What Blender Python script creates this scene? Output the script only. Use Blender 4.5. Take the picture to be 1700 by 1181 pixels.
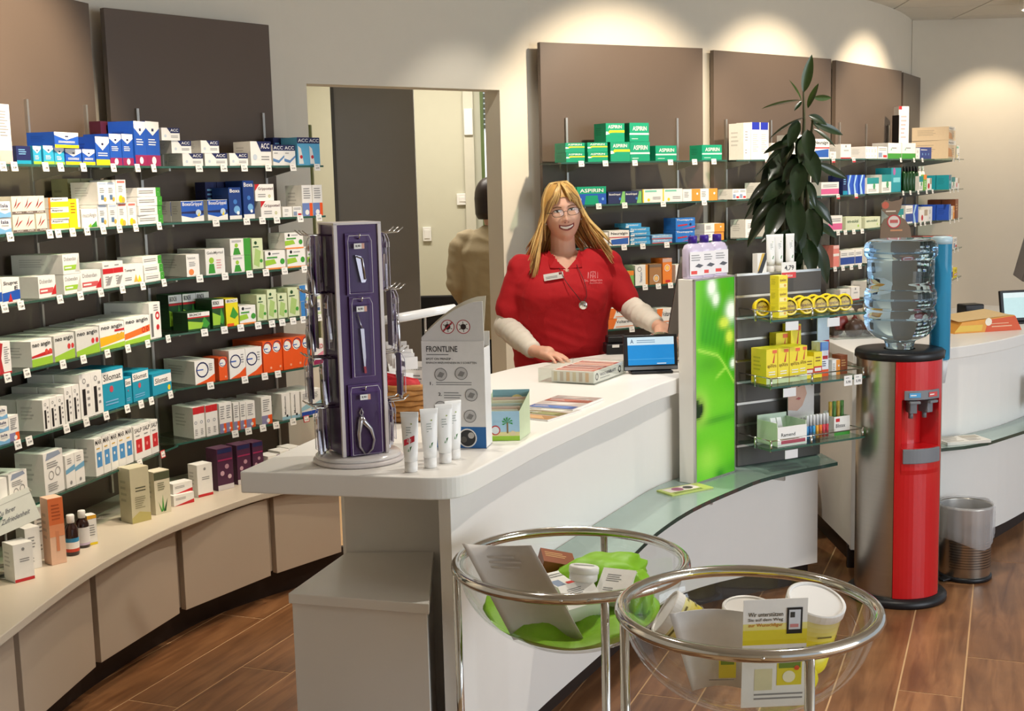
import bpy, bmesh, math, random
from mathutils import Vector, Matrix, Euler
random.seed(7)
for o in list(bpy.data.objects): bpy.data.objects.remove(o)
SC = bpy.context.scene
COL = SC.collection
# ------------------------------------------------------------------ camera, sky, exposure
IW, IH, FPX = 1700.0, 1181.0, 2100.0
PITCH, ROLL, EYE = math.radians(7.7), math.radians(1.46), 1.675
FWD = Vector((0, math.cos(PITCH), -math.sin(PITCH)))
_r0 = Vector((1, 0, 0)); _u0 = _r0.cross(FWD)
RIGHT = math.cos(ROLL)*_r0 - math.sin(ROLL)*_u0
UP = math.sin(ROLL)*_r0 + math.cos(ROLL)*_u0
CAM = Vector((0, 0, EYE))
cd = bpy.data.cameras.new('camera'); cam = bpy.data.objects.new('camera', cd); COL.objects.link(cam)
cd.sensor_width = 36; cd.lens = FPX/IW*36; cd.clip_start = .05; cd.clip_end = 200
cam.matrix_world = Matrix(((RIGHT.x, UP.x, -FWD.x, CAM.x), (RIGHT.y, UP.y, -FWD.y, CAM.y), (RIGHT.z, UP.z, -FWD.z, CAM.z), (0, 0, 0, 1)))
SC.camera = cam
SC.view_settings.view_transform = 'Standard'; SC.view_settings.look = 'None'
SC.view_settings.exposure = -0.1; SC.view_settings.gamma = 1.0; SC.view_settings.use_curve_mapping = False
SC.cycles.use_denoising = True
SC.cycles.use_adaptive_sampling = True; SC.cycles.adaptive_threshold = .045; SC.cycles.max_bounces = 7; SC.cycles.diffuse_bounces = 4; SC.cycles.glossy_bounces = 4; SC.cycles.transparent_max_bounces = 24; SC.cycles.sample_clamp_indirect = 6
W = bpy.data.worlds.new('daylight'); SC.world = W; W.use_nodes = True
bg = W.node_tree.nodes['Background']; bg.inputs[0].default_value = (.86, .93, 1.0, 1); bg.inputs[1].default_value = 0.62

def lamp(name, typ, loc, power, color, target=None, parent=None, **kw):
    l = bpy.data.lights.new(name, typ); l.energy = power; l.color = color
    for k, v in kw.items(): setattr(l, k, v)
    o = bpy.data.objects.new(name, l); COL.objects.link(o); o.location = loc
    if target is not None: o.rotation_euler = (Vector(target)-Vector(loc)).to_track_quat('-Z', 'Y').to_euler()
    if parent: o.parent = parent
    return o
WARM = (1.0, .83, .62); NEUT = (1.0, .93, .82)
# added area light, no window built: assumed shop-front daylight, behind and to the right of where the camera stands
lamp('assumed_daylight_area', 'AREA', (5.2, .6, 1.6), 175, (.84, .92, 1.0), (.4, 4.2, .7), shape='RECTANGLE', size=3.4, size_y=2.3)

# ------------------------------------------------------------------ pixel <-> place
def ray(px, py): return FWD + RIGHT*((px-IW/2)/FPX) - UP*((py-IH/2)/FPX)
def atz(px, py, z):
    d = ray(px, py); t = (z-EYE)/d.z; return CAM + d*t
def aty(px, py, y):
    d = ray(px, py); return CAM + d*(y/d.y)
def proj(p):
    v = Vector(p)-CAM; zc = v.dot(FWD)
    return IW/2+FPX*v.dot(RIGHT)/zc, IH/2-FPX*v.dot(UP)/zc, zc

# ------------------------------------------------------------------ colours and materials
def lin(c): return c/12.92 if c <= .04045 else ((c+.055)/1.055)**2.4
def H(h):
    h = h.lstrip('#'); return tuple(lin(int(h[i:i+2], 16)/255) for i in (0, 2, 4))
MATS = {}
def mat(name, color='#cccccc', rough=.5, metal=0, var=.06, scale=14, bump=0, bscale=200, spec=.5, trans=0, ior=1.45, coat=0, emit=None, estr=0, stretch=None, alpha=1, sss=0):
    if name in MATS: return MATS[name]
    m = bpy.data.materials.new(name); m.use_nodes = True; nt = m.node_tree; N = nt.nodes; Lk = nt.links
    b = N['Principled BSDF']; c = H(color) if isinstance(color, str) else color
    b.inputs['Roughness'].default_value = rough; b.inputs['Metallic'].default_value = metal
    b.inputs['IOR'].default_value = ior; b.inputs['Specular IOR Level'].default_value = spec
    b.inputs['Transmission Weight'].default_value = trans; b.inputs['Coat Weight'].default_value = coat; b.inputs['Alpha'].default_value = alpha
    if sss: b.inputs['Subsurface Weight'].default_value = sss; b.inputs['Subsurface Scale'].default_value = .01
    tc = N.new('ShaderNodeTexCoord'); mp = N.new('ShaderNodeMapping'); Lk.new(tc.outputs['Object'], mp.inputs[0])
    if stretch: mp.inputs['Scale'].default_value = stretch
    nz = N.new('ShaderNodeTexNoise'); nz.inputs['Scale'].default_value = scale; nz.inputs['Detail'].default_value = 5; Lk.new(mp.outputs[0], nz.inputs['Vector'])
    mx = N.new('ShaderNodeMix'); mx.data_type = 'RGBA'
    mx.inputs[6].default_value = tuple(x*(1-var) for x in c)+(1,); mx.inputs[7].default_value = tuple(min(1, x*(1+var)) for x in c)+(1,)
    Lk.new(nz.outputs[0], mx.inputs[0]); Lk.new(mx.outputs[2], b.inputs['Base Color'])
    if bump:
        n2 = N.new('ShaderNodeTexNoise'); n2.inputs['Scale'].default_value = bscale; n2.inputs['Detail'].default_value = 3; Lk.new(mp.outputs[0], n2.inputs['Vector'])
        bp = N.new('ShaderNodeBump'); bp.inputs['Strength'].default_value = bump; bp.inputs['Distance'].default_value = .002
        Lk.new(n2.outputs[0], bp.inputs['Height']); Lk.new(bp.outputs[0], b.inputs['Normal'])
    if emit: b.inputs['Emission Color'].default_value = H(emit)+(1,); b.inputs['Emission Strength'].default_value = estr
    MATS[name] = m; return m
def print_mat(name, rough=.45, emit=0, coat=0):
    """printed card, film or screen: the colour of each printed patch is stored on the mesh"""
    m = bpy.data.materials.new(name); m.use_nodes = True; nt = m.node_tree; N = nt.nodes; Lk = nt.links
    b = N['Principled BSDF']; b.inputs['Roughness'].default_value = rough; b.inputs['Coat Weight'].default_value = coat
    a = N.new('ShaderNodeAttribute'); a.attribute_name = 'Col'
    tc = N.new('ShaderNodeTexCoord'); nz = N.new('ShaderNodeTexNoise'); nz.inputs['Scale'].default_value = 60; Lk.new(tc.outputs['Object'], nz.inputs['Vector'])
    hs = N.new('ShaderNodeHueSaturation'); mr = N.new('ShaderNodeMapRange'); mr.inputs[3].default_value = .96; mr.inputs[4].default_value = 1.04
    Lk.new(nz.outputs[0], mr.inputs[0]); Lk.new(mr.outputs[0], hs.inputs['Value']); Lk.new(a.outputs['Color'], hs.inputs['Color'])
    Lk.new(hs.outputs[0], b.inputs['Base Color'])
    if emit:
        Lk.new(hs.outputs[0], b.inputs['Emission Color']); b.inputs['Emission Strength'].default_value = emit
        hs2 = N.new('ShaderNodeHueSaturation'); hs2.inputs['Value'].default_value = .15; Lk.new(a.outputs['Color'], hs2.inputs['Color']); Lk.new(hs2.outputs[0], b.inputs['Base Color'])
    MATS[name] = m; return m
def thin_glass(name, tint, rough=.02, refl=1.0):
    """a clear sheet: light goes straight through, tinted, with a fresnel gloss"""
    m = bpy.data.materials.new(name); m.use_nodes = True; nt = m.node_tree; N = nt.nodes; Lk = nt.links
    N.remove(N['Principled BSDF']); out = N['Material Output']
    t = N.new('ShaderNodeBsdfTransparent'); t.inputs[0].default_value = H(tint)+(1,)
    g = N.new('ShaderNodeBsdfGlossy'); g.inputs['Roughness'].default_value = rough; g.inputs[0].default_value = (1, 1, 1, 1)
    f = N.new('ShaderNodeLayerWeight'); f.inputs[0].default_value = .5; pw = N.new('ShaderNodeMath'); pw.operation = 'POWER'; pw.inputs[1].default_value = 4; Lk.new(f.outputs['Facing'], pw.inputs[0])
    mu = N.new('ShaderNodeMath'); mu.operation = 'MULTIPLY_ADD'; mu.inputs[1].default_value = .55*refl; mu.inputs[2].default_value = .04*refl; Lk.new(pw.outputs[0], mu.inputs[0])
    mx = N.new('ShaderNodeMixShader'); Lk.new(mu.outputs[0], mx.inputs[0]); Lk.new(t.outputs[0], mx.inputs[1]); Lk.new(g.outputs[0], mx.inputs[2])
    Lk.new(mx.outputs[0], out.inputs[0]); MATS[name] = m; return m
PRINT = print_mat('printed_card'); GLOSSP = print_mat('printed_gloss', .25, 0, .3)
SCREEN = print_mat('lit_screen', .3, .9); LIGHTBOX = print_mat('backlit_film', .3, .95); CLOTH = print_mat('printed_cloth', .85)
WHITE = mat('white_laminate', '#e9e6e0', .38, var=.015); WALLP = mat('cream_wall_paint', '#ddd5c4', .85, var=.02, bump=.15, bscale=300)
TAUPE = mat('taupe_board', '#605247', .42, var=.03, scale=5); KICK = mat('dark_brown_plinth', '#2c211c', .5, var=.08)
CHROME = mat('polished_chrome', '#d9d7d2', .09, 1, var=.02); STEEL = mat('brushed_steel', '#b9b3a8', .28, 1, var=.06, scale=4, stretch=(1, 1, 30))
ALU = mat('satin_aluminium', '#c9c7c2', .35, .9, var=.03)
BLACKP = mat('black_plastic', '#17171a', .4, var=.1); GREYP = mat('grey_plastic', '#767a80', .42, var=.04); WHITEP = mat('white_plastic', '#eceae6', .35, var=.02)
GLASS = thin_glass('shelf_glass', '#dcebe4', .02, .9); GEDGE = mat('glass_edge', '#2f5a4e', .15, var=.1, coat=.5)
CLEAR = thin_glass('clear_acrylic', '#f6f8f6', .03, 1.0); LEDGEG = mat('frosted_green_glass', '#9db3ab', .12, var=.03, alpha=.86, coat=.3)

# ------------------------------------------------------------------ mesh building
class MB:
    def __init__(s): s.v = []; s.f = []; s.c = []; s.sm = []
    def add(s, vs, fs, col=(.8, .8, .8), smooth=False):
        n = len(s.v); s.v += [tuple(v) for v in vs]; s.f += [tuple(i+n for i in f) for f in fs]; s.c += [col]*len(fs); s.sm += [smooth]*len(fs); return s
    def box(s, x0, x1, y0, y1, z0, z1, col=(.8, .8, .8), M=None):
        vs = [Vector(p) for p in ((x0, y0, z0), (x1, y0, z0), (x1, y1, z0), (x0, y1, z0), (x0, y0, z1), (x1, y0, z1), (x1, y1, z1), (x0, y1, z1))]
        if M: vs = [M @ v for v in vs]
        return s.add(vs, [(0, 3, 2, 1), (4, 5, 6, 7), (0, 1, 5, 4), (1, 2, 6, 5), (2, 3, 7, 6), (3, 0, 4, 7)], col)
    def prism(s, pts, z0, z1, col=(.8, .8, .8)):
        n = len(pts); a = sum(pts[i][0]*pts[(i+1) % n][1]-pts[(i+1) % n][0]*pts[i][1] for i in range(n))
        if a < 0: pts = pts[::-1]
        return s.add([(p[0], p[1], z0) for p in pts]+[(p[0], p[1], z1) for p in pts],
                     [tuple(range(n))[::-1], tuple(range(n, 2*n))]+[(i, (i+1) % n, n+(i+1) % n, n+i) for i in range(n)], col)
    def plate(s, pts, y0, y1, col=(.8, .8, .8)):
        """outline in x-z given a thickness along y"""
        n = len(pts); a = sum(pts[i][0]*pts[(i+1) % n][1]-pts[(i+1) % n][0]*pts[i][1] for i in range(n))
        if a < 0: pts = pts[::-1]
        return s.add([(p[0], y0, p[1]) for p in pts]+[(p[0], y1, p[1]) for p in pts],
                     [tuple(range(n)), tuple(range(n, 2*n))[::-1]]+[(i, n+i, n+(i+1) % n, (i+1) % n) for i in range(n)], col)
    def lathe(s, prof, n=24, c=(0, 0, 0), col=(.8, .8, .8), smooth=True, M=None, cap=True):
        vs = []; fs = []
        for r, z in prof:
            for i in range(n):
                a = 2*math.pi*i/n; vs.append(Vector((r*math.cos(a), r*math.sin(a), z)))
        for j in range(len(prof)-1):
            for i in range(n): fs.append((j*n+i, j*n+(i+1) % n, (j+1)*n+(i+1) % n, (j+1)*n+i))
        if cap:
            if prof[0][0] > 1e-5: fs.append(tuple(range(n))[::-1])
            if prof[-1][0] > 1e-5: fs.append(tuple(range((len(prof)-1)*n, len(prof)*n)))
        if M: vs = [M @ v for v in vs]
        return s.add([v+Vector(c) for v in vs], fs, col, smooth)
    def tube(s, pts, r, n=8, col=(.8, .8, .8), closed=False, smooth=True, flat=1.0):
        P = [Vector(p) for p in pts]; m = len(P); R = r if isinstance(r, (list, tuple)) else [r]*m
        vs = []; fs = []; prev = None
        for i in range(m):
            t = (P[(i+1) % m]-P[i-1]) if closed else (P[min(i+1, m-1)]-P[max(i-1, 0)])
            t = t.normalized() if t.length > 1e-9 else Vector((0, 0, 1))
            if prev is None: u = t.orthogonal().normalized()
            else:
                u = prev-t*prev.dot(t); u = u.normalized() if u.length > 1e-6 else t.orthogonal().normalized()
            w = t.cross(u); prev = u
            for k in range(n):
                a = 2*math.pi*k/n; vs.append(P[i]+(u*math.cos(a)+w*math.sin(a)*flat)*R[i])
        for i in range(m if closed else m-1):
            j = (i+1) % m
            for k in range(n): fs.append((i*n+k, i*n+(k+1) % n, j*n+(k+1) % n, j*n+k))
        if not closed: fs += [tuple(range(n))[::-1], tuple(range((m-1)*n, m*n))]
        return s.add(vs, fs, col, smooth)
    def ball(s, c, r, n=14, m=8, col=(.8, .8, .8), M=None):
        c = Vector(c); r = Vector(r) if not isinstance(r, (int, float)) else Vector((r, r, r))
        vs = [Vector((0, 0, 1))]; fs = []
        for j in range(1, m):
            t = math.pi*j/m
            for i in range(n):
                a = 2*math.pi*i/n; vs.append(Vector((math.sin(t)*math.cos(a), math.sin(t)*math.sin(a), math.cos(t))))
        vs.append(Vector((0, 0, -1)))
        for i in range(n):
            fs.append((0, 1+i, 1+(i+1) % n)); L0 = 1+(m-2)*n; fs.append((len(vs)-1, L0+(i+1) % n, L0+i))
            for j in range(m-2): a = 1+j*n; fs.append((a+i, a+n+i, a+n+(i+1) % n, a+(i+1) % n))
        vs = [Vector((v.x*r.x, v.y*r.y, v.z*r.z)) for v in vs]
        if M: vs = [M @ v for v in vs]
        return s.add([v+c for v in vs], fs, col, True)
    def rings(s, rs, n=28, col=(.8, .8, .8), power=2.0):
        """loft of (cx, cy, z, rx, ry) rings"""
        vs = []; fs = []
        for cx, cy, z, rx, ry in rs:
            for i in range(n):
                a = 2*math.pi*i/n; ca, sa = math.cos(a), math.sin(a); e = 2/power
                vs.append((cx+rx*math.copysign(abs(ca)**e, ca), cy+ry*math.copysign(abs(sa)**e, sa), z))
        up = rs[-1][2] > rs[0][2]
        for j in range(len(rs)-1):
            for i in range(n):
                q = (j*n+i, j*n+(i+1) % n, (j+1)*n+(i+1) % n, (j+1)*n+i); fs.append(q if up else q[::-1])
        e0 = tuple(range(n)); e1 = tuple(range((len(rs)-1)*n, len(rs)*n))
        fs += [e0[::-1], e1] if up else [e0, e1[::-1]]
        return s.add(vs, fs, col, True)
    # flat print on a face: origin O, axes U (across) and V (up), N is the outward normal
    def patch(s, fr, pts, col, k=1):
        O, U, V, N = fr; return s.add([O+U*p[0]+V*p[1]+N*(.0004*k) for p in pts], [tuple(range(len(pts)))], col)
    def rect(s, fr, x0, y0, x1, y1, col, k=1): return s.patch(fr, [(x0, y0), (x1, y0), (x1, y1), (x0, y1)], col, k)
    def disc(s, fr, cx, cy, r, col, k=1, n=18, ry=None):
        O, U, V, N = fr; lu, lv = U.length, V.length; ry = ry or r*lu/lv
        return s.patch(fr, [(cx+r*math.cos(2*math.pi*i/n), cy+ry*math.sin(2*math.pi*i/n)) for i in range(n)], col, k)
    def ring(s, fr, cx, cy, r, w, col, k=1, n=20):
        O, U, V, N = fr; q = U.length/V.length
        a = [(math.cos(2*math.pi*i/n), math.sin(2*math.pi*i/n)) for i in range(n)]
        vs = [O+U*(cx+r*x)+V*(cy+r*y*q)+N*(.0004*k) for x, y in a]+[O+U*(cx+(r-w)*x)+V*(cy+(r-w)*y*q)+N*(.0004*k) for x, y in a]
        return s.add(vs, [(i, (i+1) % n, n+(i+1) % n, n+i) for i in range(n)], col)
    def text(s, fr, txt, x0, y0, x1, y1, col, k=2, rot=False, shear=0):
        """lettering fitted into the rectangle x0..x1, y0..y1 of the face"""
        O, U, V, N = fr; vs, fs, w, h = glyphs(txt)
        for_v = []
        for x, y in vs:
            a, b = x/w, y/h
            if rot: a, b = 1-b, a
            for_v.append(O+U*(x0+(x1-x0)*(a+shear*b))+V*(y0+(y1-y0)*b)+N*(.0004*k))
        return s.add(for_v, fs, col)
    def lines(s, fr, x0, y0, x1, y1, n, col, k=1, seed=0):
        """rows of print too small to read"""
        rg = random.Random(seed+n); dy = (y1-y0)/n
        for i in range(n): s.rect(fr, x0, y1-(i+.7)*dy, x0+(x1-x0)*rg.uniform(.6, 1), y1-(i+.3)*dy, col, k)
        return s
    def mesh(s, name):
        me = bpy.data.meshes.new(name); me.from_pydata([tuple(v) for v in s.v], [], s.f)
        at = me.color_attributes.new('Col', 'FLOAT_COLOR', 'CORNER'); buf = []
        for f, c in zip(s.f, s.c): buf += [c[0], c[1], c[2], 1.0]*len(f)
        at.data.foreach_set('color', buf); me.polygons.foreach_set('use_smooth', s.sm); me.update(); return me
    def build(s, name, m, parent=None, bevel=0, loc=None, rz=0, auto=None):
        o = bpy.data.objects.new(name, s.mesh(name)); COL.objects.link(o); o.data.materials.append(m)
        if parent: o.parent = parent
        if loc is not None: o.location = loc
        if rz: o.rotation_euler = (0, 0, rz)
        if bevel:
            bv = o.modifiers.new('bevel', 'BEVEL'); bv.width = bevel; bv.segments = 2; bv.limit_method = 'ANGLE'; bv.angle_limit = .7
        return o
_GL = {}
def glyphs(txt):
    if txt in _GL: return _GL[txt]
    cu = bpy.data.curves.new('lettering', 'FONT'); cu.body = txt; cu.resolution_u = 2; cu.offset = .012
    ob = bpy.data.objects.new('lettering', cu); me = bpy.data.meshes.new_from_object(ob)
    vs = [(v.co.x, v.co.y) for v in me.vertices]; fs = [tuple(p.vertices) for p in me.polygons]
    bpy.data.objects.remove(ob); bpy.data.curves.remove(cu); bpy.data.meshes.remove(me)
    if not vs: vs = [(0, 0), (1, 0), (1, 1)]; fs = []
    mx, my = min(v[0] for v in vs), min(v[1] for v in vs); vs = [(a-mx, b-my) for a, b in vs]
    _GL[txt] = (vs, fs, max(v[0] for v in vs) or 1, max(v[1] for v in vs) or 1); return _GL[txt]
def frame(O, U, V):
    O, U, V = Vector(O), Vector(U), Vector(V); return (O, U, V, U.cross(V).normalized())
def fbox(w, h, y=0, x=None, z=0): return frame((-w/2 if x is None else x, y, z), (w, 0, 0), (0, 0, h))

LABELS = {}
def tag(o, label, cat, group=None, kind=None):
    o['label'] = label; o['category'] = cat
    if group: o['group'] = group
    if kind: o['kind'] = kind
    return o
def thing(name, label, cat, loc=(0, 0, 0), rz=0, group=None):
    o = bpy.data.objects.new(name, None); o.empty_display_size = .05; COL.objects.link(o); o.location = loc; o.rotation_euler = (0, 0, rz)
    return tag(o, label, cat, group)
def struct(o, label=None):
    o['kind'] = 'structure'
    if label: o['label'] = label
    return o
def copy_tree(o, parent=None):
    c = o.copy(); COL.objects.link(c); c.parent = parent
    for ch in [x for x in bpy.data.objects if x.parent == o]: copy_tree(ch, c)
    return c
def smooth_path(pts, step=.06):
    P = [Vector(p) for p in pts]; P = [P[0]*2-P[1]]+P+[P[-1]*2-P[-2]]; out = []
    for i in range(1, len(P)-2):
        n = max(1, int((P[i+1]-P[i]).length/step))
        for k in range(n):
            t = k/n; a, b, c, d = P[i-1], P[i], P[i+1], P[i+2]
            out.append(.5*((2*b)+(-a+c)*t+(2*a-5*b+4*c-d)*t*t+(-a+3*b-3*c+d)*t**3))
    out.append(P[-2]); return out
def offset(path, d):
    """shift a plan path to its right-hand side by d"""
    out = []
    for i, p in enumerate(path):
        t = (path[min(i+1, len(path)-1)]-path[max(i-1, 0)]).normalized(); out.append(Vector((p.x+t.y*d, p.y-t.x*d)))
    return out
def ribbon(mb, path, thick, z0, z1, col=(.8, .8, .8)):
    """a wall following a plan path; thickness goes to the left of it"""
    a = path; b = offset(path, -thick); n = len(a)
    vs = [(p.x, p.y, z) for z in (z0, z1) for p in a]+[(p.x, p.y, z) for z in (z0, z1) for p in b]
    fs = []
    for i in range(n-1):
        fs += [(i, i+1, n+i+1, n+i), (2*n+i+1, 2*n+i, 3*n+i, 3*n+i+1), (n+i, n+i+1, 3*n+i+1, 3*n+i), (i+1, i, 2*n+i, 2*n+i+1)]
    fs += [(0, n, 3*n, 2*n), (n-1, 3*n-1, 4*n-1, 2*n-1)]
    return mb.add(vs, fs, col)
V2 = lambda x, y: Vector((x, y))
# ================================================================== THE ROOM
CEIL = 2.846
# floor: wood-look planks 20 x 120 cm laid at an angle, light joints between
WOOD = bpy.data.materials.new('wood_look_tile'); WOOD.use_nodes = True
nt = WOOD.node_tree; N = nt.nodes; Lk = nt.links; b = N['Principled BSDF']
tc = N.new('ShaderNodeTexCoord'); oi = N.new('ShaderNodeObjectInfo'); ad = N.new('ShaderNodeVectorMath'); ad.operation = 'ADD'
cx = N.new('ShaderNodeCombineXYZ'); mu = N.new('ShaderNodeMath'); mu.operation = 'MULTIPLY'; mu.inputs[1].default_value = 60
Lk.new(oi.outputs['Random'], mu.inputs[0]); Lk.new(mu.outputs[0], cx.inputs[0]); Lk.new(mu.outputs[0], cx.inputs[1])
Lk.new(tc.outputs['Object'], ad.inputs[0]); Lk.new(cx.outputs[0], ad.inputs[1])
mp = N.new('ShaderNodeMapping'); mp.inputs['Scale'].default_value = (1.6, 14, 1); Lk.new(ad.outputs[0], mp.inputs[0])
n1 = N.new('ShaderNodeTexNoise'); n1.inputs['Scale'].default_value = 1.6; n1.inputs['Detail'].default_value = 8; n1.inputs['Distortion'].default_value = .9; Lk.new(mp.outputs[0], n1.inputs['Vector'])
n2 = N.new('ShaderNodeTexNoise'); n2.inputs['Scale'].default_value = 5; n2.inputs['Detail'].default_value = 4; Lk.new(ad.outputs[0], n2.inputs['Vector'])
cr = N.new('ShaderNodeValToRGB'); cr.color_ramp.elements[0].position = .25; cr.color_ramp.elements[0].color = H('#6a4226')+(1,)
cr.color_ramp.elements[1].position = .75; cr.color_ramp.elements[1].color = H('#a2724a')+(1,); Lk.new(n1.outputs[0], cr.inputs[0])
hs = N.new('ShaderNodeHueSaturation'); mr = N.new('ShaderNodeMapRange'); mr.inputs[1].default_value = .3; mr.inputs[2].default_value = .7; mr.inputs[3].default_value = .78; mr.inputs[4].default_value = 1.12
Lk.new(n2.outputs[0], mr.inputs[0]); m2 = N.new('ShaderNodeMapRange'); m2.inputs[3].default_value = .88; m2.inputs[4].default_value = 1.1; Lk.new(oi.outputs['Random'], m2.inputs[0])
mm = N.new('ShaderNodeMath'); mm.operation = 'MULTIPLY'; Lk.new(mr.outputs[0], mm.inputs[0]); Lk.new(m2.outputs[0], mm.inputs[1]); Lk.new(mm.outputs[0], hs.inputs['Value'])
Lk.new(cr.outputs[0], hs.inputs['Color']); Lk.new(hs.outputs[0], b.inputs['Base Color']); b.inputs['Roughness'].default_value = .38
bp = N.new('ShaderNodeBump'); bp.inputs['Strength'].default_value = .12; bp.inputs['Distance'].default_value = .001; Lk.new(n1.outputs[0], bp.inputs['Height']); Lk.new(bp.outputs[0], b.inputs['Normal'])
GROUT = mat('tan_grout', '#cda87e', .9, var=.1)
floor = struct(MB().box(-3.2, 6.0, -1.8, 10.6, -.08, -.0012).build('floor', GROUT), 'wood look tile floor with light joints')
pm = MB(); PL, PW = 1.2, .2; g = .0028
pm.box(g, PL-g, g, PW-g, -.004, 0); pme = pm.mesh('plank'); pme.materials.append(WOOD)
ang = math.radians(68.4); U = V2(math.cos(ang), math.sin(ang)); Nn = V2(math.sin(ang), -math.cos(ang))
n0 = V2(1.173, 3.796).dot(Nn)                     # a joint between two rows
for k in range(-26, 24):
    a = n0+k*PW; ph = 4.594+.372*(k+1)            # end joints step from row to row
    for j in range(-8, 9):
        u = ph+j*PL; c = U*(u+.6)+Nn*(a-.1)
        if not (-1.9 < c.x < 3.7 and 1.9 < c.y < 7.4): continue
        if c.x < -1.2-.0*c.y and c.y > 5.4: continue
        if c.y > 5.9 and c.x < 1.0: continue
        o = bpy.data.objects.new('plank', pme); COL.objects.link(o); o.parent = floor
        p = U*u+Nn*(a); o.location = (p.x, p.y, 0); o.rotation_euler = (0, 0, ang)
# walls: one curved wall with a doorway, a far wall, the room behind the doorway
WPATH_A = smooth_path([V2(-2.3, -1.7), V2(-2.28, 0), V2(-2.25, 1.2), V2(-2.22, 2.6), V2(-2.12, 3.6), V2(-1.9, 4.6), V2(-1.72, 5.1), V2(-1.42, 5.55), V2(-1.12, 5.86), V2(-.925, 6.01)], .12)
WPATH_B = smooth_path([V2(-.03, 6.725), V2(.13, 6.85), V2(.62, 7.12), V2(1.10, 7.41), V2(1.6, 7.82), V2(2.06, 8.27), V2(2.5, 8.82), V2(2.83, 9.33), V2(3.06, 9.78), V2(3.16, 10.02)], .12)
DOORH = 2.165
w = MB(); ribbon(w, WPATH_A, .13, 0, CEIL); ribbon(w, WPATH_B, .13, 0, CEIL)
ribbon(w, [WPATH_A[-1], WPATH_B[0]], .13, DOORH, CEIL)
struct(w.build('wall_left', WALLP), 'curved cream wall with a doorway')
struct(MB().box(3.14, 6.0, 9.96, 10.2, 0, CEIL).build('wall_back', WALLP, rz=0), 'cream far wall')
struct(MB().box(-2.5, 1.6, -1.9, -1.7, 0, CEIL).build('wall_light_block', WALLP), 'unseen cream wall added to block daylight from behind')  # unseen wall, added to keep sky light off the left cabinets
# room behind the doorway
struct(MB().box(-1.75, .7, 8.9, 9.0, 0, 3).build('wall_back_room', mat('back_room_paint', '#cbc8b4', .85, var=.02)), 'cream wall of the room behind the doorway')
struct(MB().box(-1.75, -1.65, 6.2, 8.9, 0, 3).build('wall_side_room', MATS['back_room_paint']), 'side wall of the room behind the doorway')
struct(MB().box(.6, .7, 7.4, 8.9, 0, 3).build('wall_far_room', MATS['back_room_paint']), 'end wall of the room behind the doorway')
struct(MB().box(-2.2, .7, 6.95, 9.0, 3.0, 3.08).build('ceiling_back_room', WHITE), 'ceiling of the room behind the doorway')
gd = thing('sliding_door', 'tall grey sliding door leaf behind the doorway', 'door', (-.79, 7.62, 0))
MB().box(-.245, .245, 0, .04, .01, 2.45).build('door_leaf', mat('grey_door_film', '#7c7a79', .5, var=.03), gd, .002)
MB().box(-.245, -.225, -.004, .044, .01, 2.45).build('edge_strip', mat('grey_edge', '#4d4c4c', .5), gd)
gs = tag(MB().box(-.012, .012, -.01, .03, 0, 1.98).build('green_strip', mat('olive_strip', '#66683a', .6), loc=(-1.0, 6.5, .02)), 'narrow olive green upright strip beside the doorway shelves', 'strip')
win = struct(MB().box(-.012, .012, 0, .05, .9, 2.5).build('window_1', mat('green_frame', '#56663a', .5), loc=(-.165, 8.82, 0)), 'green window frame in the back room')
MB().box(.012, .5, .01, .03, .9, 2.5).build('pane', mat('daylit_pane', '#dfe6ea', .3, emit='#dfe8f0', estr=.9), win)
bl = MB()
for i in range(12): bl.box(.012, .5, -.02, .005, 2.06+i*.035, 2.085+i*.035)
bl.build('blind', mat('dark_blind', '#3f463f', .6), win)
cnd = thing('cable_trunking', 'white upright cable trunking on the back room wall', 'trunking', (-.26, 8.86, 0))
MB().box(-.035, .035, 0, .035, .5, 2.6).build('channel', mat('trunking_cream', '#cfcbbb', .5), cnd, .002)
MB().box(-.03, .03, -.02, 0, 2.02, 2.2).build('sensor', WHITEP, cnd, .004)
def wallbox(name, lab, cat, px, py, w_, h_, knob):
    p = aty(px, py, 8.88); t = thing(name, lab, cat, (p.x, 8.9, p.z))
    MB().box(-w_/2, w_/2, -.022, 0, -h_/2, h_/2).build('housing', WHITEP, t, .004)
    MB().box(-w_/2*.6, w_/2*.6, -.027, -.022, -h_/2*knob, h_/2*knob).build('button', WHITEP, t, .001)
wallbox('light_switch', 'white light switch on the back room wall', 'switch', 709, 389, .06, .1, .6)
wallbox('junction_box', 'white junction box beside the cable trunking', 'box', 769, 331, .09, .08, .4)
wallbox('thermostat', 'small white thermostat high beside the window frame', 'thermostat', 783, 310, .05, .07, .3)
lamp('back_room_fill', 'AREA', (-.4, 7.9, 2.8), 42, NEUT, (-.4, 7.9, 0), shape='RECTANGLE', size=1.2, size_y=.3)  # unseen fill lamp added to brighten the room behind the doorway
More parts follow.
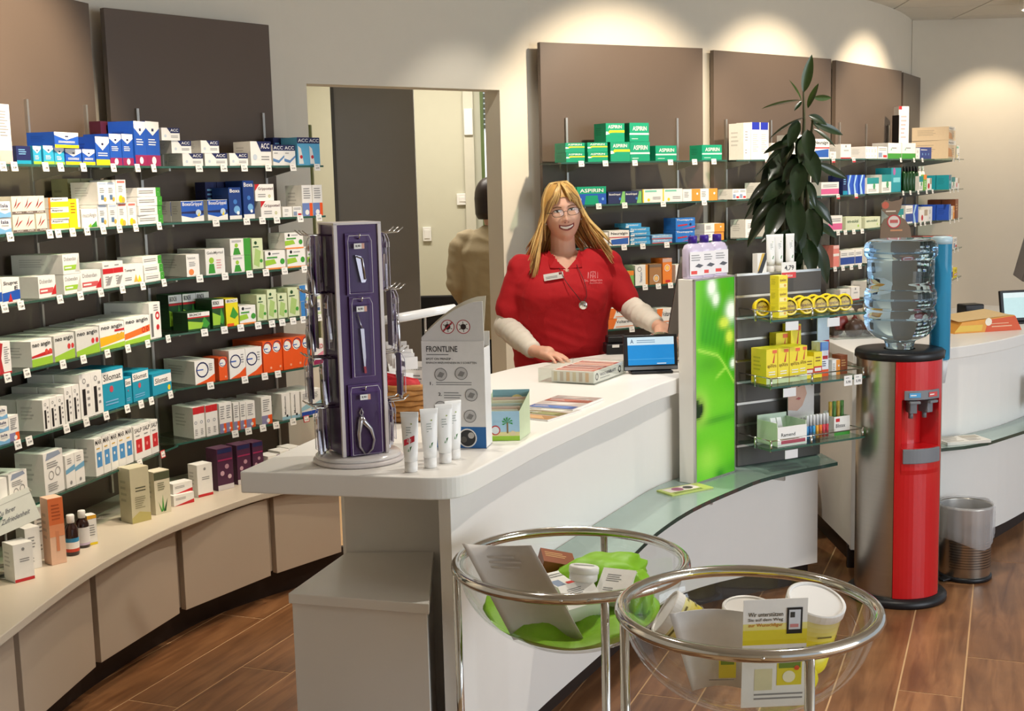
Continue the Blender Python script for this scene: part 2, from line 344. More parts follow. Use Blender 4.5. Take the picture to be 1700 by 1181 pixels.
# ceiling
ceil = struct(MB().box(-3.0, 6.0, -1.9, 10.2, CEIL+.012, CEIL+.1).build('ceiling', mat('ceiling_rail', '#b9b2a4', .7)), 'white tiled ceiling')
tm = MB(); tm.box(.006, .594, .006, .594, CEIL, CEIL+.012); tme = tm.mesh('ceiling_tile'); tme.materials.append(mat('ceiling_tile', '#d9d4c8', .9, var=.03, bump=.2, bscale=150))
ca = math.radians(-4.0)
for i in range(-3, 4):
    for j in range(-4, 2):
        o = bpy.data.objects.new('tile', tme); COL.objects.link(o); o.parent = ceil
        q = Matrix.Rotation(ca, 2) @ V2(i*.6, j*.6); o.location = (3.38+q.x, 9.18+q.y, 0); o.rotation_euler = (0, 0, ca)
rl = thing('ceiling_lamp', 'round white ceiling lamp near the far wall', 'lamp', (3.74, 8.87, CEIL))
MB().lathe([(.2, 0), (.2, -.06), (.19, -.07)], 32).build('rim', WHITEP, rl); MB().lathe([(.185, -.071), (.02, -.08)], 32).build('diffuser', mat('lamp_glass', '#f4ede0', .4, emit='#fff2dd', estr=2), rl)
# assumed, unseen recessed ceiling spotlights that wash the panels and the counters
def spot(x, y, tx, ty, tz, power, deg, lab, color=WARM, blend=.55):
    t = thing('assumed_spotlight', lab, 'lamp', (x, y, CEIL), group='assumed recessed ceiling spotlights')
    MB().lathe([(.045, -.004), (.055, -.006), (.055, .0), (.045, .0)], 20, cap=False).build('ring', ALU, t)
    lamp('spot_beam', 'SPOT', (0, 0, -.012), power, color, None, t, spot_size=math.radians(deg), spot_blend=blend, shadow_soft_size=.035)
    l = [c for c in t.children if c.type == 'LIGHT'][0]; l.rotation_euler = (Vector((tx, ty, tz))-Vector((x, y, CEIL))).to_track_quat('-Z', 'Y').to_euler()
spot(-.9, 3.6, -1.85, 3.9, 1.75, 95, 76, 'assumed recessed spotlight above the near wall shelves', blend=.7)
spot(-.85, 4.3, -1.78, 4.45, 1.8, 170, 74, 'assumed recessed spotlight above the wall shelves at the corner', blend=.7)
spot(-.5, 4.7, -1.15, 5.35, .75, 105, 56, 'assumed recessed spotlight above the shelves beside the doorway', blend=.7)
spot(.1, 6.0, -.1, 6.6, 1.0, 22, 80, 'assumed recessed spotlight in front of the doorway', NEUT)
spot(1.12, 6.05, .66, 7.03, 1.75, 172, 80, 'assumed recessed spotlight above the green boxes', blend=.55)
spot(2.25, 6.95, 1.64, 7.77, 1.75, 172, 80, 'assumed recessed spotlight above the shelf panel behind the plant', blend=.55)
spot(3.2, 8.05, 2.5, 8.75, 1.75, 172, 80, 'assumed recessed spotlight above the third shelf panel', blend=.55)
spot(3.75, 9.2, 3.75, 9.9, 1.7, 75, 72, 'assumed recessed spotlight in front of the far wall')
spot(.2, 4.9, .15, 4.9, .9, 92, 100, 'assumed recessed spotlight above the till end of the counter', NEUT)
spot(-.25, 3.65, -.25, 3.65, .9, 46, 100, 'assumed recessed spotlight above the near end of the counter', NEUT)
spot(2.0, 5.5, 2.0, 5.5, .9, 75, 105, 'assumed recessed spotlight above the second counter', NEUT)
spot(1.1, 3.6, 1.1, 3.6, .4, 105, 110, 'assumed recessed spotlight above the shop floor', NEUT)
# ================================================================== LOW CABINETS UNDER THE WALL SHELVES
CREAM = mat('cream_laminate', '#bfae9a', .45, var=.015)
wf = smooth_path([V2(-1.53, 2.2), V2(-1.47, 2.9), V2(-1.434, 3.36), V2(-1.408, 3.746), V2(-1.372, 4.035), V2(-1.30, 4.349), V2(-1.222, 4.57), V2(-1.085, 4.851), V2(-.975, 5.008), V2(-.72, 5.29)], .06)
back = [V2(-.98, 5.93)]+[p+V2(.012, -.012) for p in WPATH_A[::-1] if p.y > 2.25 and p.y < 5.85]+[V2(-2.2, 2.2)]
t = MB().prism([(p.x, p.y) for p in wf+back], .445, .472).build('shelf_worktop', mat('cream_worktop', '#d2c6b3', .35, var=.015), None, .003)
tag(t, 'curved cream worktop running under the wall shelves', 'worktop')
J = [V2(-1.46, 3.0), *[atz(px, py, .45).xy for px, py in ((38, 1034), (163, 945), (303, 874), (455, 824))], V2(-.73, 5.31)]
cabl = ['low cream cabinet nearest the picture edge', 'low cream cabinet under the hand-written card', 'low cream cabinet under the brown bottles', 'low cream cabinet under the tall olive carton', 'low cream cabinet under the purple cartons']
for i in range(5):
    a, b2 = J[i], J[i+1]; d = (b2-a).normalized(); n = V2(d.y, -d.x)
    c = thing('low_cabinet', cabl[i], 'cabinet', ((a.x+b2.x)/2, (a.y+b2.y)/2, 0), math.atan2(d.y, d.x), 'low cabinets under the wall shelves')
    L = (b2-a).length/2
    MB().box(-L+.004, L-.004, .052, .32, .125, .443).build('body', CREAM, c); MB().box(-L+.016, L-.016, .024, .05, .118, .438).build('door', CREAM, c, .0015)
kp = smooth_path([V2(-1.60, 2.6), V2(-1.55, 3.4), V2(-1.502, 3.99), V2(-1.425, 4.326), V2(-1.325, 4.621), V2(-1.20, 4.886), V2(-.965, 5.175), V2(-.7, 5.42)], .08)
kb = MB(); ribbon(kb, kp, .02, 0, .125); struct(kb.build('baseboard_left', KICK), 'dark brown plinth under the low cabinets')

# ================================================================== WALL BAYS: taupe panel, slotted rails, glass shelves, price tags
TAGS = []
def tag_meshes():
    for i, (pr, red) in enumerate((('5,95', 0), ('7,49', 0), ('12,50', 0), ('3,99', 0), ('9,95', 1), ('14,80', 0))):
        m = MB(); m.box(-.0165, .0165, -.002, 0, -.03, 0, H('#c23a38') if red == 1 else H('#efeeea'))
        fr = frame((-.0165, -.002, -.03), (.033, 0, 0), (0, 0, .03))
        if red: m.rect(fr, .1, .12, .9, .88, H('#f2f0ec'))
        m.rect(fr, .18, .74, .6, .8, H('#777777'), 2); m.text(fr, pr, .22, .22, .82, .5, H('#2b2b2b')); me = m.mesh('price_tag'); me.materials.append(PRINT); TAGS.append(me)
    m = MB(); m.box(-.0165, .0165, -.002, 0, -.03, 0, H('#efeeea')); fr = frame((-.0165, -.002, -.03), (.033, 0, 0), (0, 0, .03))
    m.rect(fr, 0, 0, 1, .32, H('#c8303a')); m.text(fr, '6,79', .2, .45, .8, .8, H('#2b2b2b')); me = m.mesh('price_tag'); me.materials.append(PRINT); TAGS.append(me)
tag_meshes()
ZS = [1.781, 1.559, 1.337, 1.115, .893, .671]
class Bay:
    def __init__(s, name, label, p0, p1, depth, s0, s1, zs, rails, top=2.41, bot=.472, desc='', far=False):
        s.p0 = V2(*p0); s.d = (V2(*p1)-s.p0).normalized(); s.n = V2(s.d.y, -s.d.x); s.L = (V2(*p1)-s.p0).length; s.dep = depth; s.zs = zs; s.desc = desc
        s.rz = math.atan2(s.d.y, s.d.x); s.root = thing('shelf_bay', label, 'shelving', (s.p0.x, s.p0.y, 0), s.rz, 'wall shelf bays'); s.s0, s.s1 = s0, s1
        MB().box(0, s.L, .0, .028, bot, top).build('back_panel', TAUPE, s.root, .002)
        MB().box(.05, s.L-.05, .028, .07, bot+.05, top-.05).build('batten', KICK, s.root)
        for r in rails:
            m = MB(); m.box(r-.006, r+.006, -.012, 0, bot+.02, 2.02); m.box(r-.002, r+.002, -.0125, -.0119, bot+.04, 2.0, (.05, .05, .05)); m.build('rail', ALU, s.root)
        s.shelves = []
        for z in zs:
            sh = MB().box(s0, s1, -depth, -.004, -.008, 0).build('glass_shelf', GLASS, s.root, loc=(0, 0, z)); s.shelves.append(sh)
            MB().box(s0, s1, -depth-.0006, -depth, -.008, 0).build('front_edge', GEDGE, sh)
            for r in rails:
                if s0 < r < s1: MB().add([(r-.004, -.012, -.008), (r+.004, -.012, -.008), (r+.004, -.012, -.05), (r-.004, -.012, -.05), (r-.004, -.8*depth, -.008), (r+.004, -.8*depth, -.008), (r+.004, -.8*depth, -.018), (r-.004, -.8*depth, -.018)],
                         [(0, 1, 2, 3), (7, 6, 5, 4), (0, 4, 5, 1), (1, 5, 6, 2), (2, 6, 7, 3), (3, 7, 4, 0)]).build('bracket', ALU, sh)
    def front(s, u, off=0): q = s.p0+s.d*u+s.n*(s.dep-off); return q
    def s_at(s, px, z, off=0):
        lo, hi = s.s0-.6, s.s1+.6
        for _ in range(40):
            m = (lo+hi)/2; q = s.front(m, off)
            if proj((q.x, q.y, z))[0] < px: lo = m
            else: hi = m
        return (lo+hi)/2
    def tags(s, k, pxs, var=None):
        for i, px in enumerate(pxs):
            u = s.s_at(px, s.zs[k]-.01); v = var[i] if var else (i*3+k) % 4
            o = bpy.data.objects.new('price_tag', TAGS[v]); COL.objects.link(o); o.parent = s.shelves[k]; o.location = (u, -s.dep-.003, .006); o.rotation_euler = (math.radians(-8), 0, 0)
# two bays on the near wall
A = Bay('A', 'near shelf bay of glass shelves on a taupe panel, full of medicine cartons', (-1.938, 3.722), (-1.6, 5.03), .25, .0, 1.38, ZS, (.15, .5, .9, 1.27), desc='near bay')
B = Bay('B', 'shelf bay with dark panel beside the doorway, full of medicine cartons', (-1.58, 5.15), (-1.05, 5.81), .25, .03, .905, ZS, (.12, .78), desc='doorway bay')
C1 = Bay('C', 'shelf bay behind the woman with green cartons on top', (.187, 6.78), (1.12, 7.30), .22, -.02, 1.06, ZS[:5], (.15, .88), desc='bay behind the woman')
C2 = Bay('D', 'shelf bay with a taupe panel behind the tall plant', (1.20, 7.415), (2.064, 8.16), .22, -.07, 1.2, ZS[:5], (.1, .52, .8), desc='bay behind the plant')
C3 = Bay('E', 'shelf bay behind the blue water bottle', (2.119, 8.256), (2.842, 9.24), .22, .0, 1.3, ZS[:5], (.05, .52, .95), desc='bay behind water bottle')
C4 = Bay('F', 'narrow end shelf bay at the far wall', (2.89, 9.353), (3.2, 9.93), .34, .0, .6, ZS[:5], (.1, .5), desc='far end bay')

# ================================================================== THE SALES COUNTER
ct = thing('sales_counter', 'long curved white sales counter with a glass ledge', 'counter', (0, 0, 0))
edge = [V2(-.719, 3.237)]+smooth_path([V2(-.45, 3.17), V2(-.30, 3.129), V2(-.215, 3.109), V2(-.16, 3.114), V2(-.122, 3.147), V2(-.085, 3.225), V2(0, 3.425), V2(.084, 3.62), V2(.242, 3.94), V2(.38, 4.206), V2(.507, 4.455), V2(.655, 4.69), V2(.70, 4.74)], .012)
edge += [V2(.80, 5.0), V2(.78, 5.6), V2(.5, 5.43), V2(.383, 5.325), V2(.25, 5.22), V2(.122, 5.12), V2(.01, 5.0), V2(-.106, 4.819), V2(-.30, 4.36), V2(-.565, 3.725)]
wt = MB().prism([(p.x, p.y) for p in edge], .892, .95).build('worktop', WHITE, ct, .004)
fp = smooth_path([V2(-.168, 3.16), V2(-.09, 3.315), V2(.06, 3.655), V2(.225, 3.985), V2(.362, 4.255), V2(.49, 4.50), V2(.63, 4.69), V2(.80, 4.825), V2(1.0, 4.93), V2(1.235, 5.045)], .05)
m = MB(); ribbon(m, [p for p in fp if p.x < .66], .035, .1, .893); m.build('front_panel', WHITE, ct)
m = MB(); ribbon(m, [p for p in fp if p.x >= .60], .035, .1, .585); m.build('low_front_panel', WHITE, ct)
m = MB(); ribbon(m, offset(fp[1:], -.06), .02, 0, .1); m.build('plinth', KICK, ct)
MB().prism([(-.50, 3.60), (-.215, 3.585), (-.21, 3.62), (-.495, 3.635)], .02, .892).build('end_panel', WHITE, ct)
m = MB(); ribbon(m, smooth_path([V2(-.495, 3.625), V2(-.26, 4.2), V2(-.05, 4.70), V2(.08, 4.90), V2(.3, 5.1), V2(.66, 5.34)], .1), .02, .02, .892); m.build('staff_side_panel', WHITE, ct)
MB().prism([(1.235, 5.045), (1.205, 5.06), (1.10, 5.45), (1.13, 5.46)], .1, .585).build('far_end_panel', WHITE, ct)
MB().prism([(.70, 4.80), (.84, 4.88), (1.2, 5.07), (1.12, 5.44), (.70, 5.30)], .56, .585).build('low_top', WHITE, ct)
lf = smooth_path([V2(.24, 3.50), V2(.316, 3.62), V2(.447, 3.929), V2(.605, 4.216), V2(.799, 4.475), V2(.967, 4.66), V2(1.268, 4.867)], .06)
lb = [V2(1.245, 5.03)]+[p+V2(.004, -.002) for p in fp[::-1] if p.x > .06 and p.x < 1.2]
lg = MB().prism([(p.x, p.y) for p in lf+lb], .548, .562).build('glass_ledge', LEDGEG, ct)
m = MB(); ribbon(m, [p for p in lf], -.0015, .548, .562); m.build('glass_edge', mat('dark_glass_edge', '#24403a', .12, var=.1, coat=.6), lg)
for x, y in ((.36, 4.0), (.62, 4.45), (.95, 4.78)): MB().box(-.006, .006, -.1, .06, -.02, 0).build('bracket', ALU, ct, loc=(x, y, .548), rz=.9)
# storage cabinet at the near end
sc_ = thing('storage_cabinet', 'low white storage cabinet under the near end of the counter', 'cabinet', (0, 0, 0))
MB().prism([(-.60, 3.24), (-.235, 3.127), (-.25, 3.575), (-.495, 3.59)], .01, .592).build('body', WHITE, sc_, .001)
MB().prism([(-.607, 3.228), (-.228, 3.112), (-.242, 3.58), (-.50, 3.595)], .592, .62).build('top', WHITE, sc_, .002)
# ---- second counter
c2 = thing('second_counter', 'white counter behind the water dispenser', 'counter', (0, 0, 0))
e2 = smooth_path([V2(1.415, 5.19), V2(1.62, 5.185), V2(1.849, 5.262), V2(2.1, 5.44), V2(2.304, 5.642), V2(2.6, 6.0), V2(3.0, 6.6)], .08)
MB().prism([(p.x, p.y) for p in e2]+[(2.55, 7.0), (2.1, 6.5), (1.75, 6.2), (1.40, 5.95)], .9, .95).build('worktop', WHITE, c2, .004)
f2 = offset(e2, -.02)
m = MB(); ribbon(m, f2, .03, .1, .9); m.build('front_panel', WHITE, c2)
m = MB(); ribbon(m, offset(e2, -.09), .02, 0, .1); m.build('plinth', KICK, c2)
MB().prism([(1.43, 5.21), (1.46, 5.21), (1.45, 5.93), (1.42, 5.93)], .1, .9).build('end_panel', WHITE, c2)
MB().prism([(1.46, 5.25), (1.48, 5.25), (1.47, 5.93), (1.45, 5.93)], 0, .1).build('end_plinth', KICK, c2)
l2 = [V2(1.72, 5.06), V2(1.85, 5.10), V2(1.972, 5.165), V2(2.231, 5.40), V2(2.5, 5.68), V2(2.66, 5.95)]; l2b = [p for p in f2[::-1] if 1.70 < p.x < 2.75]
lg2 = MB().prism([(p.x, p.y) for p in l2]+[(p.x+.003, p.y-.003) for p in l2b], .548, .562).build('glass_ledge', LEDGEG, c2)
m = MB(); ribbon(m, l2, -.0015, .548, .562); m.build('glass_edge', MATS['dark_glass_edge'], lg2)
# ================================================================== CARTONS ON THE SHELVES
Wt, Gy, Bk = H('#efeeea'), H('#8f8f8f'), H('#1d1d20')
Nv, Bl, Lb, Tl = H('#1c2456'), H('#1f55b5'), H('#7db4de'), H('#1795b5')
Rd, Mg, Og, Yl = H('#c8242a'), H('#9a2457'), H('#ec5a1c'), H('#f2d61c')
Gn, Dg, Lg, Pg = H('#3f9a34'), H('#1e4d22'), H('#9cc93c'), H('#c4d6a4')
Em, Cr, Ol, Tn = H('#0f9a72'), H('#e9e2cf'), H('#9a9870'), H('#c9a06a')
Pk, Pu, Mr, Gd = H('#e58ba0'), H('#5b2a6a'), H('#4d1a2c'), H('#d9b24a')
# look, base colour, print: r rect, t text, o disc, q ring, l tiny lines, p polygon
ST = {
 'pinktall': ('tall white carton fading to pink', Wt, [('l', .15, .45, .85, .9, 9, Gy), ('r', 0, 0, 1, .22, H('#eab8ae')), ('r', 0, .22, 1, .38, H('#f0d6cd'))]),
 'navy': ('dark navy carton', Nv, [('l', .15, .5, .8, .85, 3, Lb), ('r', 0, 0, 1, .2, Tl)]),
 'aqua': ('aqua carton with white shield', H('#2f9fc4'), [('p', [(0, 1), (1, 1), (1, .85), (.5, .6), (0, .85)], Wt), ('r', 0, 0, 1, .16, Lg), ('l', .2, .25, .8, .5, 3, Wt), ('r', .42, .72, .58, .8, Nv)]),
 'shieldyellow': ('shield carton with yellow foot', Bl, [('p', [(0, 1), (1, 1), (1, .8), (.5, .52), (0, .8)], Wt), ('r', 0, 0, 1, .2, Yl), ('l', .15, .3, .85, .46, 2, Wt), ('r', .43, .7, .57, .78, Nv)]),
 'shieldmag': ('blue carton with magenta foot', Bl, [('p', [(0, 1), (1, 1), (1, .85), (.5, .68), (0, .85)], Wt), ('r', 0, 0, 1, .24, Mg), ('l', .15, .45, .85, .62, 3, Wt), ('o', .5, .12, .16, Wt), ('r', .42, .78, .58, .84, Nv)]),
 'maroon': ('maroon carton', Mr, [('q', .2, .6, .12, .03, Pk), ('l', .35, .55, .9, .75, 2, Pk)]),
 'wave': ('white carton with blue wave', Wt, [('p', [(0, 0), (1, 0), (1, .35), (.5, .22), (0, .4)], Lb), ('t', 'Isla', .2, .62, .8, .85, Nv), ('l', .2, .45, .8, .55, 2, Gy)]),
 'branch': ('cream carton with red branches', Cr, [('p', [(.1, .3), (.3, .55), (.55, .95), (.4, .5)], H('#8c1f2c')), ('p', [(.25, .25), (.6, .6), (.9, .7), (.5, .4)], H('#a53038')), ('r', 0, .02, 1, .16, H('#6e605a')), ('t', 'Kytta', .3, .05, .85, .14, Wt)]),
 'yband': ('white carton with yellow band', Wt, [('r', .1, .12, 1, .62, Yl), ('t', 'Aspirin', .15, .7, .7, .92, Bk), ('r', 0, 0, .1, 1, H('#c8742a'))]),
 'ytall': ('upright yellow carton', Yl, [('l', .2, .5, .8, .9, 4, H('#b07a10')), ('r', .78, .05, 1, 1, Wt)]),
 'olive': ('olive green carton', Ol, [('l', .12, .35, .8, .9, 8, H('#5c5c3c'))]),
 'muco': ('white carton lettered mucoAngin with leaf', Wt, [('t', 'mucoAngin', .08, .5, .92, .78, Gy), ('p', [(.45, .02), (.95, .04), (.9, .36), (.7, .2)], Gn), ('p', [(.35, .05), (.6, .05), (.55, .25)], Lg)]),
 'goldblue': ('white carton with gold print', Wt, [('r', .1, .88, .9, .97, H('#b7c6dc')), ('l', .2, .5, .8, .75, 3, Gy), ('r', .3, .2, .6, .42, H('#5c7ba0')), ('o', .72, .22, .14, Gd)]),
 'wyellow': ('white carton with fruit print', Wt, [('r', .1, .86, .9, .95, H('#d6766a')), ('l', .2, .45, .8, .75, 4, Gy), ('o', .4, .16, .22, Yl), ('o', .65, .12, .18, Gd)]),
 'greenend': ('flat white carton with green end', Wt, [('r', .8, 0, 1, 1, Gn), ('o', .9, .5, .05, Wt), ('l', .06, .3, .7, .75, 2, Gy)]),
 'salvia': ('white and blue carton with letter E', Wt, [('p', [(0, .08), (1, .12), (1, .5), (0, .42)], Bl), ('t', 'Sinupret', .1, .68, .9, .88, Bk), ('p', [(.3, .05), (.55, .05), (.45, .4)], Rd), ('t', 'E', .7, .5, .88, .66, Bk)]),
 'dobred': ('white carton with red lozenge strip', Wt, [('t', 'Dobendan', .08, .66, .8, .86, Gy), ('r', .05, .2, .85, .44, H('#d0585a')), ('p', [(.7, .1), (1, .6), (1, .1)], Rd), ('r', .1, .28, .5, .36, Wt)]),
 'dobgreen': ('white carton with green lozenge strip', Wt, [('t', 'Dobendan', .08, .66, .8, .86, Gy), ('r', .05, .2, .8, .44, Lg), ('p', [(.7, .1), (.95, .9), (1, .1)], H('#c8c8c0')), ('r', .1, .28, .5, .36, Wt)]),
 'redtop': ('white carton with red upper band', Wt, [('r', 0, .55, 1, .75, Rd), ('l', .15, .8, .8, .92, 1, Gy), ('p', [(.2, .1), (.6, .1), (.9, .45), (.5, .4)], H('#9c9a98')), ('l', .2, .2, .7, .48, 3, Gy)]),
 'golddrop': ('white carton with golden drops', Wt, [('t', 'Tonsipret', .06, .62, .6, .8, Bk), ('p', [(.5, .1), (.62, .5), (.72, .12)], Gd), ('p', [(.68, .08), (.8, .45), (.9, .1)], Yl), ('l', .06, .2, .4, .4, 2, Gy)]),
 'neored': ('lozenge carton with red stripe', Wt, [('r', 0, 0, 1, .3, Lg), ('p', [(0, .42), (1, .55), (1, .38), (0, .34)], Rd), ('o', .72, .5, .11, H('#d6463c')), ('o', .9, .5, .1, H('#d6463c')), ('t', 'neo angin', .06, .7, .92, .92, Bk)]),
 'neogreen': ('grey lozenge carton with green foot', H('#dcdcd6'), [('p', [(0, 0), (1, 0), (1, .38), (0, .2)], Lg), ('o', .72, .5, .11, H('#cf3a3a')), ('o', .9, .5, .1, H('#cf3a3a')), ('t', 'neo angin', .06, .72, .92, .93, Bk)]),
 'neoyellow': ('lozenge carton with yellow sweep', Wt, [('p', [(0, .15), (1, .3), (1, .55), (0, .5)], H('#f0b21c')), ('p', [(0, 0), (1, 0), (1, .2), (0, .12)], Lg), ('q', .72, .45, .12, .05, Gd), ('q', .88, .48, .11, .05, Gd), ('r', .6, .64, 1, .72, Rd), ('t', 'neo angin', .06, .74, .92, .94, Bk)]),
 'neoorange': ('lozenge carton with orange sweep', Wt, [('p', [(0, .2), (1, .36), (1, .62), (0, .42)], H('#e8742c')), ('p', [(0, 0), (1, 0), (1, .22), (0, .15)], Lg), ('q', .74, .46, .12, .05, Rd), ('q', .9, .48, .1, .05, Rd), ('t', 'neo angin', .06, .74, .92, .94, Bk)]),
 'redhook': ('tall white carton with red curve', Wt, [('q', .72, .62, .2, .1, Rd), ('r', .1, .05, .3, .7, H('#6a6a6a')), ('o', .7, .3, .14, Rd), ('l', .4, .75, .9, .95, 3, Gy)]),
 'redleaf': ('red and white carton', Wt, [('p', [(0, 0), (.35, .05), (.2, .5), (.4, .95), (0, 1)], H('#b52a30')), ('l', .45, .3, .9, .85, 8, Gy), ('r', 0, 0, 1, .05, Rd)]),
 'blackstrip': ('narrow carton with black label', Wt, [('r', .2, .06, .48, .66, Bk), ('q', .4, .84, .14, .05, Gy), ('l', .6, .2, .9, .8, 4, Gy)]),
 'sil': ('turquoise carton with white name band', Tl, [('r', 0, .66, .96, .94, Wt), ('t', 'Silomat', .06, .72, .86, .88, Bk), ('o', .4, .5, .09, H('#c24a5a')), ('l', .1, .1, .7, .25, 2, Lb)]),
 'sily': ('turquoise carton with yellow lemon corner', Tl, [('r', .08, .45, 1, .86, Wt), ('t', 'Silomat', .14, .52, .8, .76, Bk), ('o', .86, .2, .13, Yl)]),
 'whitebig': ('large white carton with grey print', Wt, [('p', [(.1, .82), (.9, .88), (.8, .98), (.2, .98)], H('#93a0b6')), ('q', .35, .45, .14, .03, Gy), ('q', .7, .5, .14, .03, Gy), ('l', .15, .62, .85, .78, 3, Gy), ('l', .15, .08, .85, .28, 4, Gy)]),
 'whiteblue': ('white carton with pale blue band', Wt, [('p', [(0, .42), (1, .5), (1, .66), (0, .55)], H('#6fa8cc')), ('l', .2, .7, .8, .9, 3, Gy), ('o', .5, .14, .12, Gy)]),
 'mar': ('white spray carton with blue picture', Wt, [('t', 'MAR', .12, .82, .95, .95, Bk), ('r', .2, .22, .9, .62, H('#4a90cc')), ('l', .2, .68, .9, .76, 1, Gd), ('o', .5, .45, .12, Wt)]),
 'salpred': ('white spray carton with red picture', Wt, [('t', 'SALP', .1, .8, .95, .93, Bk), ('r', .2, .2, .9, .6, Rd), ('l', .2, .66, .9, .75, 1, Gy), ('o', .5, .4, .12, H('#e88a8a'))]),
 'acc': ('white carton with navy name corner', Wt, [('p', [(.3, 1), (1, 1), (1, .58), (.5, .58)], Nv), ('t', 'ACC', .5, .7, .92, .92, Wt), ('o', .2, .35, .12, H('#c6d2de')), ('l', .5, .2, .9, .42, 2, Gy)]),
 'accwave': ('navy-headed carton with blue wave', Wt, [('r', 0, .72, 1, 1, Nv), ('t', 'ACC', .08, .78, .9, .94, Wt), ('p', [(0, .2), (.5, .12), (1, .4), (1, .5), (.5, .25), (0, .35)], H('#5b86ba')), ('l', .1, .55, .6, .65, 1, Gy)]),
 'accblue': ('upright navy and light blue carton', H('#5fb2dc'), [('r', 0, .78, 1, 1, Nv), ('t', 'ACC', .08, .83, .92, .95, Wt), ('p', [(.1, .05), (.5, .05), (.3, .6), (.05, .7)], Wt), ('o', .3, .3, .12, Rd)]),
 'boxa': ('white and blue cold remedy carton', Wt, [('p', [(0, .3), (.5, .16), (1, .3), (1, .98), (0, .98)], Bl), ('p', [(0, .4), (1, .35), (1, .52), (0, .48)], Nv), ('o', .76, .42, .16, H('#bcd0e6')), ('t', 'BoxaGrippal', .06, .72, .94, .94, Wt), ('p', [(.7, .25), (.82, .25), (.8, .45)], Yl)]),
 'boxatall': ('upright dark blue carton', H('#173a80'), [('r', 0, 0, 1, .12, Wt), ('t', 'Boxa', .1, .84, .92, .95, Wt), ('o', .62, .3, .26, H('#6fa8dc')), ('o', .5, .55, .16, H('#3f78c4')), ('o', .7, .2, .12, H('#e8f0f6'))]),
 'grippo': ('white carton with red corner', Wt, [('p', [(0, .6), (.24, 1), (0, 1)], Rd), ('t', 'Grippostad', .16, .6, .95, .82, H('#5a2a2a')), ('q', .75, .28, .09, .04, H('#b0b04a')), ('l', .15, .2, .55, .45, 2, Gy)]),
 'orangefoot': ('white carton with orange foot', Wt, [('r', .7, 0, 1, .42, Og), ('r', 0, 0, .7, .42, H('#6f86c0')), ('o', .45, .12, .2, Wt), ('l', .15, .55, .85, .92, 5, Gy)]),
 'gelo': ('white carton with green lungs picture', Wt, [('t', 'GeloMyrtol', .08, .76, .92, .9, H('#4a4a4a')), ('o', .3, .55, .13, Lg), ('p', [(.12, .05), (.48, .05), (.42, .42), (.18, .42)], Gn), ('l', .55, .2, .9, .6, 4, H('#e0a0a0'))]),
 'orangedot': ('white carton with orange dot', Wt, [('t', 'Soledum', .1, .78, .7, .9, Gy), ('o', .35, .2, .2, H('#ee8a4a')), ('l', .2, .45, .8, .68, 3, Gy)]),
 'greenspine': ('white carton with green spine', Wt, [('r', .66, 0, 1, 1, Gn), ('o', .3, .6, .13, Lg), ('p', [(.12, .05), (.5, .05), (.4, .45), (.2, .45)], Gn), ('l', .08, .78, .55, .92, 2, Gy)]),
 'prosp': ('white carton with green leaf', Wt, [('o', .22, .85, .09, Bk), ('p', [(0, .2), (.55, .3), (.45, .55), (0, .5)], Lg), ('o', .85, .4, .16, Gn), ('r', 0, 0, 1, .08, H('#e88a3a')), ('l', .35, .78, .9, .9, 1, Gy), ('r', .08, .6, .6, .68, Gn)]),
 'prosptall': ('upright pale green carton with leaf', H('#d4dfb8'), [('o', .35, .86, .13, Dg), ('p', [(.1, .2), (.6, .1), (.8, .6), (.3, .7)], H('#a9c878')), ('o', .8, .3, .14, Gn), ('r', 0, 0, 1, .06, H('#3a4a3a')), ('l', .1, .7, .9, .78, 1, Dg)]),
 'darkgreen': ('dark green carton with green leaf', Dg, [('r', 0, .75, 1, .98, Wt), ('r', 0, .68, 1, .74, Rd), ('p', [(.55, .2), (.75, .7), (1, .3), (.85, .1)], Gn), ('p', [(0, .1), (.6, .1), (.7, .4), (0, .55)], Lg), ('t', 'BRONCHI', .08, .8, .6, .94, Bk)]),
 'yelgreen': ('yellow carton with green leaf', H('#e8d820'), [('r', 0, .85, 1, .98, Wt), ('p', [(.3, .35), (.6, .7), (1, .4), (.7, .25)], Gn), ('r', .05, 0, .6, .1, Og), ('t', 'BRONCHI', .1, .87, .9, .96, Bk)]),
 'antall': ('white carton with blue end', Wt, [('r', 0, 0, .28, 1, H('#3a82c8')), ('t', 'Antall', .4, .55, .92, .82, H('#3a4a6a')), ('r', .5, .3, .95, .5, H('#44648c')), ('r', .3, .02, 1, .2, Pg)]),
 'swoosh': ('white carton with navy swoosh', Wt, [('p', [(.02, 0), (1, 0), (1, .36), (.6, .16)], Og), ('q', .38, .6, .34, .06, Nv), ('l', .1, .55, .6, .66, 1, Bl), ('l', .72, .5, .95, .85, 4, Gy)]),
 'orange': ('orange carton with white oval', Og, [('o', .42, .76, .4, Wt), ('q', .5, .8, .44, .06, Nv), ('l', .1, .72, .7, .8, 1, Bl), ('o', .75, .14, .1, H('#f6b090'))]),
 'redpink': ('white carton with pink wave', Wt, [('p', [(0, 0), (1, 0), (1, .35), (0, .15)], Mg), ('p', [(0, .2), (1, .4), (1, .55), (0, .3)], Pk), ('t', 'MED', .15, .62, .85, .8, Rd)]),
 'redcap': ('narrow white carton with red head', Wt, [('r', 0, .78, 1, 1, Rd), ('q', .4, .5, .22, .06, H('#5a6a8a')), ('l', .2, .08, .8, .3, 4, Gy)]),
 'purplefoot': ('white carton with violet foot', Wt, [('r', 0, 0, .6, .32, H('#8a86ae')), ('r', .6, 0, 1, .32, Og), ('o', .6, .12, .16, Wt), ('l', .15, .45, .85, .92, 6, Gy)]),
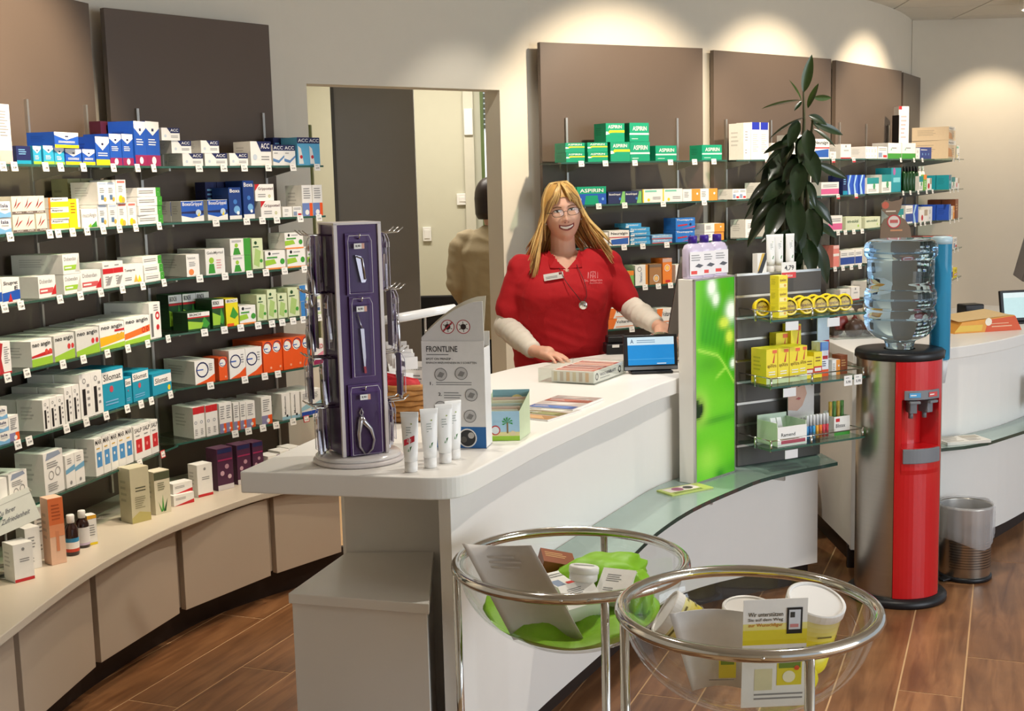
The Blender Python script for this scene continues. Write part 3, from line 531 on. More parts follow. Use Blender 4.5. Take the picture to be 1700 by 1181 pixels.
 'pencil': ('white upright carton with black script', Wt, [('t', 'Meditonsin', .3, .2, .5, .9, Bk, 1), ('r', 0, 0, 1, .12, H('#9ac4d6')), ('o', .6, .14, .12, Bk)]),
 'bluefoot': ('white carton with blue foot', Wt, [('r', 0, 0, 1, .16, H('#2a50b0')), ('p', [(0, .2), (1, .3), (1, .55), (0, .35)], H('#9cc8d6')), ('l', .15, .65, .85, .9, 4, Gy)]),
 'olivetall': ('tall olive carton with gold foot', H('#c3bda0'), [('l', .25, .55, .8, .66, 2, H('#5a5a48')), ('p', [(0, 0), (1, 0), (1, .14), (.4, .2), (0, .1)], H('#b6ac6a')), ('l', .2, .25, .8, .48, 6, H('#8d8a70'))]),
 'aloe': ('cream carton with green plant print', H('#d8d2ba'), [('r', 0, .8, 1, .98, H('#51563e')), ('p', [(.4, .05), (.5, .45), (.56, .08)], Gn), ('p', [(.5, .05), (.8, .35), (.66, .05)], Dg), ('p', [(.45, .05), (.2, .3), (.36, .05)], Gn), ('l', .2, .55, .8, .75, 4, H('#7d7f68'))]),
 'flatred': ('flat white carton with red wedge', Wt, [('p', [(0, 0), (1, .35), (1, 0)], Rd), ('l', .1, .5, .6, .75, 2, Gy)]),
 'redbase': ('white upright carton with red base', Wt, [('r', 0, 0, 1, .08, Rd), ('l', .3, .5, .8, .62, 2, Gy), ('o', .5, .85, .08, Gy)]),
 'purple': ('purple hair colour carton', H('#4c1f40'), [('r', 0, 0, 1, .12, H('#d6d0d2')), ('r', .05, .88, .95, .98, Nv), ('o', .3, .4, .13, H('#c9a0b0')), ('o', .6, .55, .13, H('#b88a9c')), ('o', .75, .3, .12, H('#d0b0ba')), ('r', .05, .7, .95, .74, Mg)]),
 'smallpurple': ('flat white carton with purple print', Wt, [('o', .4, .5, .16, H('#8a5a9a')), ('r', .75, 0, 1, 1, H('#6a3a72')), ('l', .08, .6, .6, .8, 1, Gy)]),
 'orangetall': ('tall orange carton fading to white', H('#e9c0a4'), [('r', 0, .6, 1, 1, H('#df7440')), ('r', 0, .42, 1, .6, H('#e6976c')), ('l', .2, .66, .8, .92, 5, H('#b5552a')), ('r', .4, .2, .6, .5, H('#d88a62'))]),
 'plain': ('plain white carton', Wt, [('l', .2, .5, .8, .8, 4, Gy), ('l', .2, .15, .5, .3, 2, Gy)]),
 'whiteyel': ('white carton with yellow edge', Wt, [('r', 0, .88, 1, 1, H('#e2aa30')), ('r', 0, 0, 1, .08, Yl), ('l', .2, .3, .8, .7, 5, Gy)]),
 'aspi': ('green carton with yellow stripe', Em, [('p', [(.05, .42), (.3, .5), (1, .5), (1, .62), (.2, .62)], Yl), ('t', 'ASPIRIN', .12, .72, .85, .9, Wt), ('p', [(0, .38), (.2, .42), (.1, .55), (0, .55)], Wt)]),
 'aspiw': ('green carton with white stripe', Em, [('r', 0, .36, 1, .46, H('#bfe6d8')), ('t', 'ASPIRIN', .16, .58, .88, .82, Wt), ('l', .1, .1, .6, .2, 1, H('#bfe6d8'))]),
 'greenblue': ('green and blue tablet carton', Em, [('r', 0, 0, 1, .6, H('#2455b4')), ('p', [(.25, 0), (.75, 0), (.7, .5), (.3, .5)], Em), ('t', 'ASPIRIN', .1, .68, .9, .88, Wt), ('o', .12, .3, .08, Lb), ('o', .88, .3, .08, Lb)]),
 'navygreen': ('navy carton with green leaf end', H('#27305a'), [('p', [(.7, 0), (1, 0), (1, 1), (.85, 1)], H('#7cc06a')), ('t', 'BoxaGrippal', .06, .66, .72, .86, Wt), ('o', .7, .4, .12, H('#3f78c4'))]),
 'yfruit': ('yellow-fruit carton with green head', Wt, [('r', .12, .78, .7, .92, H('#7cc8b0')), ('o', .3, .2, .12, Yl), ('r', 0, 0, .06, 1, Yl), ('l', .5, .2, .9, .45, 2, Gy)]),
 'wora': ('white carton with orange half', Wt, [('r', .5, 0, 1, 1, H('#ee9a3a')), ('o', .82, .6, .1, Wt), ('l', .08, .3, .42, .8, 4, Gy)]),
 'neural': ('white and blue tablet carton', Wt, [('p', [(.1, .08), (.95, .08), (.95, .5), (.1, .4)], H('#2f60b4')), ('r', 0, .52, 1, .58, Rd), ('t', 'Neuralgin', .1, .68, .92, .9, Bk)]),
 'thoma': ('blue tablet carton', H('#2c78cc'), [('t', 'Thomapyrin', .04, .72, .9, .93, Wt), ('o', .76, .45, .12, Nv), ('p', [(.1, .3), (.6, .4), (.6, .5), (.1, .42)], Rd), ('p', [(.3, .05), (1, .2), (1, .3)], H('#e64a78'))]),
 'flatblue': ('flat blue carton', H('#3f9bd0'), [('t', 'Paracetamol', .06, .4, .8, .85, Wt), ('r', 0, 0, .2, .3, Wt)]),
 'flatred2': ('flat blue and red carton', H('#7fb2dc'), [('t', 'Ibuprofen', .06, .5, .8, .9, Wt), ('r', 0, 0, 1, .25, H('#c05a5a'))]),
 'bronze': ('bronze metallic carton', H('#a8794a'), [('o', .55, .3, .16, H('#f2c070')), ('q', .55, .3, .24, .05, Wt), ('r', 0, .85, 1, 1, H('#7d6a58'))]),
 'whiteoval': ('white carton with grey oval', Wt, [('q', .35, .8, .17, .05, Gy), ('t', 'ThermaCare', .35, .15, .55, .65, H('#8a93a8'), 1), ('r', .82, 0, 1, 1, H('#d8892c'))]),
 'orangesun': ('orange carton with sun', H('#e8822c'), [('o', .5, .62, .2, H('#f8c860')), ('q', .5, .62, .3, .05, Wt), ('r', 0, .85, 1, 1, H('#c9a79a')), ('r', .3, .05, .8, .14, Rd)]),
 'volta': ('white carton with orange wedge', Wt, [('p', [(0, 0), (.2, 0), (.36, 1), (0, 1)], H('#ee7a2c')), ('t', 'Voltaren', .32, .5, .9, .8, Bk), ('r', .3, .1, 1, .2, H('#e8a078'))]),
 'greenora': ('green and orange carton', H('#7cba5a'), [('r', 0, .7, 1, 1, H('#ee8a2c')), ('l', .3, .2, .8, .6, 3, Wt)]),
 'tallblue': ('tall white carton with royal blue square', Wt, [('r', .08, .8, .92, 1, H('#2030a8')), ('l', .15, .2, .85, .7, 9, H('#b8b6b0'))]),
 'pinkwhite': ('white and pink carton', Wt, [('r', 0, .1, 1, .5, H('#e0689a')), ('l', .1, .6, .9, .85, 2, Gy)]),
 'bluewave': ('upright blue carton with light wave', H('#2a56c0'), [('p', [(.2, 0), (.6, 0), (.3, .5), (.7, 1), (.4, 1), (.05, .5)], H('#a8d0f0'))]),
 'greenbot': ('white carton with green lower half', Wt, [('r', 0, 0, 1, .34, Gn), ('l', .3, .6, .8, .75, 1, Gy), ('p', [(.2, .55), (.3, .75), (.25, .5)], Em)]),
 'teal': ('teal carton', H('#1a96a6'), [('r', .2, .4, .9, .6, H('#7fd0dc')), ('o', .3, .85, .16, H('#b060a0'))]),
 'tealwhite': ('white carton with teal head', Wt, [('r', 0, .6, 1, 1, H('#1b8c90')), ('o', .6, .45, .2, H('#4a9a6a')), ('l', .1, .1, .8, .3, 2, Gy)]),
 'paleg': ('pale green sweet tin carton', H('#cfd6b8'), [('t', 'em-eukal', .1, .55, .8, .8, Dg), ('o', .8, .3, .1, Lg)]),
 'brownbox': ('brown carton', H('#8a4a2a'), [('l', .1, .4, .9, .8, 3, Tn)]),
 'beigeor': ('large beige carton with orange sweep', H('#e8d2b0'), [('r', 0, .75, 1, 1, H('#f2ece0')), ('t', 'Magnesium', .06, .8, .7, .92, Bk), ('p', [(0, .1), (.6, .1), (.4, .5), (0, .6)], H('#dc9a60')), ('l', .45, .2, .9, .6, 4, H('#b89870'))]),
 'bluedark': ('dark blue carton with bubbles', H('#27408c'), [('o', .25, .4, .1, Lb), ('o', .5, .4, .1, Lb), ('o', .75, .4, .1, Lb), ('l', .1, .7, .9, .85, 1, Wt)]),
 'redround': ('white carton with red star', Wt, [('o', .35, .35, .24, Rd), ('p', [(.6, .5), (1, .5), (1, 1), (.6, 1)], H('#b9a890'))]),
 'mixed': ('white carton with red print', Wt, [('r', .05, .1, .45, .5, H('#8a9ab6')), ('r', .55, .1, .95, .3, Rd), ('l', .1, .65, .9, .9, 2, Gy)]),
 'pinktube': ('salmon pink carton', H('#e88a80'), [('r', 0, .5, 1, .62, Wt), ('r', 0, .85, 1, 1, H('#f2c2bc'))]),
 'bluewhite': ('white carton with blue lower half', Wt, [('r', 0, .1, 1, .55, H('#2c4a9c')), ('l', .1, .65, .9, .85, 2, Gy)]),
 'yellowbox': ('yellow and white vitamin carton', H('#f0dc2c'), [('r', 0, 0, 1, .18, Pg), ('p', [(.55, .6), (.8, .95), (.7, .6)], Rd), ('r', .55, .88, .95, .97, H('#e86a3a')), ('t', 'apiXtra', .1, .45, .9, .58, H('#8a6a10')), ('l', .2, .24, .8, .38, 2, Wt)]),
 'yellowsm': ('small yellow lozenge carton', H('#f0dc2c'), [('r', .1, .15, .9, .45, H('#f6ec9a')), ('t', 'ipalat', .15, .55, .85, .8, H('#7a4a20')), ('o', .7, .3, .12, H('#e0a030'))]),
 'yelred': ('small yellow carton with red band', H('#f0dc2c'), [('r', 0, .2, 1, .45, Rd), ('r', .1, .26, .9, .39, Wt), ('l', .2, .6, .8, .85, 2, H('#8a6a10'))]),
 'bluegel': ('upright blue, white and orange carton', H('#e9ecf4'), [('r', 0, .75, 1, 1, H('#6a9ad8')), ('r', 0, 0, 1, .2, Og), ('r', .3, .5, .9, .6, Rd), ('l', .25, .28, .8, .46, 3, Nv), ('r', 0, 0, .16, 1, H('#3b62b8'))]),
}
BOXMESH = {}; COUNT = {}; QUEUE = []
ORD = ['first', 'second', 'third', 'fourth', 'fifth', 'sixth', 'seventh', 'eighth', 'ninth', 'tenth', 'eleventh', 'twelfth', 'thirteenth']
def box_mesh(style, w, d, h):
    key = (style, round(w, 3), round(d, 2), round(h, 3))
    if key in BOXMESH: return BOXMESH[key]
    look, base, pr = ST[style]; m = MB(); m.box(-w/2, w/2, 0, d, 0, h, base)
    for f, dx in ((frame((-w/2, 0, 0), (w, 0, 0), (0, 0, h)), 1),):
        for i, q in enumerate(pr):
            k = 1+i*.5
            if q[0] == 'r': m.rect(f, q[1], q[2], q[3], q[4], q[5], k)
            elif q[0] == 'p': m.patch(f, q[1], q[2], k)
            elif q[0] == 'o':
                r = min(q[3], q[3]*h/w*1.0); m.disc(f, q[1], q[2], r, q[4], k, 12)
            elif q[0] == 'q':
                r = min(q[3], q[3]*h/w); m.ring(f, q[1], q[2], r, q[4]*r/q[3], q[5], k, 14)
            elif q[0] == 't': m.text(f, q[1], q[2], q[3], q[4], q[5], q[6], k, len(q) > 7)
            elif q[0] == 'l': m.lines(f, q[1], q[2], q[3], q[4], q[5], q[6], k)
    # the narrow sides carry a dark rule and small print as most cartons do
    s1 = frame((-w/2, d, 0), (0, -d, 0), (0, 0, h)); m.lines(s1, .15, .35, .8, .8, 4, tuple(c*.72 for c in base), 1)
    me = m.mesh('carton'); me.materials.append(PRINT); BOXMESH[key] = me; return me
def put(bay, k, px0, px1, hpx, style, lift=0, inset=.012, depth=.11, rows=1, n=1, tiers=1, jit=2.0):
    """n cartons side by side between two picture columns on shelf k; sizes follow from the shelf's place"""
    z = bay.zs[k]; a, b2 = bay.s_at(px0, z, inset), bay.s_at(px1, z, inset); step = (b2-a)/n
    q = bay.front((a+b2)/2, inset); sc = FPX/proj((q.x, q.y, z))[2]; h = hpx/sc; zz = z+.0008+lift/sc
    depth = min(depth, (bay.dep-.03-inset)/rows)
    for t_ in range(tiers):
        for i in range(n):
            for r in range(rows):
                q = bay.front(a+step*(i+.5), inset+r*(depth+.002)+(random.uniform(0, .007) if r == 0 and rows == 1 else 0))
                QUEUE.append((bay, k, style, step-.0022, depth-.002, h-.001, (q.x, q.y, zz+t_*h), bay.rz+math.radians(random.uniform(-jit, jit)), px0+i, t_, r, lift))
def flush():
    groups = {}
    for e in QUEUE: groups.setdefault((id(e[0]), e[1], ST[e[2]][0]), []).append(e)
    names = ['top', 'second', 'third', 'fourth', 'fifth', 'sixth', 'bottom']
    for g in groups.values():
        # count from the doorway for the two near bays, from the woman for the others: both mean nearest the door first
        bay = g[0][0]; near = bay in (A, B); g.sort(key=lambda e: (-e[8] if near else e[8], e[7] if False else e[9]+e[11]/100, e[10])); n = len(g)
        for i, e in enumerate(g):
            bay, k, st, w_, d, h, loc, rz = e[:8]
            o = bpy.data.objects.new('carton', box_mesh(st, w_, d, h)); COL.objects.link(o); o.location = loc; o.rotation_euler = (0, 0, rz)
            where = '%s shelf, %s' % (names[k], bay.desc)
            look = ST[st][0]
            lab = '%s on the %s' % (look, where) if n == 1 else '%s, %s of %d from %s, %s' % (look, ORD[min(i, 12)] if i < 13 else '%dth' % (i+1), n, 'doorway' if near else 'woman', where)
            if len(lab.split()) > 16: lab = lab.replace('bay behind the', 'behind').replace(' from doorway', '').replace(' from woman', '')
            tag(o, lab, 'carton', 'cartons on the %s' % where)
def row(bay, k, spec):
    for s in spec: put(bay, k, *s[:4], **(s[4] if len(s) > 4 else {}))
D = dict
# ---------------------------------------------------------------- near bay
row(A, 0, [(2, 23, 98, 'pinktall'), (-22, -2, 98, 'pinktall'), (30, 54, 30, 'navy'), (56, 70, 30, 'aqua'), (73, 91, 31, 'aqua'), (92, 108, 28, 'aqua'), (110, 138, 26, 'shieldyellow'), (94, 133, 26, 'shieldyellow', D(lift=27, inset=.0)),
           (139, 161, 26, 'shieldyellow'), (162, 185, 47, 'shieldyellow'), (187, 206, 52, 'shieldmag'), (207, 225, 52, 'shieldmag'), (172, 196, 74, 'maroon', D(inset=.13, depth=.05)), (197, 219, 74, 'maroon', D(inset=.13, depth=.05)), (226, 246, 73, 'shieldmag'), (247, 269, 73, 'shieldmag')])
row(A, 1, [(-18, 0, 27, 'wave', D(tiers=2)), (1, 22, 27, 'wave', D(tiers=2)), (24, 80, 30, 'branch', D(n=3, tiers=2)), (83, 117, 18, 'yband', D(tiers=3)), (118, 136, 50, 'ytall'), (120, 162, 80, 'olive', D(n=2, inset=.13, depth=.07)), (138, 165, 32, 'muco'),
           (166, 198, 37, 'goldblue', D(n=2, tiers=2)), (199, 229, 38, 'wyellow', D(n=2)), (197, 213, 38, 'wyellow', D(lift=38)), (231, 271, 15, 'greenend', D(tiers=4))])
row(A, 2, [(-30, 5, 42, 'salvia'), (6, 37, 42, 'salvia'), (67, 97, 36, 'dobred', D(depth=.2)), (108, 137, 33, 'dobgreen', D(tiers=2, depth=.2)), (139, 171, 34, 'dobred'), (173, 207, 43, 'redtop', D(n=2)), (208, 240, 33, 'golddrop'), (241, 273, 14, 'greenend', D(tiers=3))])
row(A, 3, [(-18, 22, 54, 'redleaf', D(n=2)), (53, 89, 43, 'neored', D(rows=2)), (91, 126, 43, 'neogreen', D(rows=2)), (128, 166, 43, 'neogreen', D(rows=2)), (168, 207, 43, 'neoyellow', D(rows=2)), (209, 249, 43, 'neoorange', D(rows=2)), (251, 269, 60, 'redhook', D(depth=.2))])
row(A, 4, [(-20, 17, 21, 'wave', D(n=2, tiers=3)), (18, 34, 43, 'purplefoot'), (73, 109, 52, 'blackstrip', D(n=3, depth=.1, rows=2)), (110, 135, 61, 'blackstrip', D(n=2, rows=2)), (136, 173, 73, 'blackstrip', D(n=2, rows=2)), (175, 209, 68, 'sil', D(depth=.14)), (211, 222, 45, 'sil'), (224, 252, 50, 'sil', D(depth=.14)), (255, 286, 36, 'sily')])
row(A, 5, [(76, 109, 72, 'whitebig'), (111, 142, 55, 'whiteblue', D(n=2, rows=2, depth=.08)), (160, 222, 62, 'mar', D(n=5, rows=2, depth=.08)), (225, 265, 56, 'salpred', D(n=3, rows=2, depth=.08)), (20, 52, 60, 'whitebig'), (-20, 18, 60, 'plain')])
# ---------------------------------------------------------------- bay beside the doorway
row(B, 0, [(304, 338, 21, 'acc'), (341, 378, 21, 'acc'), (382, 414, 21, 'acc'), (288, 321, 21, 'acc', D(lift=21)), (336, 367, 21, 'acc', D(lift=21)), (271, 302, 21, 'acc', D(lift=42)), (272, 302, 21, 'acc', D(tiers=2, inset=.135, depth=.08)), (417, 452, 40, 'acc'), (454, 493, 34, 'accwave', D(n=2)), (456, 490, 47, 'navy', D(n=2, inset=.135, depth=.06)), (495, 534, 46, 'accblue', D(n=2))])
row(B, 1, [(302, 339, 34, 'boxa', D(rows=2, depth=.07)), (347, 381, 34, 'boxa'), (344, 382, 62, 'navy', D(n=2, inset=.133, depth=.07)), (383, 404, 53, 'boxatall'), (406, 425, 63, 'boxatall'), (434, 468, 28, 'grippo'), (427, 458, 28, 'grippo', D(lift=28, inset=.02)), (470, 486, 17, 'plain'), (487, 502, 17, 'mixed'), (503, 537, 51, 'orangefoot', D(n=2))])
row(B, 2, [(311, 333, 37, 'orangedot', D(depth=.18)), (343, 376, 43, 'gelo', D(depth=.18)), (385, 419, 28, 'greenspine', D(tiers=2, depth=.16)), (421, 439, 54, 'prosptall'), (442, 475, 31, 'prosp'), (477, 508, 31, 'prosp'), (510, 542, 31, 'prosp'), (476, 507, 27, 'prosp', D(lift=31))])
row(B, 3, [(313, 350, 31, 'darkgreen', D(depth=.1)), (283, 350, 58, 'darkgreen', D(n=3, inset=.133, depth=.08)), (355, 375, 48, 'darkgreen'), (377, 398, 46, 'yelgreen'), (400, 427, 31, 'prosp'), (429, 445, 46, 'prosptall'), (446, 462, 52, 'prosptall'), (463, 479, 44, 'prosptall'), (480, 499, 51, 'prosptall'), (501, 535, 26, 'antall', D(tiers=2))])
row(B, 4, [(325, 359, 39, 'swoosh', D(depth=.2)), (366, 380, 38, 'orange'), (382, 436, 47, 'swoosh', D(n=2)), (438, 520, 52, 'orange', D(n=5, depth=.2)), (521, 541, 42, 'redpink')])
row(B, 5, [(323, 364, 52, 'redcap', D(n=4, depth=.14)), (366, 388, 50, 'purplefoot', D(n=2, depth=.16)), (390, 410, 46, 'purplefoot', D(n=2, depth=.16)), (411, 426, 44, 'purplefoot', D(depth=.16)), (435, 453, 46, 'purplefoot', D(depth=.16)), (470, 499, 44, 'pencil', D(n=2, depth=.16)), (501, 535, 42, 'bluefoot', D(n=2, depth=.16))])
# ---------------------------------------------------------------- bays on the far curve
row(C1, 0, [(940, 972, 16, 'aspi', D(tiers=2)), (976, 1010, 16, 'aspi', D(tiers=2)), (1014, 1046, 32, 'aspi'), (1047, 1080, 32, 'aspiw'), (1006, 1038, 31, 'aspi', D(lift=32, inset=.02)), (1046, 1079, 31, 'aspiw', D(lift=32)), (1088, 1124, 25, 'aspiw'), (1165, 1199, 25, 'aspiw')])
row(C1, 1, [(922, 957, 30, 'greenblue'), (958, 1008, 30, 'greenblue'), (1010, 1066, 20, 'navygreen', D(n=2)), (1067, 1133, 22, 'yfruit', D(n=2)), (1134, 1192, 20, 'wora', D(n=2))])
row(C1, 2, [(980, 1010, 23, 'plain'), (1012, 1045, 25, 'neural'), (1047, 1080, 7, 'flatblue', D(tiers=4)), (1040, 1066, 7, 'flatblue', D(lift=28, inset=.04)), (1083, 1117, 7, 'flatred2', D(tiers=2)), (1122, 1155, 20, 'thoma', D(tiers=2)), (1170, 1203, 14, 'wora', D(tiers=2))])
row(C1, 3, [(1020, 1036, 25, 'wora'), (1037, 1053, 26, 'greenora'), (1055, 1076, 34, 'whiteoval'), (1078, 1099, 34, 'bronze'), (1101, 1117, 42, 'orangesun'), (1122, 1150, 30, 'plain')])
row(C1, 4, [(1010, 1052, 17, 'volta', D(tiers=2)), (1056, 1090, 20, 'volta'), (1092, 1120, 26, 'volta'), (1125, 1160, 20, 'mixed')])
row(C2, 0, [(1235, 1246, 60, 'plain'), (1247, 1277, 61, 'tallblue', D(n=2)), (1281, 1304, 27, 'wyellow'), (1314, 1342, 40, 'plain'), (1350, 1377, 33, 'neural'), (1378, 1388, 12, 'plain'), (1396, 1413, 24, 'redbase')])
row(C2, 1, [(1217, 1240, 17, 'mixed', D(n=2)), (1262, 1290, 26, 'redtop'), (1300, 1322, 30, 'whiteyel'), (1332, 1348, 34, 'yfruit'), (1364, 1394, 22, 'pinkwhite'), (1399, 1407, 32, 'navy'), (1408, 1436, 32, 'bluewave', D(n=3))])
row(C2, 2, [(1238, 1256, 30, 'plain'), (1272, 1300, 24, 'greenbot'), (1305, 1330, 20, 'wyellow'), (1340, 1360, 26, 'mixed'), (1376, 1398, 26, 'pinkwhite'), (1404, 1430, 22, 'paleg')])
row(C2, 3, [(1280, 1310, 26, 'bluewhite'), (1340, 1362, 24, 'plain'), (1384, 1394, 36, 'pinktube'), (1396, 1432, 26, 'bluewhite', D(n=3))])
row(C2, 4, [(1396, 1412, 20, 'plain'), (1414, 1428, 22, 'redbase')])
row(C3, 0, [(1437, 1457, 20, 'plain', D(n=4)), (1458, 1474, 20, 'mixed'), (1475, 1498, 26, 'greenbot'), (1499, 1520, 26, 'greenbot'), (1521, 1527, 18, 'plain'), (1528, 1547, 19, 'bluedark')])
row(C3, 1, [(1441, 1459, 26, 'tealwhite'), (1464, 1479, 30, 'tealwhite'), (1480, 1497, 40, 'teal'), (1527, 1533, 24, 'tealwhite'), (1534, 1539, 26, 'greenora'), (1540, 1547, 20, 'redround')])
row(C3, 2, [(1438, 1462, 18, 'paleg'), (1490, 1502, 26, 'tealwhite'), (1503, 1515, 30, 'bluewhite'), (1516, 1526, 30, 'bluewave'), (1527, 1540, 20, 'redround'), (1541, 1548, 24, 'plain')])
row(C3, 3, [(1438, 1470, 24, 'mixed', D(n=2)), (1476, 1520, 28, 'bluewhite', D(n=3)), (1523, 1534, 22, 'orange', D(n=2)), (1536, 1547, 24, 'teal')])
row(C3, 4, [(1440, 1470, 26, 'mixed', D(n=2)), (1472, 1502, 22, 'redtop', D(n=2)), (1506, 1540, 26, 'antall', D(n=2))])
row(C4, 0, [(1576, 1587, 30, 'beigeor', D(depth=.26)), (1588, 1593, 22, 'yfruit', D(depth=.26)), (1576, 1587, 22, 'beigeor', D(lift=30, depth=.26))])
row(C4, 1, [(1575, 1579, 24, 'teal', D(depth=.09, rows=3)), (1580, 1585, 20, 'tealwhite', D(depth=.09, rows=3)), (1586, 1592, 18, 'redround', D(depth=.1, rows=2))])
row(C4, 2, [(1575, 1578, 26, 'bluewave', D(depth=.09, rows=3)), (1579, 1584, 22, 'wora', D(depth=.1, rows=2)), (1585, 1591, 32, 'brownbox', D(depth=.1, rows=2))])
row(C4, 3, [(1575, 1580, 24, 'pinktube', D(depth=.09, rows=3)), (1582, 1589, 18, 'mixed', D(depth=.1, rows=2))])
row(C4, 4, [(1576, 1582, 22, 'bluewhite', D(depth=.1, rows=2)), (1583, 1589, 16, 'yelred', D(depth=.1, rows=2))])
flush()
# ---------------------------------------------------------------- price tags on the shelf edges
for bay, k, pxs in ((A, 0, (2, 21, 73, 98, 136, 186, 226, 253)), (A, 1, (14, 80, 94, 118, 142, 169, 196, 223, 262)), (A, 2, (5, 32, 97, 131, 165, 201, 235, 270)), (A, 3, (10, 42, 102, 136, 176, 210, 243, 277)), (A, 4, (27, 46, 108, 141, 174, 209, 232, 249, 281)), (A, 5, (201, 230, 268)),
                    (B, 0, (329, 370, 404, 444, 485, 525)), (B, 1, (357, 408, 434, 458, 497, 528)), (B, 2, (330, 372, 413, 440, 471, 504)), (B, 3, (338, 371, 398, 427, 450, 467, 485, 502, 528)), (B, 4, (348, 405, 438, 460, 512, 538)), (B, 5, (389, 411, 435, 457, 485, 507, 523))):
    bay.tags(k, pxs, [4 if (bay is A and k == 5 and p == 268) or (bay is B and k == 5 and p == 507) else (i*3+k) % 4 for i, p in enumerate(pxs)])
for bay, k, pxs in ((C1, 0, (964, 1004, 1053, 1112, 1152, 1184)), (C1, 1, (993, 1036, 1100, 1168)), (C1, 2, (1035, 1066, 1106)), (C1, 3, (1070, 1092, 1112)), (C1, 4, (1048,))): bay.tags(k, pxs)
for bay, k, pxs in ((C2, 0, (1272, 1382)), (C2, 1, (1250, 1390)), (C2, 0, (1416,)), (C2, 1, (1420,))): bay.tags(k, pxs, [6]*len(pxs))
for bay, k, pxs in ((C3, 0, (1494, 1516, 1530)), (C3, 1, (1498, 1510, 1523, 1537, 1547)), (C2, 2, (1390, 1402, 1416, 1430)), (C3, 2, (1518, 1527, 1534, 1544)), (C2, 3, (1385, 1398, 1412, 1426)), (C4, 0, (1582, 1591)), (C4, 1, (1576, 1582, 1589)), (C4, 2, (1576, 1583, 1590)), (C4, 3, (1576, 1583, 1589)), (C4, 4, (1578, 1588))): bay.tags(k, pxs)
# ================================================================== LOOSE THINGS ON THE LOW WORKTOP
def loose_box(name, label, style, px, py, z, wpx, hpx, d, rz, group=None, y=None):
    """a carton standing on a surface of height z; px, py is the middle of its front foot"""
    p = atz(px, py, z); sc = FPX/proj(p)[2]
    o = bpy.data.objects.new(name, box_mesh(style, wpx/sc, d, hpx/sc)); COL.objects.link(o); o.location = (p.x, p.y, z+.0008); o.rotation_euler = (0, 0, rz)
    return tag(o, label, 'carton', group)
LW = .472; GR = 'cartons on the low worktop'
ra, rb = math.radians(60), math.radians(50)
loose_box('carton', 'small white carton standing in front of the hand-written card', 'redbase', 42, 965, LW, 34, 64, .07, ra*.8, GR)
loose_box('carton', 'white carton half hidden by the hand-written card', 'plain', 58, 945, LW, 26, 70, .06, ra*.8, GR)
loose_box('carton', 'tall white carton behind the hand-written card', 'plain', 72, 928, LW, 22, 88, .05, ra*.8, GR)
loose_box('carton', 'tall orange carton beside the brown bottles', 'orangetall', 99, 937, LW, 26, 112, .055, ra*.75, GR)
loose_box('carton', 'small white carton with yellow edge behind the brown bottles', 'whiteyel', 155, 905, LW, 16, 50, .04, ra*.7, GR)
loose_box('carton', 'tall olive carton with gold foot on the low worktop', 'olivetall', 236, 867, LW, 36, 92, .075, rb, GR)
loose_box('carton', 'cream carton with green plant print beside the olive carton', 'aloe', 272, 853, LW, 30, 72, .06, rb, GR)
loose_box('carton', 'lower of two flat white cartons with red wedge', 'flatred', 306, 838, LW, 40, 18, .05, rb, GR)
o = loose_box('carton', 'upper of two flat white cartons with red wedge', 'flatred', 305, 836, LW, 38, 18, .05, rb, GR); o.location.z += 18/440; 
loose_box('carton', 'white upright carton with red base beside the purple cartons', 'redbase', 342, 824, LW, 30, 54, .06, rb, GR)
for i, (px, py, w_, h_) in enumerate(((376, 813, 32, 70), (407, 803, 28, 66), (430, 795, 22, 62))):
    loose_box('carton', ('first', 'second', 'third')[i]+' of three purple cartons counted from the white one', 'purple', px, py, LW, w_, h_, .07, rb, GR)
for i, (px, py) in enumerate(((456, 790), (476, 782), (490, 776))):
    loose_box('carton', ('nearest', 'middle', 'last')[i]+' flat white carton with purple print on the low worktop', 'smallpurple', px, py, LW, 24, 34, .08, rb, GR)
BROWNG = mat('brown_bottle_glass', '#2a1410', .12, var=.05, coat=.6)
def bottle(label, px, py, hpx, rpx, bands):
    p = atz(px, py, LW); sc = FPX/proj(p)[2]; h = hpx/sc; r = rpx/sc
    t = thing('medicine_bottle', label, 'bottle', (p.x, p.y, LW))
    MB().lathe([(r*.9, 0), (r, .004), (r, h*.62), (r*.8, h*.72), (r*.45, h*.78), (r*.45, h*.84)], 20).build('body', BROWNG, t)
    MB().lathe([(r*.52, h*.80), (r*.56, h*.81), (r*.56, h*.98), (r*.5, h)], 20).build('cap', WHITEP, t)
    lb_ = MB()
    for a0, a1, c in bands: lb_.lathe([(r*1.01, h*a0), (r*1.01, h*a1)], 20, col=c, cap=False)
    lb_.build('paper_label', PRINT, t)
bottle('brown medicine bottle with blue and white label', 121, 921, 68, 11.5, [(.1, .18, H('#c8452c')), (.18, .34, Wt), (.34, .44, H('#2f86b4'))])
bottle('brown medicine bottle with pale label', 139, 908, 62, 11, [(.08, .14, H('#c9b6d0')), (.14, .56, H('#dcdada'))])
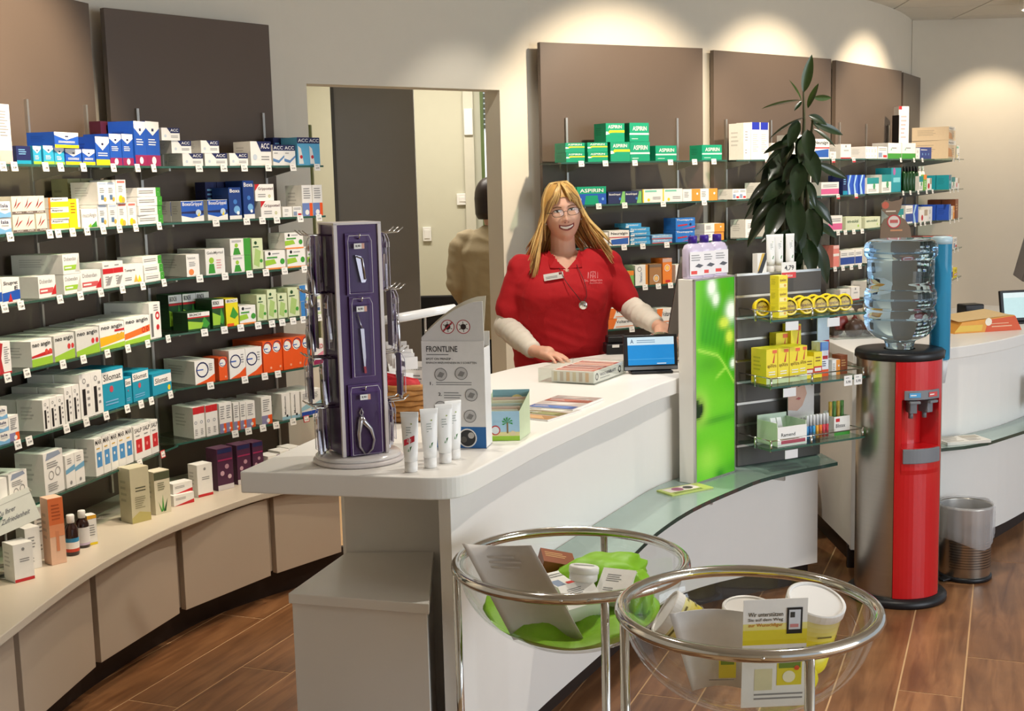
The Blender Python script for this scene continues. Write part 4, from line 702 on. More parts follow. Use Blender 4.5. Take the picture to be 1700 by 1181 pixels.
# white tubs and the folded hand-written card at the picture edge
for i, (px, py, hh) in enumerate(((5, 900, 112), (22, 893, 112), (37, 886, 106))):
    p = atz(px, py, LW); t = thing('white_bottle', ('first', 'second', 'third')[i]+' white bottle behind the hand-written card, from the edge', 'bottle', (p.x-.05, p.y+.03, LW), group='white bottles at the edge')
    h = hh/500; MB().lathe([(.02, 0), (.022, .004), (.022, h*.75), (.012, h*.84)], 16).build('body', WHITEP, t); MB().lathe([(.016, h*.82), (.016, h)], 16).build('cap', WHITEP, t)
    m = MB(); m.lathe([(.0224, h*.15), (.0224, h*.6)], 16, col=H('#d6d0d4'), cap=False); m.lathe([(.0225, h*.4), (.0225, h*.5)], 16, col=H('#6a5a72'), cap=False); m.build('paper_label', PRINT, t)
p = atz(40, 950, LW); hc = thing('handwritten_card', 'tilted folded white card with handwriting above the cartons', 'card', (p.x-.03, p.y-.05, LW+.0), math.radians(20))
m = MB(); CP = H('#dfe3dd')
Mx = Matrix.Translation((0, 0, .20)) @ Matrix.Rotation(math.radians(-20), 4, 'Y') @ Matrix.Rotation(math.radians(-28), 4, 'X')
m.box(-.09, .10, -.001, .001, -.055, .055, CP, Mx); fr = (Mx @ Vector((-.09, -.001, -.055)), Mx.to_3x3() @ Vector((.19, 0, 0)), Mx.to_3x3() @ Vector((0, 0, .11)), Mx.to_3x3() @ Vector((0, -1, 0)))
m.text(fr, 'Zu Ihrer', .38, .52, .68, .66, H('#6a6e78'), 2, False, .1); m.text(fr, 'Zufriedenheit', .38, .26, .86, .4, H('#6a6e78'), 2, False, .1); m.rect(fr, 0, .82, 1, .84, H('#b9bdb8'))
m.build('card', PRINT, hc); m = MB(); m.box(-.09, .1, .002, .05, .055, .057, CP, Mx); m.build('fold', PRINT, hc)
MB().tube([(0, .01, 0), (0, .01, .17)], .004, 8).build('stem', ALU, hc); MB().lathe([(.03, 0), (.03, .006)], 16).build('foot', ALU, hc)

# ================================================================== BACKLIT COLUMN AND SLATWALL AT THE END OF THE COUNTER
LZ = .5625
fl, fr_ = V2(.662, 4.552), V2(.842, 4.742); d = (fr_-fl).normalized(); wcol = (fr_-fl).length
col = thing('lightbox_column', 'backlit green leaf picture column standing on the glass ledge', 'display', (fl.x, fl.y, LZ), math.atan2(d.y, d.x))
CH = 1.318-LZ
MB().box(0, wcol, .004, .07, 0, CH).build('housing', WHITE, col, .002)
lb_ = MB(); fw, fh = wcol-.012, CH-.012; F = frame((.006, -.001, .006), (fw, 0, 0), (0, 0, fh))
lb_.box(.006, .006+fw, -.0005, .004, .006, .006+fh, H('#57c81a'))
def sm(a, b, x): t_ = max(0, min(1, (x-a)/(b-a))); return t_*t_*(3-2*t_)
def mixc(c, e, k): return tuple(c[i]*(1-k)+e[i]*k for i in range(3))
def gs(u, v, cu, cv, ru, rv): return math.exp(-((u-cu)/ru)**2-((v-cv)/rv)**2)
LC = [H(x) for x in ('#45b016', '#23860c', '#72cc28', '#b4e858', '#f6ffe8', '#0d2b0b', '#e4f24a', '#1f7a14')]
def leafcol(u, v):
    c = mixc(LC[0], LC[2], .35+.35*math.sin(3.1*u+1.7*v))
    # upper leaf with fine veins, below its bright curved rim
    rim = .665-.09*u-.16*max(0, u-.55)**1.3*2
    if v > rim:
        k = sm(.0, .06, v-rim); vein = .5+.5*math.sin((u*60-(v-.6)*50)); c = mixc(c, mixc(LC[1], LC[0], .5+.3*vein), k*sm(.02, .2, u)*sm(1.05, .7, v))
        c = mixc(c, LC[2], sm(.22, .0, u)*sm(.7, .95, v))
    c = mixc(c, LC[3], .7*math.exp(-((v-rim)/.010)**2)*sm(0, .1, u))
    # lower leaf lobes
    if v < rim:
        c = mixc(c, LC[1], .45*gs(u, v, .35, .58, .35, .05)); c = mixc(c, LC[2], .7*gs(u, v, .7, .38, .5, .07)); c = mixc(c, LC[7], .6*gs(u, v, .55, .29, .6, .02)); c = mixc(c, LC[3], .5*gs(u, v, .3, .1, .3, .07)); c = mixc(c, LC[2], .5*gs(u, v, .85, .17, .3, .08)); c = mixc(c, LC[7], .9*sm(.07, .0, v)*gs(u, v, .62, 0, .14, .1)); c = mixc(c, LC[1], .5*gs(u, v, .95, .02, .25, .04))
        c = mixc(c, LC[3], .6*math.exp(-((v-.50-.16*(u-.5))/.010)**2)*sm(.45, .6, u))
    for cu, cv, ru, rv, col_, k in ((.42, .96, .1, .04, 4, 1), (.52, .9, .08, .03, 4, .9), (.93, .83, .13, .045, 4, 1), (.74, .775, .12, .025, 6, .8), (.88, .7, .09, .03, 6, .8), (.98, .56, .07, .02, 4, .9)): c = mixc(c, LC[col_], k*min(1, 1.5*gs(u, v, cu, cv, ru, rv)))
    c = mixc(c, LC[3], min(1, 1.3*gs(u, v, .08, .365, .2, .075))); c = mixc(c, LC[5], min(1, 2.2*gs(u, v, .05, .365, .13, .045))); c = mixc(c, LC[3], .5*gs(u, v, .12, .40, .05, .012))
    return c
nu, nv = 30, 90
for i in range(nu):
    for j in range(nv): lb_.rect(F, i/nu, j/nv, (i+1)/nu, (j+1)/nv, leafcol((i+.5)/nu, (j+.5)/nv), 1)
lb_.build('leaf_picture', LIGHTBOX, col)
for x0, x1, z0, z1 in ((0, .006, 0, CH), (wcol-.006, wcol, 0, CH), (0, wcol, 0, .006), (0, wcol, CH-.006, CH)): MB().box(x0, x1, -.004, .006, z0, z1).build('frame_bar', ALU, col)
# slatwall
sl, sr = V2(.866, 4.812), V2(1.232, 5.0); sd = (sr-sl).normalized(); SWW = (sr-sl).length
sw = thing('slatwall', 'dark taupe slatwall panel with glass shelves beside the green picture', 'display', (sl.x, sl.y, LZ), math.atan2(sd.y, sd.x))
SH = 1.312-LZ; nb = 9; bh = SH/nb; SLAT = mat('slatwall_board', '#55504c', .5, var=.04, scale=6)
MB().box(0, SWW, .016, .035, 0, SH).build('backing', KICK, sw)
for i in range(nb):
    MB().box(0, SWW, 0, .016, i*bh+.004, (i+1)*bh-.006).build('slat', SLAT, sw, .001)
    MB().box(0, SWW, .004, .016, (i+1)*bh-.006, (i+1)*bh+.003).build('metal_channel', ALU, sw)
SHZ = [(1.155, .0), (.905, .0), (.668, .0)]; SDP = .2
shelf3 = []
for z, _ in SHZ:
    s_ = MB().box(.0, SWW+.05, -SDP, -.002, -.008, 0).build('glass_shelf', GLASS, sw, loc=(0, 0, z-LZ)); shelf3.append(s_)
    MB().box(0, SWW+.05, -SDP-.001, -SDP, -.008, 0).build('glass_edge', GEDGE, s_)
    zt = .03
    MB().tube([(.006, -.004, zt), (.006, -SDP+.006, zt), (SWW+.044, -SDP+.006, zt), (SWW+.044, -.03, zt)], .0025, 8).build('gallery_rail', CHROME, s_)
    for x, y in ((.006, -SDP+.006), (.2, -SDP+.006), (SWW+.044, -SDP+.006), (.006, -.1)): MB().tube([(x, y, -.012), (x, y, zt+.003)], .0045, 8).build('post', CHROME, s_)
SWM = sw.matrix_basis if False else Matrix.Translation((sl.x, sl.y, 0)) @ Matrix.Rotation(math.atan2(sd.y, sd.x), 4, 'Z')
srz = math.atan2(sd.y, sd.x)
def on_sw(k, x, y, lift=0): p = SWM @ Vector((x, y, SHZ[k][0]+.0008+lift)); return p
def sbox(k, x, y, w_, d, h, style, label, lift=0, rz=0, group='cartons on the slatwall'):
    o = bpy.data.objects.new('carton', box_mesh(style, w_, d, h)); COL.objects.link(o); o.location = on_sw(k, x, y, lift); o.rotation_euler = (0, 0, srz+rz); return tag(o, label, 'carton', group)
# upper shelf: yellow tins and small cartons
for i in range(3): sbox(0, .085, -.165, .042, .05, .052, 'yellowsm', ('lowest', 'middle', 'topmost')[i]+' of the stacked small yellow cartons beside the tins', i*.0525)
TIN = mat('yellow_tin', '#ecd014', .3, var=.04, coat=.4)
tins = [(.05, -.08), (.14, -.13), (.165, -.07), (.215, -.135), (.235, -.075), (.285, -.135), (.30, -.08), (.35, -.135), (.365, -.08), (.41, -.13)]
for i, (x, y) in enumerate(tins):
    p = on_sw(0, x, y); t = thing('round_tin', '%s yellow round tin counted from the green picture, upper slatwall shelf' % ORD[i], 'tin', p, srz+math.radians(-12), 'yellow round tins on the slatwall')
    Mt = Matrix.Translation((0, 0, .034)) @ Matrix.Rotation(math.radians(78), 4, 'X')
    MB().lathe([(.031, -.01), (.033, -.009), (.033, .006)], 24, M=Mt).build('body', TIN, t); MB().lathe([(.034, .004), (.034, .011), (.031, .012)], 24, M=Mt).build('lid', TIN, t)
    m = MB(); m.lathe([(.026, .0124), (.0, .0124)], 20, col=H('#d8b418'), M=Mt); m.lathe([(.02, .0127), (.0, .0127)], 16, col=H('#eed548'), M=Mt, smooth=False)
    fr = (Mt @ Vector((-.02, -.006, .0131)), Mt.to_3x3() @ Vector((.04, 0, 0)), Mt.to_3x3() @ Vector((0, .014, 0)), Mt.to_3x3() @ Vector((0, 0, 1)))
    m.text(fr, 'ipalat', 0, 0, 1, 1, H('#6a3a18'), 1); m.build('print', GLOSSP, t)
# middle shelf: yellow cartons
yb = [(.045, -.15), (.1, -.15), (.155, -.15), (.2, -.14)]
for i, (x, y) in enumerate(yb): sbox(1, x, y, .052 if i < 3 else .045, .09, .132, 'yellowbox', '%s large yellow vitamin carton from the green picture' % ORD[i])
sbox(1, .18, -.045, .06, .04, .175, 'yellowbox', 'tall yellow carton standing behind the vitamin cartons'); sbox(1, .235, -.06, .05, .05, .205, 'yellowbox', 'tallest yellow carton on the middle slatwall shelf')
sbox(1, .243, -.13, .04, .06, .085, 'yelred', 'small yellow carton with red band, nearer the green picture'); sbox(1, .285, -.13, .04, .06, .1, 'yelred', 'small yellow carton with red band, beside the upright blue carton')
sbox(1, .325, -.12, .042, .05, .135, 'bluegel', 'upright blue, white and orange carton on the middle slatwall shelf')
sbox(1, .385, -.12, .04, .05, .06, 'wora', 'low white and orange carton at the end of the slatwall shelf'); sbox(1, .425, -.12, .034, .05, .075, 'brownbox', 'low brown carton at the end of the slatwall shelf')
t = thing('leaflet_stand', 'upright red, orange and pale blue leaflet beside the yellow cartons', 'leaflet', on_sw(1, .385, -.045), srz)
m = MB(); m.box(-.03, .03, 0, .004, 0, .235, H('#cfe2ee')); fr = fbox(.06, .235); m.rect(fr, 0, .02, 1, .55, Rd, 1); m.rect(fr, .08, .28, .92, .5, H('#e8a02c'), 2); m.text(fr, 'Aktion', .2, .34, .8, .42, H('#8a2a10'), 3); m.build('leaflet', GLOSSP, t); MB().box(-.03, .03, -.02, .02, 0, .003).build('foot', CLEAR, t)
# lower shelf: lip balm stand, white dispenser carton, portrait card
t = thing('portrait_card', 'white show card with a face above the lip balm sticks', 'card', on_sw(2, .27, -.05), srz)
m = MB(); m.box(-.065, .065, 0, .003, 0, .235, Wt); fr = fbox(.13, .235); m.rect(fr, 0, .33, 1, 1, H('#dad6d4'), 1); m.patch(fr, [(0, .45), (.35, .42), (.55, .5), (.72, .7), (.6, .9), (.45, 1), (0, 1)], H('#d2aa98'), 2); m.patch(fr, [(0, .7), (.15, .9), (.3, 1), (0, 1)], H('#5a4438'), 3)
m.patch(fr, [(.28, .62), (.42, .6), (.5, .63), (.4, .65)], H('#b05a5a'), 3); m.patch(fr, [(.36, .82), (.55, .84), (.5, .87), (.38, .86)], H('#4a3a34'), 3); m.text(fr, 'LIPPENPFLEGE', .06, .24, .8, .29, Bk, 2); m.rect(fr, 0, 0, 1, .2, H('#3a78b4'), 1); m.build('card', GLOSSP, t); MB().box(-.05, .05, -.03, .0, 0, .003).build('foot', CLEAR, t)
t = thing('lip_balm_tray', 'clear tray holding upright lip balm sticks', 'tray', on_sw(2, .275, -.14), srz)
MB().box(-.065, .065, -.03, .03, 0, .004).build('base', CLEAR, t); MB().box(-.065, .065, -.031, -.029, 0, .035).build('front_lip', CLEAR, t); MB().box(-.065, .065, .029, .031, 0, .05).build('rear_lip', CLEAR, t)
bc = ['#3a8ac8', '#2f6fb0', '#4aa8d8', '#e8a83a', '#e87a2c', '#d84a5a', '#c83a4a']
for i in range(7):
    p = on_sw(2, .225+i*.0165, -.14, .0045); t = thing('lip_balm', '%s lip balm stick in the tray, counted from the green picture' % ORD[i], 'lip balm', p, srz, 'lip balm sticks')
    MB().lathe([(.006, 0), (.006, .05)], 12).build('tube', mat('balm_%d' % i, bc[i], .35), t); MB().lathe([(.0064, .05), (.0064, .088), (.005, .092)], 12).build('cap', mat('balm_cap', '#dfe2e4', .25), t)
t = thing('dispenser_carton', 'pale green open dispenser carton with white cards, lowest slatwall shelf', 'carton', on_sw(2, .12, -.185), srz)
m = MB(); PGc = H('#cfe0cc'); m.plate([(-.075, 0), (.065, 0), (.065, .075), (-.075, .075)], 0, .003, H('#f0f0ec')); m.box(-.075, -.072, .003, .12, 0, .09, PGc); m.box(.062, .065, .003, .12, 0, .09, PGc); m.box(-.075, .065, .12, .123, 0, .105, PGc); m.box(-.075, .065, .003, .12, 0, .004, PGc)
fr = frame((-.075, 0, 0), (.14, 0, 0), (0, 0, .075)); m.text(fr, 'Ramend', .12, .5, .6, .68, Bk, 1); m.rect(fr, .12, .12, .95, .3, H('#b04a5a'), 1); m.rect(fr, 0, .02, 1, .1, PGc, 1); m.build('tray', PRINT, t)
m = MB(); Mx = Matrix.Rotation(math.radians(-18), 4, 'X'); m.box(-.06, -.035, .03, .034, .01, .115, Wt, Mx); m.box(-.03, -.008, .03, .034, .01, .115, Wt, Mx); m.build('card', PRINT, t)
t = thing('lip_balm_box', 'white box with green foot holding upright yellow and green sticks', 'box', on_sw(2, .40, -.14), srz)
m = MB(); m.box(-.04, .04, 0, .003, 0, .075, Wt); m.box(-.04, -.037, .003, .06, 0, .075, Wt); m.box(.037, .04, .003, .06, 0, .075, Wt); m.box(-.04, .04, .06, .063, 0, .09, Wt); fr = frame((-.04, 0, 0), (.08, 0, 0), (0, 0, .075)); m.rect(fr, 0, 0, 1, .2, Gn, 1); m.text(fr, 'Blistex', .1, .42, .7, .62, Bk, 1); m.rect(fr, .1, .72, .35, .9, Rd, 1); m.build('tray', PRINT, t)
for i in range(4): MB().lathe([(.007, .01), (.007, .13)], 10, (-.03+i*.02, .035, 0)).build('stick', mat('stick_%d' % (i % 2), ('#c8a040', '#5a8a4a')[i % 2], .4), t)
# price cards on the slatwall
for k, x in ((0, .10), (0, .30), (1, .09), (2, .1)):
    MB().box(-.03, .03, -.001, .001, -.045, -.012).build('card_holder', MATS['balm_cap'], shelf3[k], loc=(x, -SDP+.002, 0))
for x in (.37, .42):
    o = bpy.data.objects.new('price_tag', TAGS[0]); COL.objects.link(o); o.parent = shelf3[1]; o.location = (x, -SDP-.003, .01); o.scale = (1.2, 1, 1.3)
# bottles on the column, tubes on the slatwall
LAV = mat('lavender_liquid', '#cabfd8', .2, var=.04, coat=.5)
cz = 1.3185
for i, u in enumerate((.045, .118, .2)):
    p = fl+d*u+V2(-d.y, d.x)*.036; t = thing('bottle', 'lavender bottle with purple cap, %s from the woman, on the picture column' % ORD[i], 'bottle', (p.x, p.y, cz), math.atan2(d.y, d.x)-.35, 'lavender bottles')
    MB().rings([(0, 0, 0, .036, .024), (0, 0, .006, .038, .026), (0, 0, .105, .038, .026), (0, 0, .122, .03, .02), (0, 0, .128, .014, .014), (0, 0, .14, .013, .013)], 24, power=3.2).build('body', LAV, t)
    MB().lathe([(.0165, .128), (.0165, .152), (.015, .155)], 20).build('cap', mat('purple_cap', '#3a1d8a', .35), t)
    m = MB(); m.box(-.031, .031, -.0275, -.0262, .012, .098, H('#e4e2e4')); fr = frame((-.031, -.0276, .012), (.062, 0, 0), (0, 0, .086)); m.lines(fr, .1, .6, .9, .9, 3, Gy); m.patch(fr, [(.35, .38), (.6, .5), (.95, .42), (.7, .32)], H('#4a4a52'), 1); m.rect(fr, .08, .06, .5, .2, H('#d8382c'), 1); m.build('paper_label', PRINT, t)
def cream_tube(label, loc, h, w_, rz, group, red=False, col_='#f0f0ee', cat='tube'):
    t = thing('cream_tube', label, cat, loc, rz, group)
    b_ = w_/2; MB().rings([(0, 0, h*.16, b_*.72, b_*.72), (0, 0, h*.3, b_*.8, b_*.74), (0, 0, h*.6, b_*.92, b_*.5), (0, 0, h*.9, b_*1.0, b_*.12), (0, 0, h*.92, b_*1.02, .0012), (0, 0, h, b_*1.04, .0012)], 24).build('body', mat('tube_'+col_, col_, .3, var=.01), t)
    MB().lathe([(b_*.68, 0), (b_*.72, .002), (b_*.74, h*.17)], 24).build('cap', WHITEP, t)
    m = MB(); O = Vector((-b_*.6, -b_*.70, h*.3)); fr = (O, Vector((b_*1.2, 0, 0)), Vector((0, b_*.44, h*.55)), Vector((0, -1, .1)))
    m.lines(fr, .2, .55, .85, .85, 4, H('#aab0aa'), 1); m.patch(fr, [(.35, .1), (.5, .22), (.75, .26), (.55, .08)], H('#3f7a3a'), 2); m.disc(fr, .7, .92, .07, H('#9ab04a'), 1, 10)
    if red: m.patch(fr, [(0, .26), (1, .4), (1, .58), (0, .44)], H('#c8283a'), 2); m.text(fr, '3,95', .3, .36, .7, .48, Wt, 5)
    m.build('print', PRINT, t); return t
for i, x in enumerate((.16, .2, .255)):
    p = SWM @ Vector((x, -.005, 1.313)); cream_tube('white tube with grey print on top of the slatwall, %s from the woman' % ORD[i], (p.x, p.y+.02, p.z), .145, .042, srz, 'white tubes on the slatwall')
p = SWM @ Vector((.115, .012, 1.313)); t = thing('striped_carton', 'small black, yellow and white slanted carton on the slatwall', 'carton', p, srz)
m = MB(); m.box(-.022, .022, -.015, .015, 0, .075, Wt); fr = frame((-.022, -.015, 0), (.044, 0, 0), (0, 0, .075)); m.patch(fr, [(0, 0), (.5, 0), (1, .7), (1, 1), (.7, 1)], Bk, 1); m.patch(fr, [(0, .1), (.1, .1), (.8, 1), (.5, 1)], Gd, 2); m.build('carton', PRINT, t)
p = SWM @ Vector((.215, -.04, 1.29)); t = thing('offer_card', 'white and red price card in front of the white tubes', 'card', p, srz)
m = MB(); m.box(-.035, .035, 0, .002, 0, .062, Wt); fr = fbox(.07, .062); m.rect(fr, 0, 0, 1, .36, H('#d83a3a')); m.text(fr, '4,79', .2, .45, .85, .8, Bk); m.text(fr, 'Aktion', .25, .08, .75, .26, Wt, 3); m.build('card', PRINT, t); MB().box(-.01, .01, .002, .03, 0, .003).build('clip', CLEAR, t)
p = atz(1140, 816, LZ); t = thing('leaflet', 'flat green and white leaflet on the glass ledge', 'leaflet', (p.x, p.y, LZ), .55)
m = MB(); m.box(-.09, .1, -.03, .06, 0, .006, H('#b9c86a')); fr = frame((-.09, -.03, .006), (.19, 0, 0), (0, .09, 0)); m.rect(fr, .08, .3, .8, .9, H('#e6dcd4')); m.disc(fr, .35, .6, .12, H('#a0607a'), 2); m.disc(fr, .6, .6, .1, H('#3a3a34'), 2); m.lines(fr, .1, .05, .8, .25, 2, Dg); m.build('sheet', PRINT, t)
# ================================================================== WATER DISPENSER
RED = mat('red_lacquer', '#c4161c', .28, var=.02, coat=.4)
wc = thing('water_dispenser', 'red and steel water dispenser with a cup tube', 'water dispenser', (1.52, 4.915, 0), math.radians(15.8))
MB().lathe([(.19, 0), (.195, .006), (.195, .022), (.18, .034), (.15, .036)], 48).build('base_ring', BLACKP, wc)
R0 = .162
sm_ = MB(); nA = 48; a0, a1 = math.radians(38), math.radians(322); vs = []; fs = []
for z in (.034, .972):
    for i in range(nA+1):
        a = -math.pi/2+a0+(a1-a0)*i/nA; vs.append((R0*math.cos(a), R0*math.sin(a), z))
for i in range(nA): fs.append((i, i+1, nA+2+i, nA+1+i))
sm_.add(vs, fs, smooth=True); sm_.build('steel_shell', STEEL, wc)
MB().lathe([(.166, .968), (.170, .972), (.170, .992), (.165, 1.0), (.06, 1.0)], 48, cap=False).build('top_plate', BLACKP, wc)
MB().lathe([(.085, .03), (.085, .97)], 32).build('core', BLACKP, wc)
pm_ = MB(); AA = [-38, -37, -33, -29, -28.4]+[x for x in range(-24, 25, 6)]+[28.4, 29, 33, 37, 38]; ZZ = [.036, .04, .3, .53, .548, .556, .634, .637, .7, .79, .82, .823, .9, .96, .968]
def rad(a, z):
    r = R0+.006
    if abs(a) > 37.5: r = R0-.004
    if abs(a) <= 28.5 and .6355 < z < .8215: r -= .075
    elif abs(a) < 29 and .54 < z < .6355: r += .004
    return r
vs = [((rad(a, z))*math.sin(math.radians(a)), -rad(a, z)*math.cos(math.radians(a)), z) for z in ZZ for a in AA]; n_ = len(AA)
fs = [(j*n_+i, j*n_+i+1, (j+1)*n_+i+1, (j+1)*n_+i) for j in range(len(ZZ)-1) for i in range(n_-1)]
pm_.add(vs, fs); pm_.build('red_front', RED, wc)
def arc_plate(name, m, z0, z1, amax, r0, r1, bevel=0):
    k = 12; pts = [((r1)*math.sin(math.radians(-amax+2*amax*i/k)), -r1*math.cos(math.radians(-amax+2*amax*i/k))) for i in range(k+1)]+[((r0)*math.sin(math.radians(amax-2*amax*i/k)), -r0*math.cos(math.radians(amax-2*amax*i/k))) for i in range(k+1)]
    return MB().prism(pts, z0, z1).build(name, m, wc, bevel)
arc_plate('drip_tray', GREYP, .575, .632, 27, .10, R0+.018, .003)
arc_plate('drip_grid', BLACKP, .632, .634, 24, .11, R0+.008)
arc_plate('tap_sign', GREYP, .822, .858, 26, R0, R0+.012, .002)
for a, c in ((-13, '#4aa0d8'), (13, '#d04a4a')):
    m = MB(); q = math.radians(a); O = Vector(((R0+.0125)*math.sin(q), -(R0+.0125)*math.cos(q), .832)); Uv = Vector((math.cos(q), math.sin(q), 0))
    f_ = (O-Uv*.022, Uv*.044, Vector((0, 0, .018)), Vector((math.sin(q), -math.cos(q), 0))); m.rect(f_, 0, 0, 1, 1, H(c)); m.lines(f_, .1, .2, .9, .8, 1, Wt, 2); m.build('tap_colour', PRINT, wc)
for a in (-13, 13):
    q = math.radians(a); x, y = (R0-.03)*math.sin(q), -(R0-.03)*math.cos(q)
    tp = MB().box(-.014, .014, -.03, .02, .768, .81).build('tap', GREYP, wc, .003, loc=(x, y, 0), rz=q); MB().box(-.02, .02, -.05, .0, .808, .818).build('lever', GREYP, tp, .002); MB().lathe([(.009, .745), (.009, .77)], 12).build('spout', GREYP, tp)
# cup tube
BLUET = mat('blue_tube', '#3f9ec8', .25, var=.03, trans=.35, ior=1.1, coat=.3)
tx, ty = .205, .035
MB().lathe([(.038, .94), (.04, .945), (.04, 1.40)], 28, (tx, ty, 0), cap=False).build('cup_tube', BLUET, wc)
MB().lathe([(.041, 1.40), (.041, 1.425), (.03, 1.43), (0, 1.43)], 28, (tx, ty, 0)).build('tube_lid', mat('tube_lid', '#bcd6e0', .3), wc)
MB().lathe([(.034, .95), (.034, 1.33)], 24, (tx, ty, 0)).build('cup_stack', mat('cup_blue', '#8cc8d8', .4), wc)
MB().lathe([(.024, .845), (.036, .945)], 24, (tx, ty, 0)).build('plastic_cup', mat('cup_plastic', '#e6e8ea', .3, alpha=.7), wc)
MB().lathe([(.027, .87), (.038, .965)], 24, (tx, ty, 0)).build('plastic_cup', MATS['cup_plastic'], wc)
MB().tube([(.16, .03, .96), (.19, .0, .99), (.205, .0, .98), (.2, .0, .95), (.165, .02, .93)], .006, 8).build('tube_bracket', BLACKP, wc)
# the bottle stands on it: its own thing
WATER = mat('blue_polycarbonate', (.5, .72, .93), .03, var=.01, trans=1.0, ior=1.22)
wb = thing('water_bottle', 'upside-down blue transparent water bottle on the dispenser', 'bottle', (1.52, 4.915, 1.0))
prof = [(.0, .001), (.052, .001), (.055, .02), (.06, .032), (.1, .05), (.122, .072), (.133, .095), (.136, .105), (.136, .145), (.131, .155), (.127, .163), (.131, .171), (.136, .18), (.136, .222), (.131, .234), (.127, .24), (.127, .35), (.131, .358), (.138, .366), (.139, .392), (.135, .41), (.122, .422), (.105, .428), (.0, .424)]
MB().lathe(prof, 56).build('body', WATER, wb)
for z in (.125, .2, .38): MB().lathe([(.1372, z-.004), (.1392, z), (.1372, z+.004)], 48, cap=False).build('rib', mat('bottle_rib', (.55, .74, .92), .08, trans=.9, ior=1.15), wb)
# ================================================================== WASTE BIN
wbn = thing('waste_bin', 'perforated steel pedal bin with a clear liner', 'bin', (1.872, 5.125, 0), math.radians(15))
MB().lathe([(.104, 0), (.108, .004), (.108, .016), (.103, .02)], 40).build('base_ring', BLACKP, wbn)
MB().lathe([(.1, .016), (.101, .02), (.106, .305), (.108, .31), (.104, .312), (.103, .305), (.098, .022)], 48, cap=False).build('drum', STEEL, wbn)
MB().lathe([(.09, .022), (0, .022)], 30).build('inner_floor', BLACKP, wbn)
ph = MB()
for j in range(17):
    for i in range(47):
        a = math.radians(200+ (i+.5*(j % 2))*3.45) ; z = .06+j*.0112; r = .1012+(z-.02)*.0176+.0004
        if a > math.radians(360): continue
        c = Vector((r*math.cos(a), r*math.sin(a), z)); t1 = Vector((-math.sin(a), math.cos(a), 0)); ph.add([c+t1*(.0021*math.cos(k*math.pi/3))+Vector((0, 0, .0025*math.sin(k*math.pi/3))) for k in range(6)], [(0, 1, 2, 3, 4, 5)])
o = ph.build('perforations', BLACKP, wbn); o['kind'] = 'stuff'
FILM = mat('liner_film', '#e2e2e4', .3, var=.05, alpha=.32); rg = random.Random(5); vs = []; fs = []; nn = 72
levels = [(.095, .2, 0), (.1, .305, 0), (.109, .318, .001), (.112, .305, .003), (.1125, .25, .005), (.112, .20, .005), (.113, .165, .004), (.109, .158, .003)]
wob = [rg.uniform(-1, 1) for _ in range(nn)]
for r, z, w_ in levels:
    for i in range(nn):
        a = 2*math.pi*i/nn; dr = w_*(wob[i]+.6*math.sin(9*a)); dz = -.05*max(0, math.cos(a-.2))*(1 if z < .26 else 0)*-1+(.02*math.sin(2*a+1) if z < .26 else 0); vs.append(((r+dr+.001)*math.cos(a), (r+dr+.001)*math.sin(a), z+dz))
for j in range(len(levels)-1):
    for i in range(nn): fs.append((j*nn+i, j*nn+(i+1) % nn, (j+1)*nn+(i+1) % nn, (j+1)*nn+i))
MB().add(vs, fs, smooth=True).build('liner', FILM, wbn)
MB().box(-.02, .02, -.15, -.1, .006, .016).build('pedal', BLACKP, wbn, .004, rz=math.radians(-75))

# ================================================================== TWO ACRYLIC BOWLS ON CHROME LEGS
def bowl(label, x, y, zr, r, dep, angs):
    t = thing('bowl_stand', label, 'bowl stand', (x, y, 0), group='acrylic bowl stands')
    prof = [(r*math.sin(math.radians(a)), zr-dep*math.cos(math.radians(a))) for a in range(0, 91, 6)]; prof[0] = (.001, zr-dep)
    inn = [((r-.004)*math.sin(math.radians(a)), zr-(dep-.004)*math.cos(math.radians(a))) for a in range(90, -1, -6)]; inn[-1] = (.001, zr-dep+.004)
    MB().lathe(prof, 64, cap=False).build('bowl', CLEAR, t)
    c64 = [2*math.pi*i/64 for i in range(64)]
    MB().tube([((r+.006)*math.cos(a), (r+.006)*math.sin(a), zr) for a in c64], .0125, 12, closed=True).build('rim', CHROME, t)
    MB().tube([((r-.008)*math.cos(a), (r-.008)*math.sin(a), zr+.006) for a in c64], .0035, 8, closed=True).build('lip', CLEAR, t)
    # the third leg stands on the far side, in line with the front one
    q = math.radians(angs[1]); l2_ = V2(x+(r+.006)*math.cos(q), y+(r+.006)*math.sin(q)); dd = l2_.normalized(); far = l2_-dd*2*dd.dot(l2_-V2(x, y)); angs = (*angs, math.degrees(math.atan2(far.y-y, far.x-x)))
    for a in angs:
        q = math.radians(a); cx_, cy_ = (r+.006)*math.cos(q), (r+.006)*math.sin(q)
        l = MB().tube([(cx_, cy_, .006), (cx_, cy_, zr-.004)], .0095, 14).build('leg', CHROME, t); MB().lathe([(.014, 0), (.014, .008), (.01, .012)], 14, (cx_, cy_, 0)).build('foot', BLACKP, l)
    q = math.radians(angs[1]-20); MB().ball(((r+.017)*math.cos(q), (r+.017)*math.sin(q), zr), .004, 10, 6).build('screw', CHROME, t)
    return t
B1 = (.1275, 2.935, .775); B2 = (.462, 2.455, .815)
bowl('chrome stand with a clear bowl of green bags, nearer the counter', *B1, .268, .205, (186, 283)); bowl('chrome stand with a clear bowl of yellow tubs', *B2, .25, .20, (189, 285))
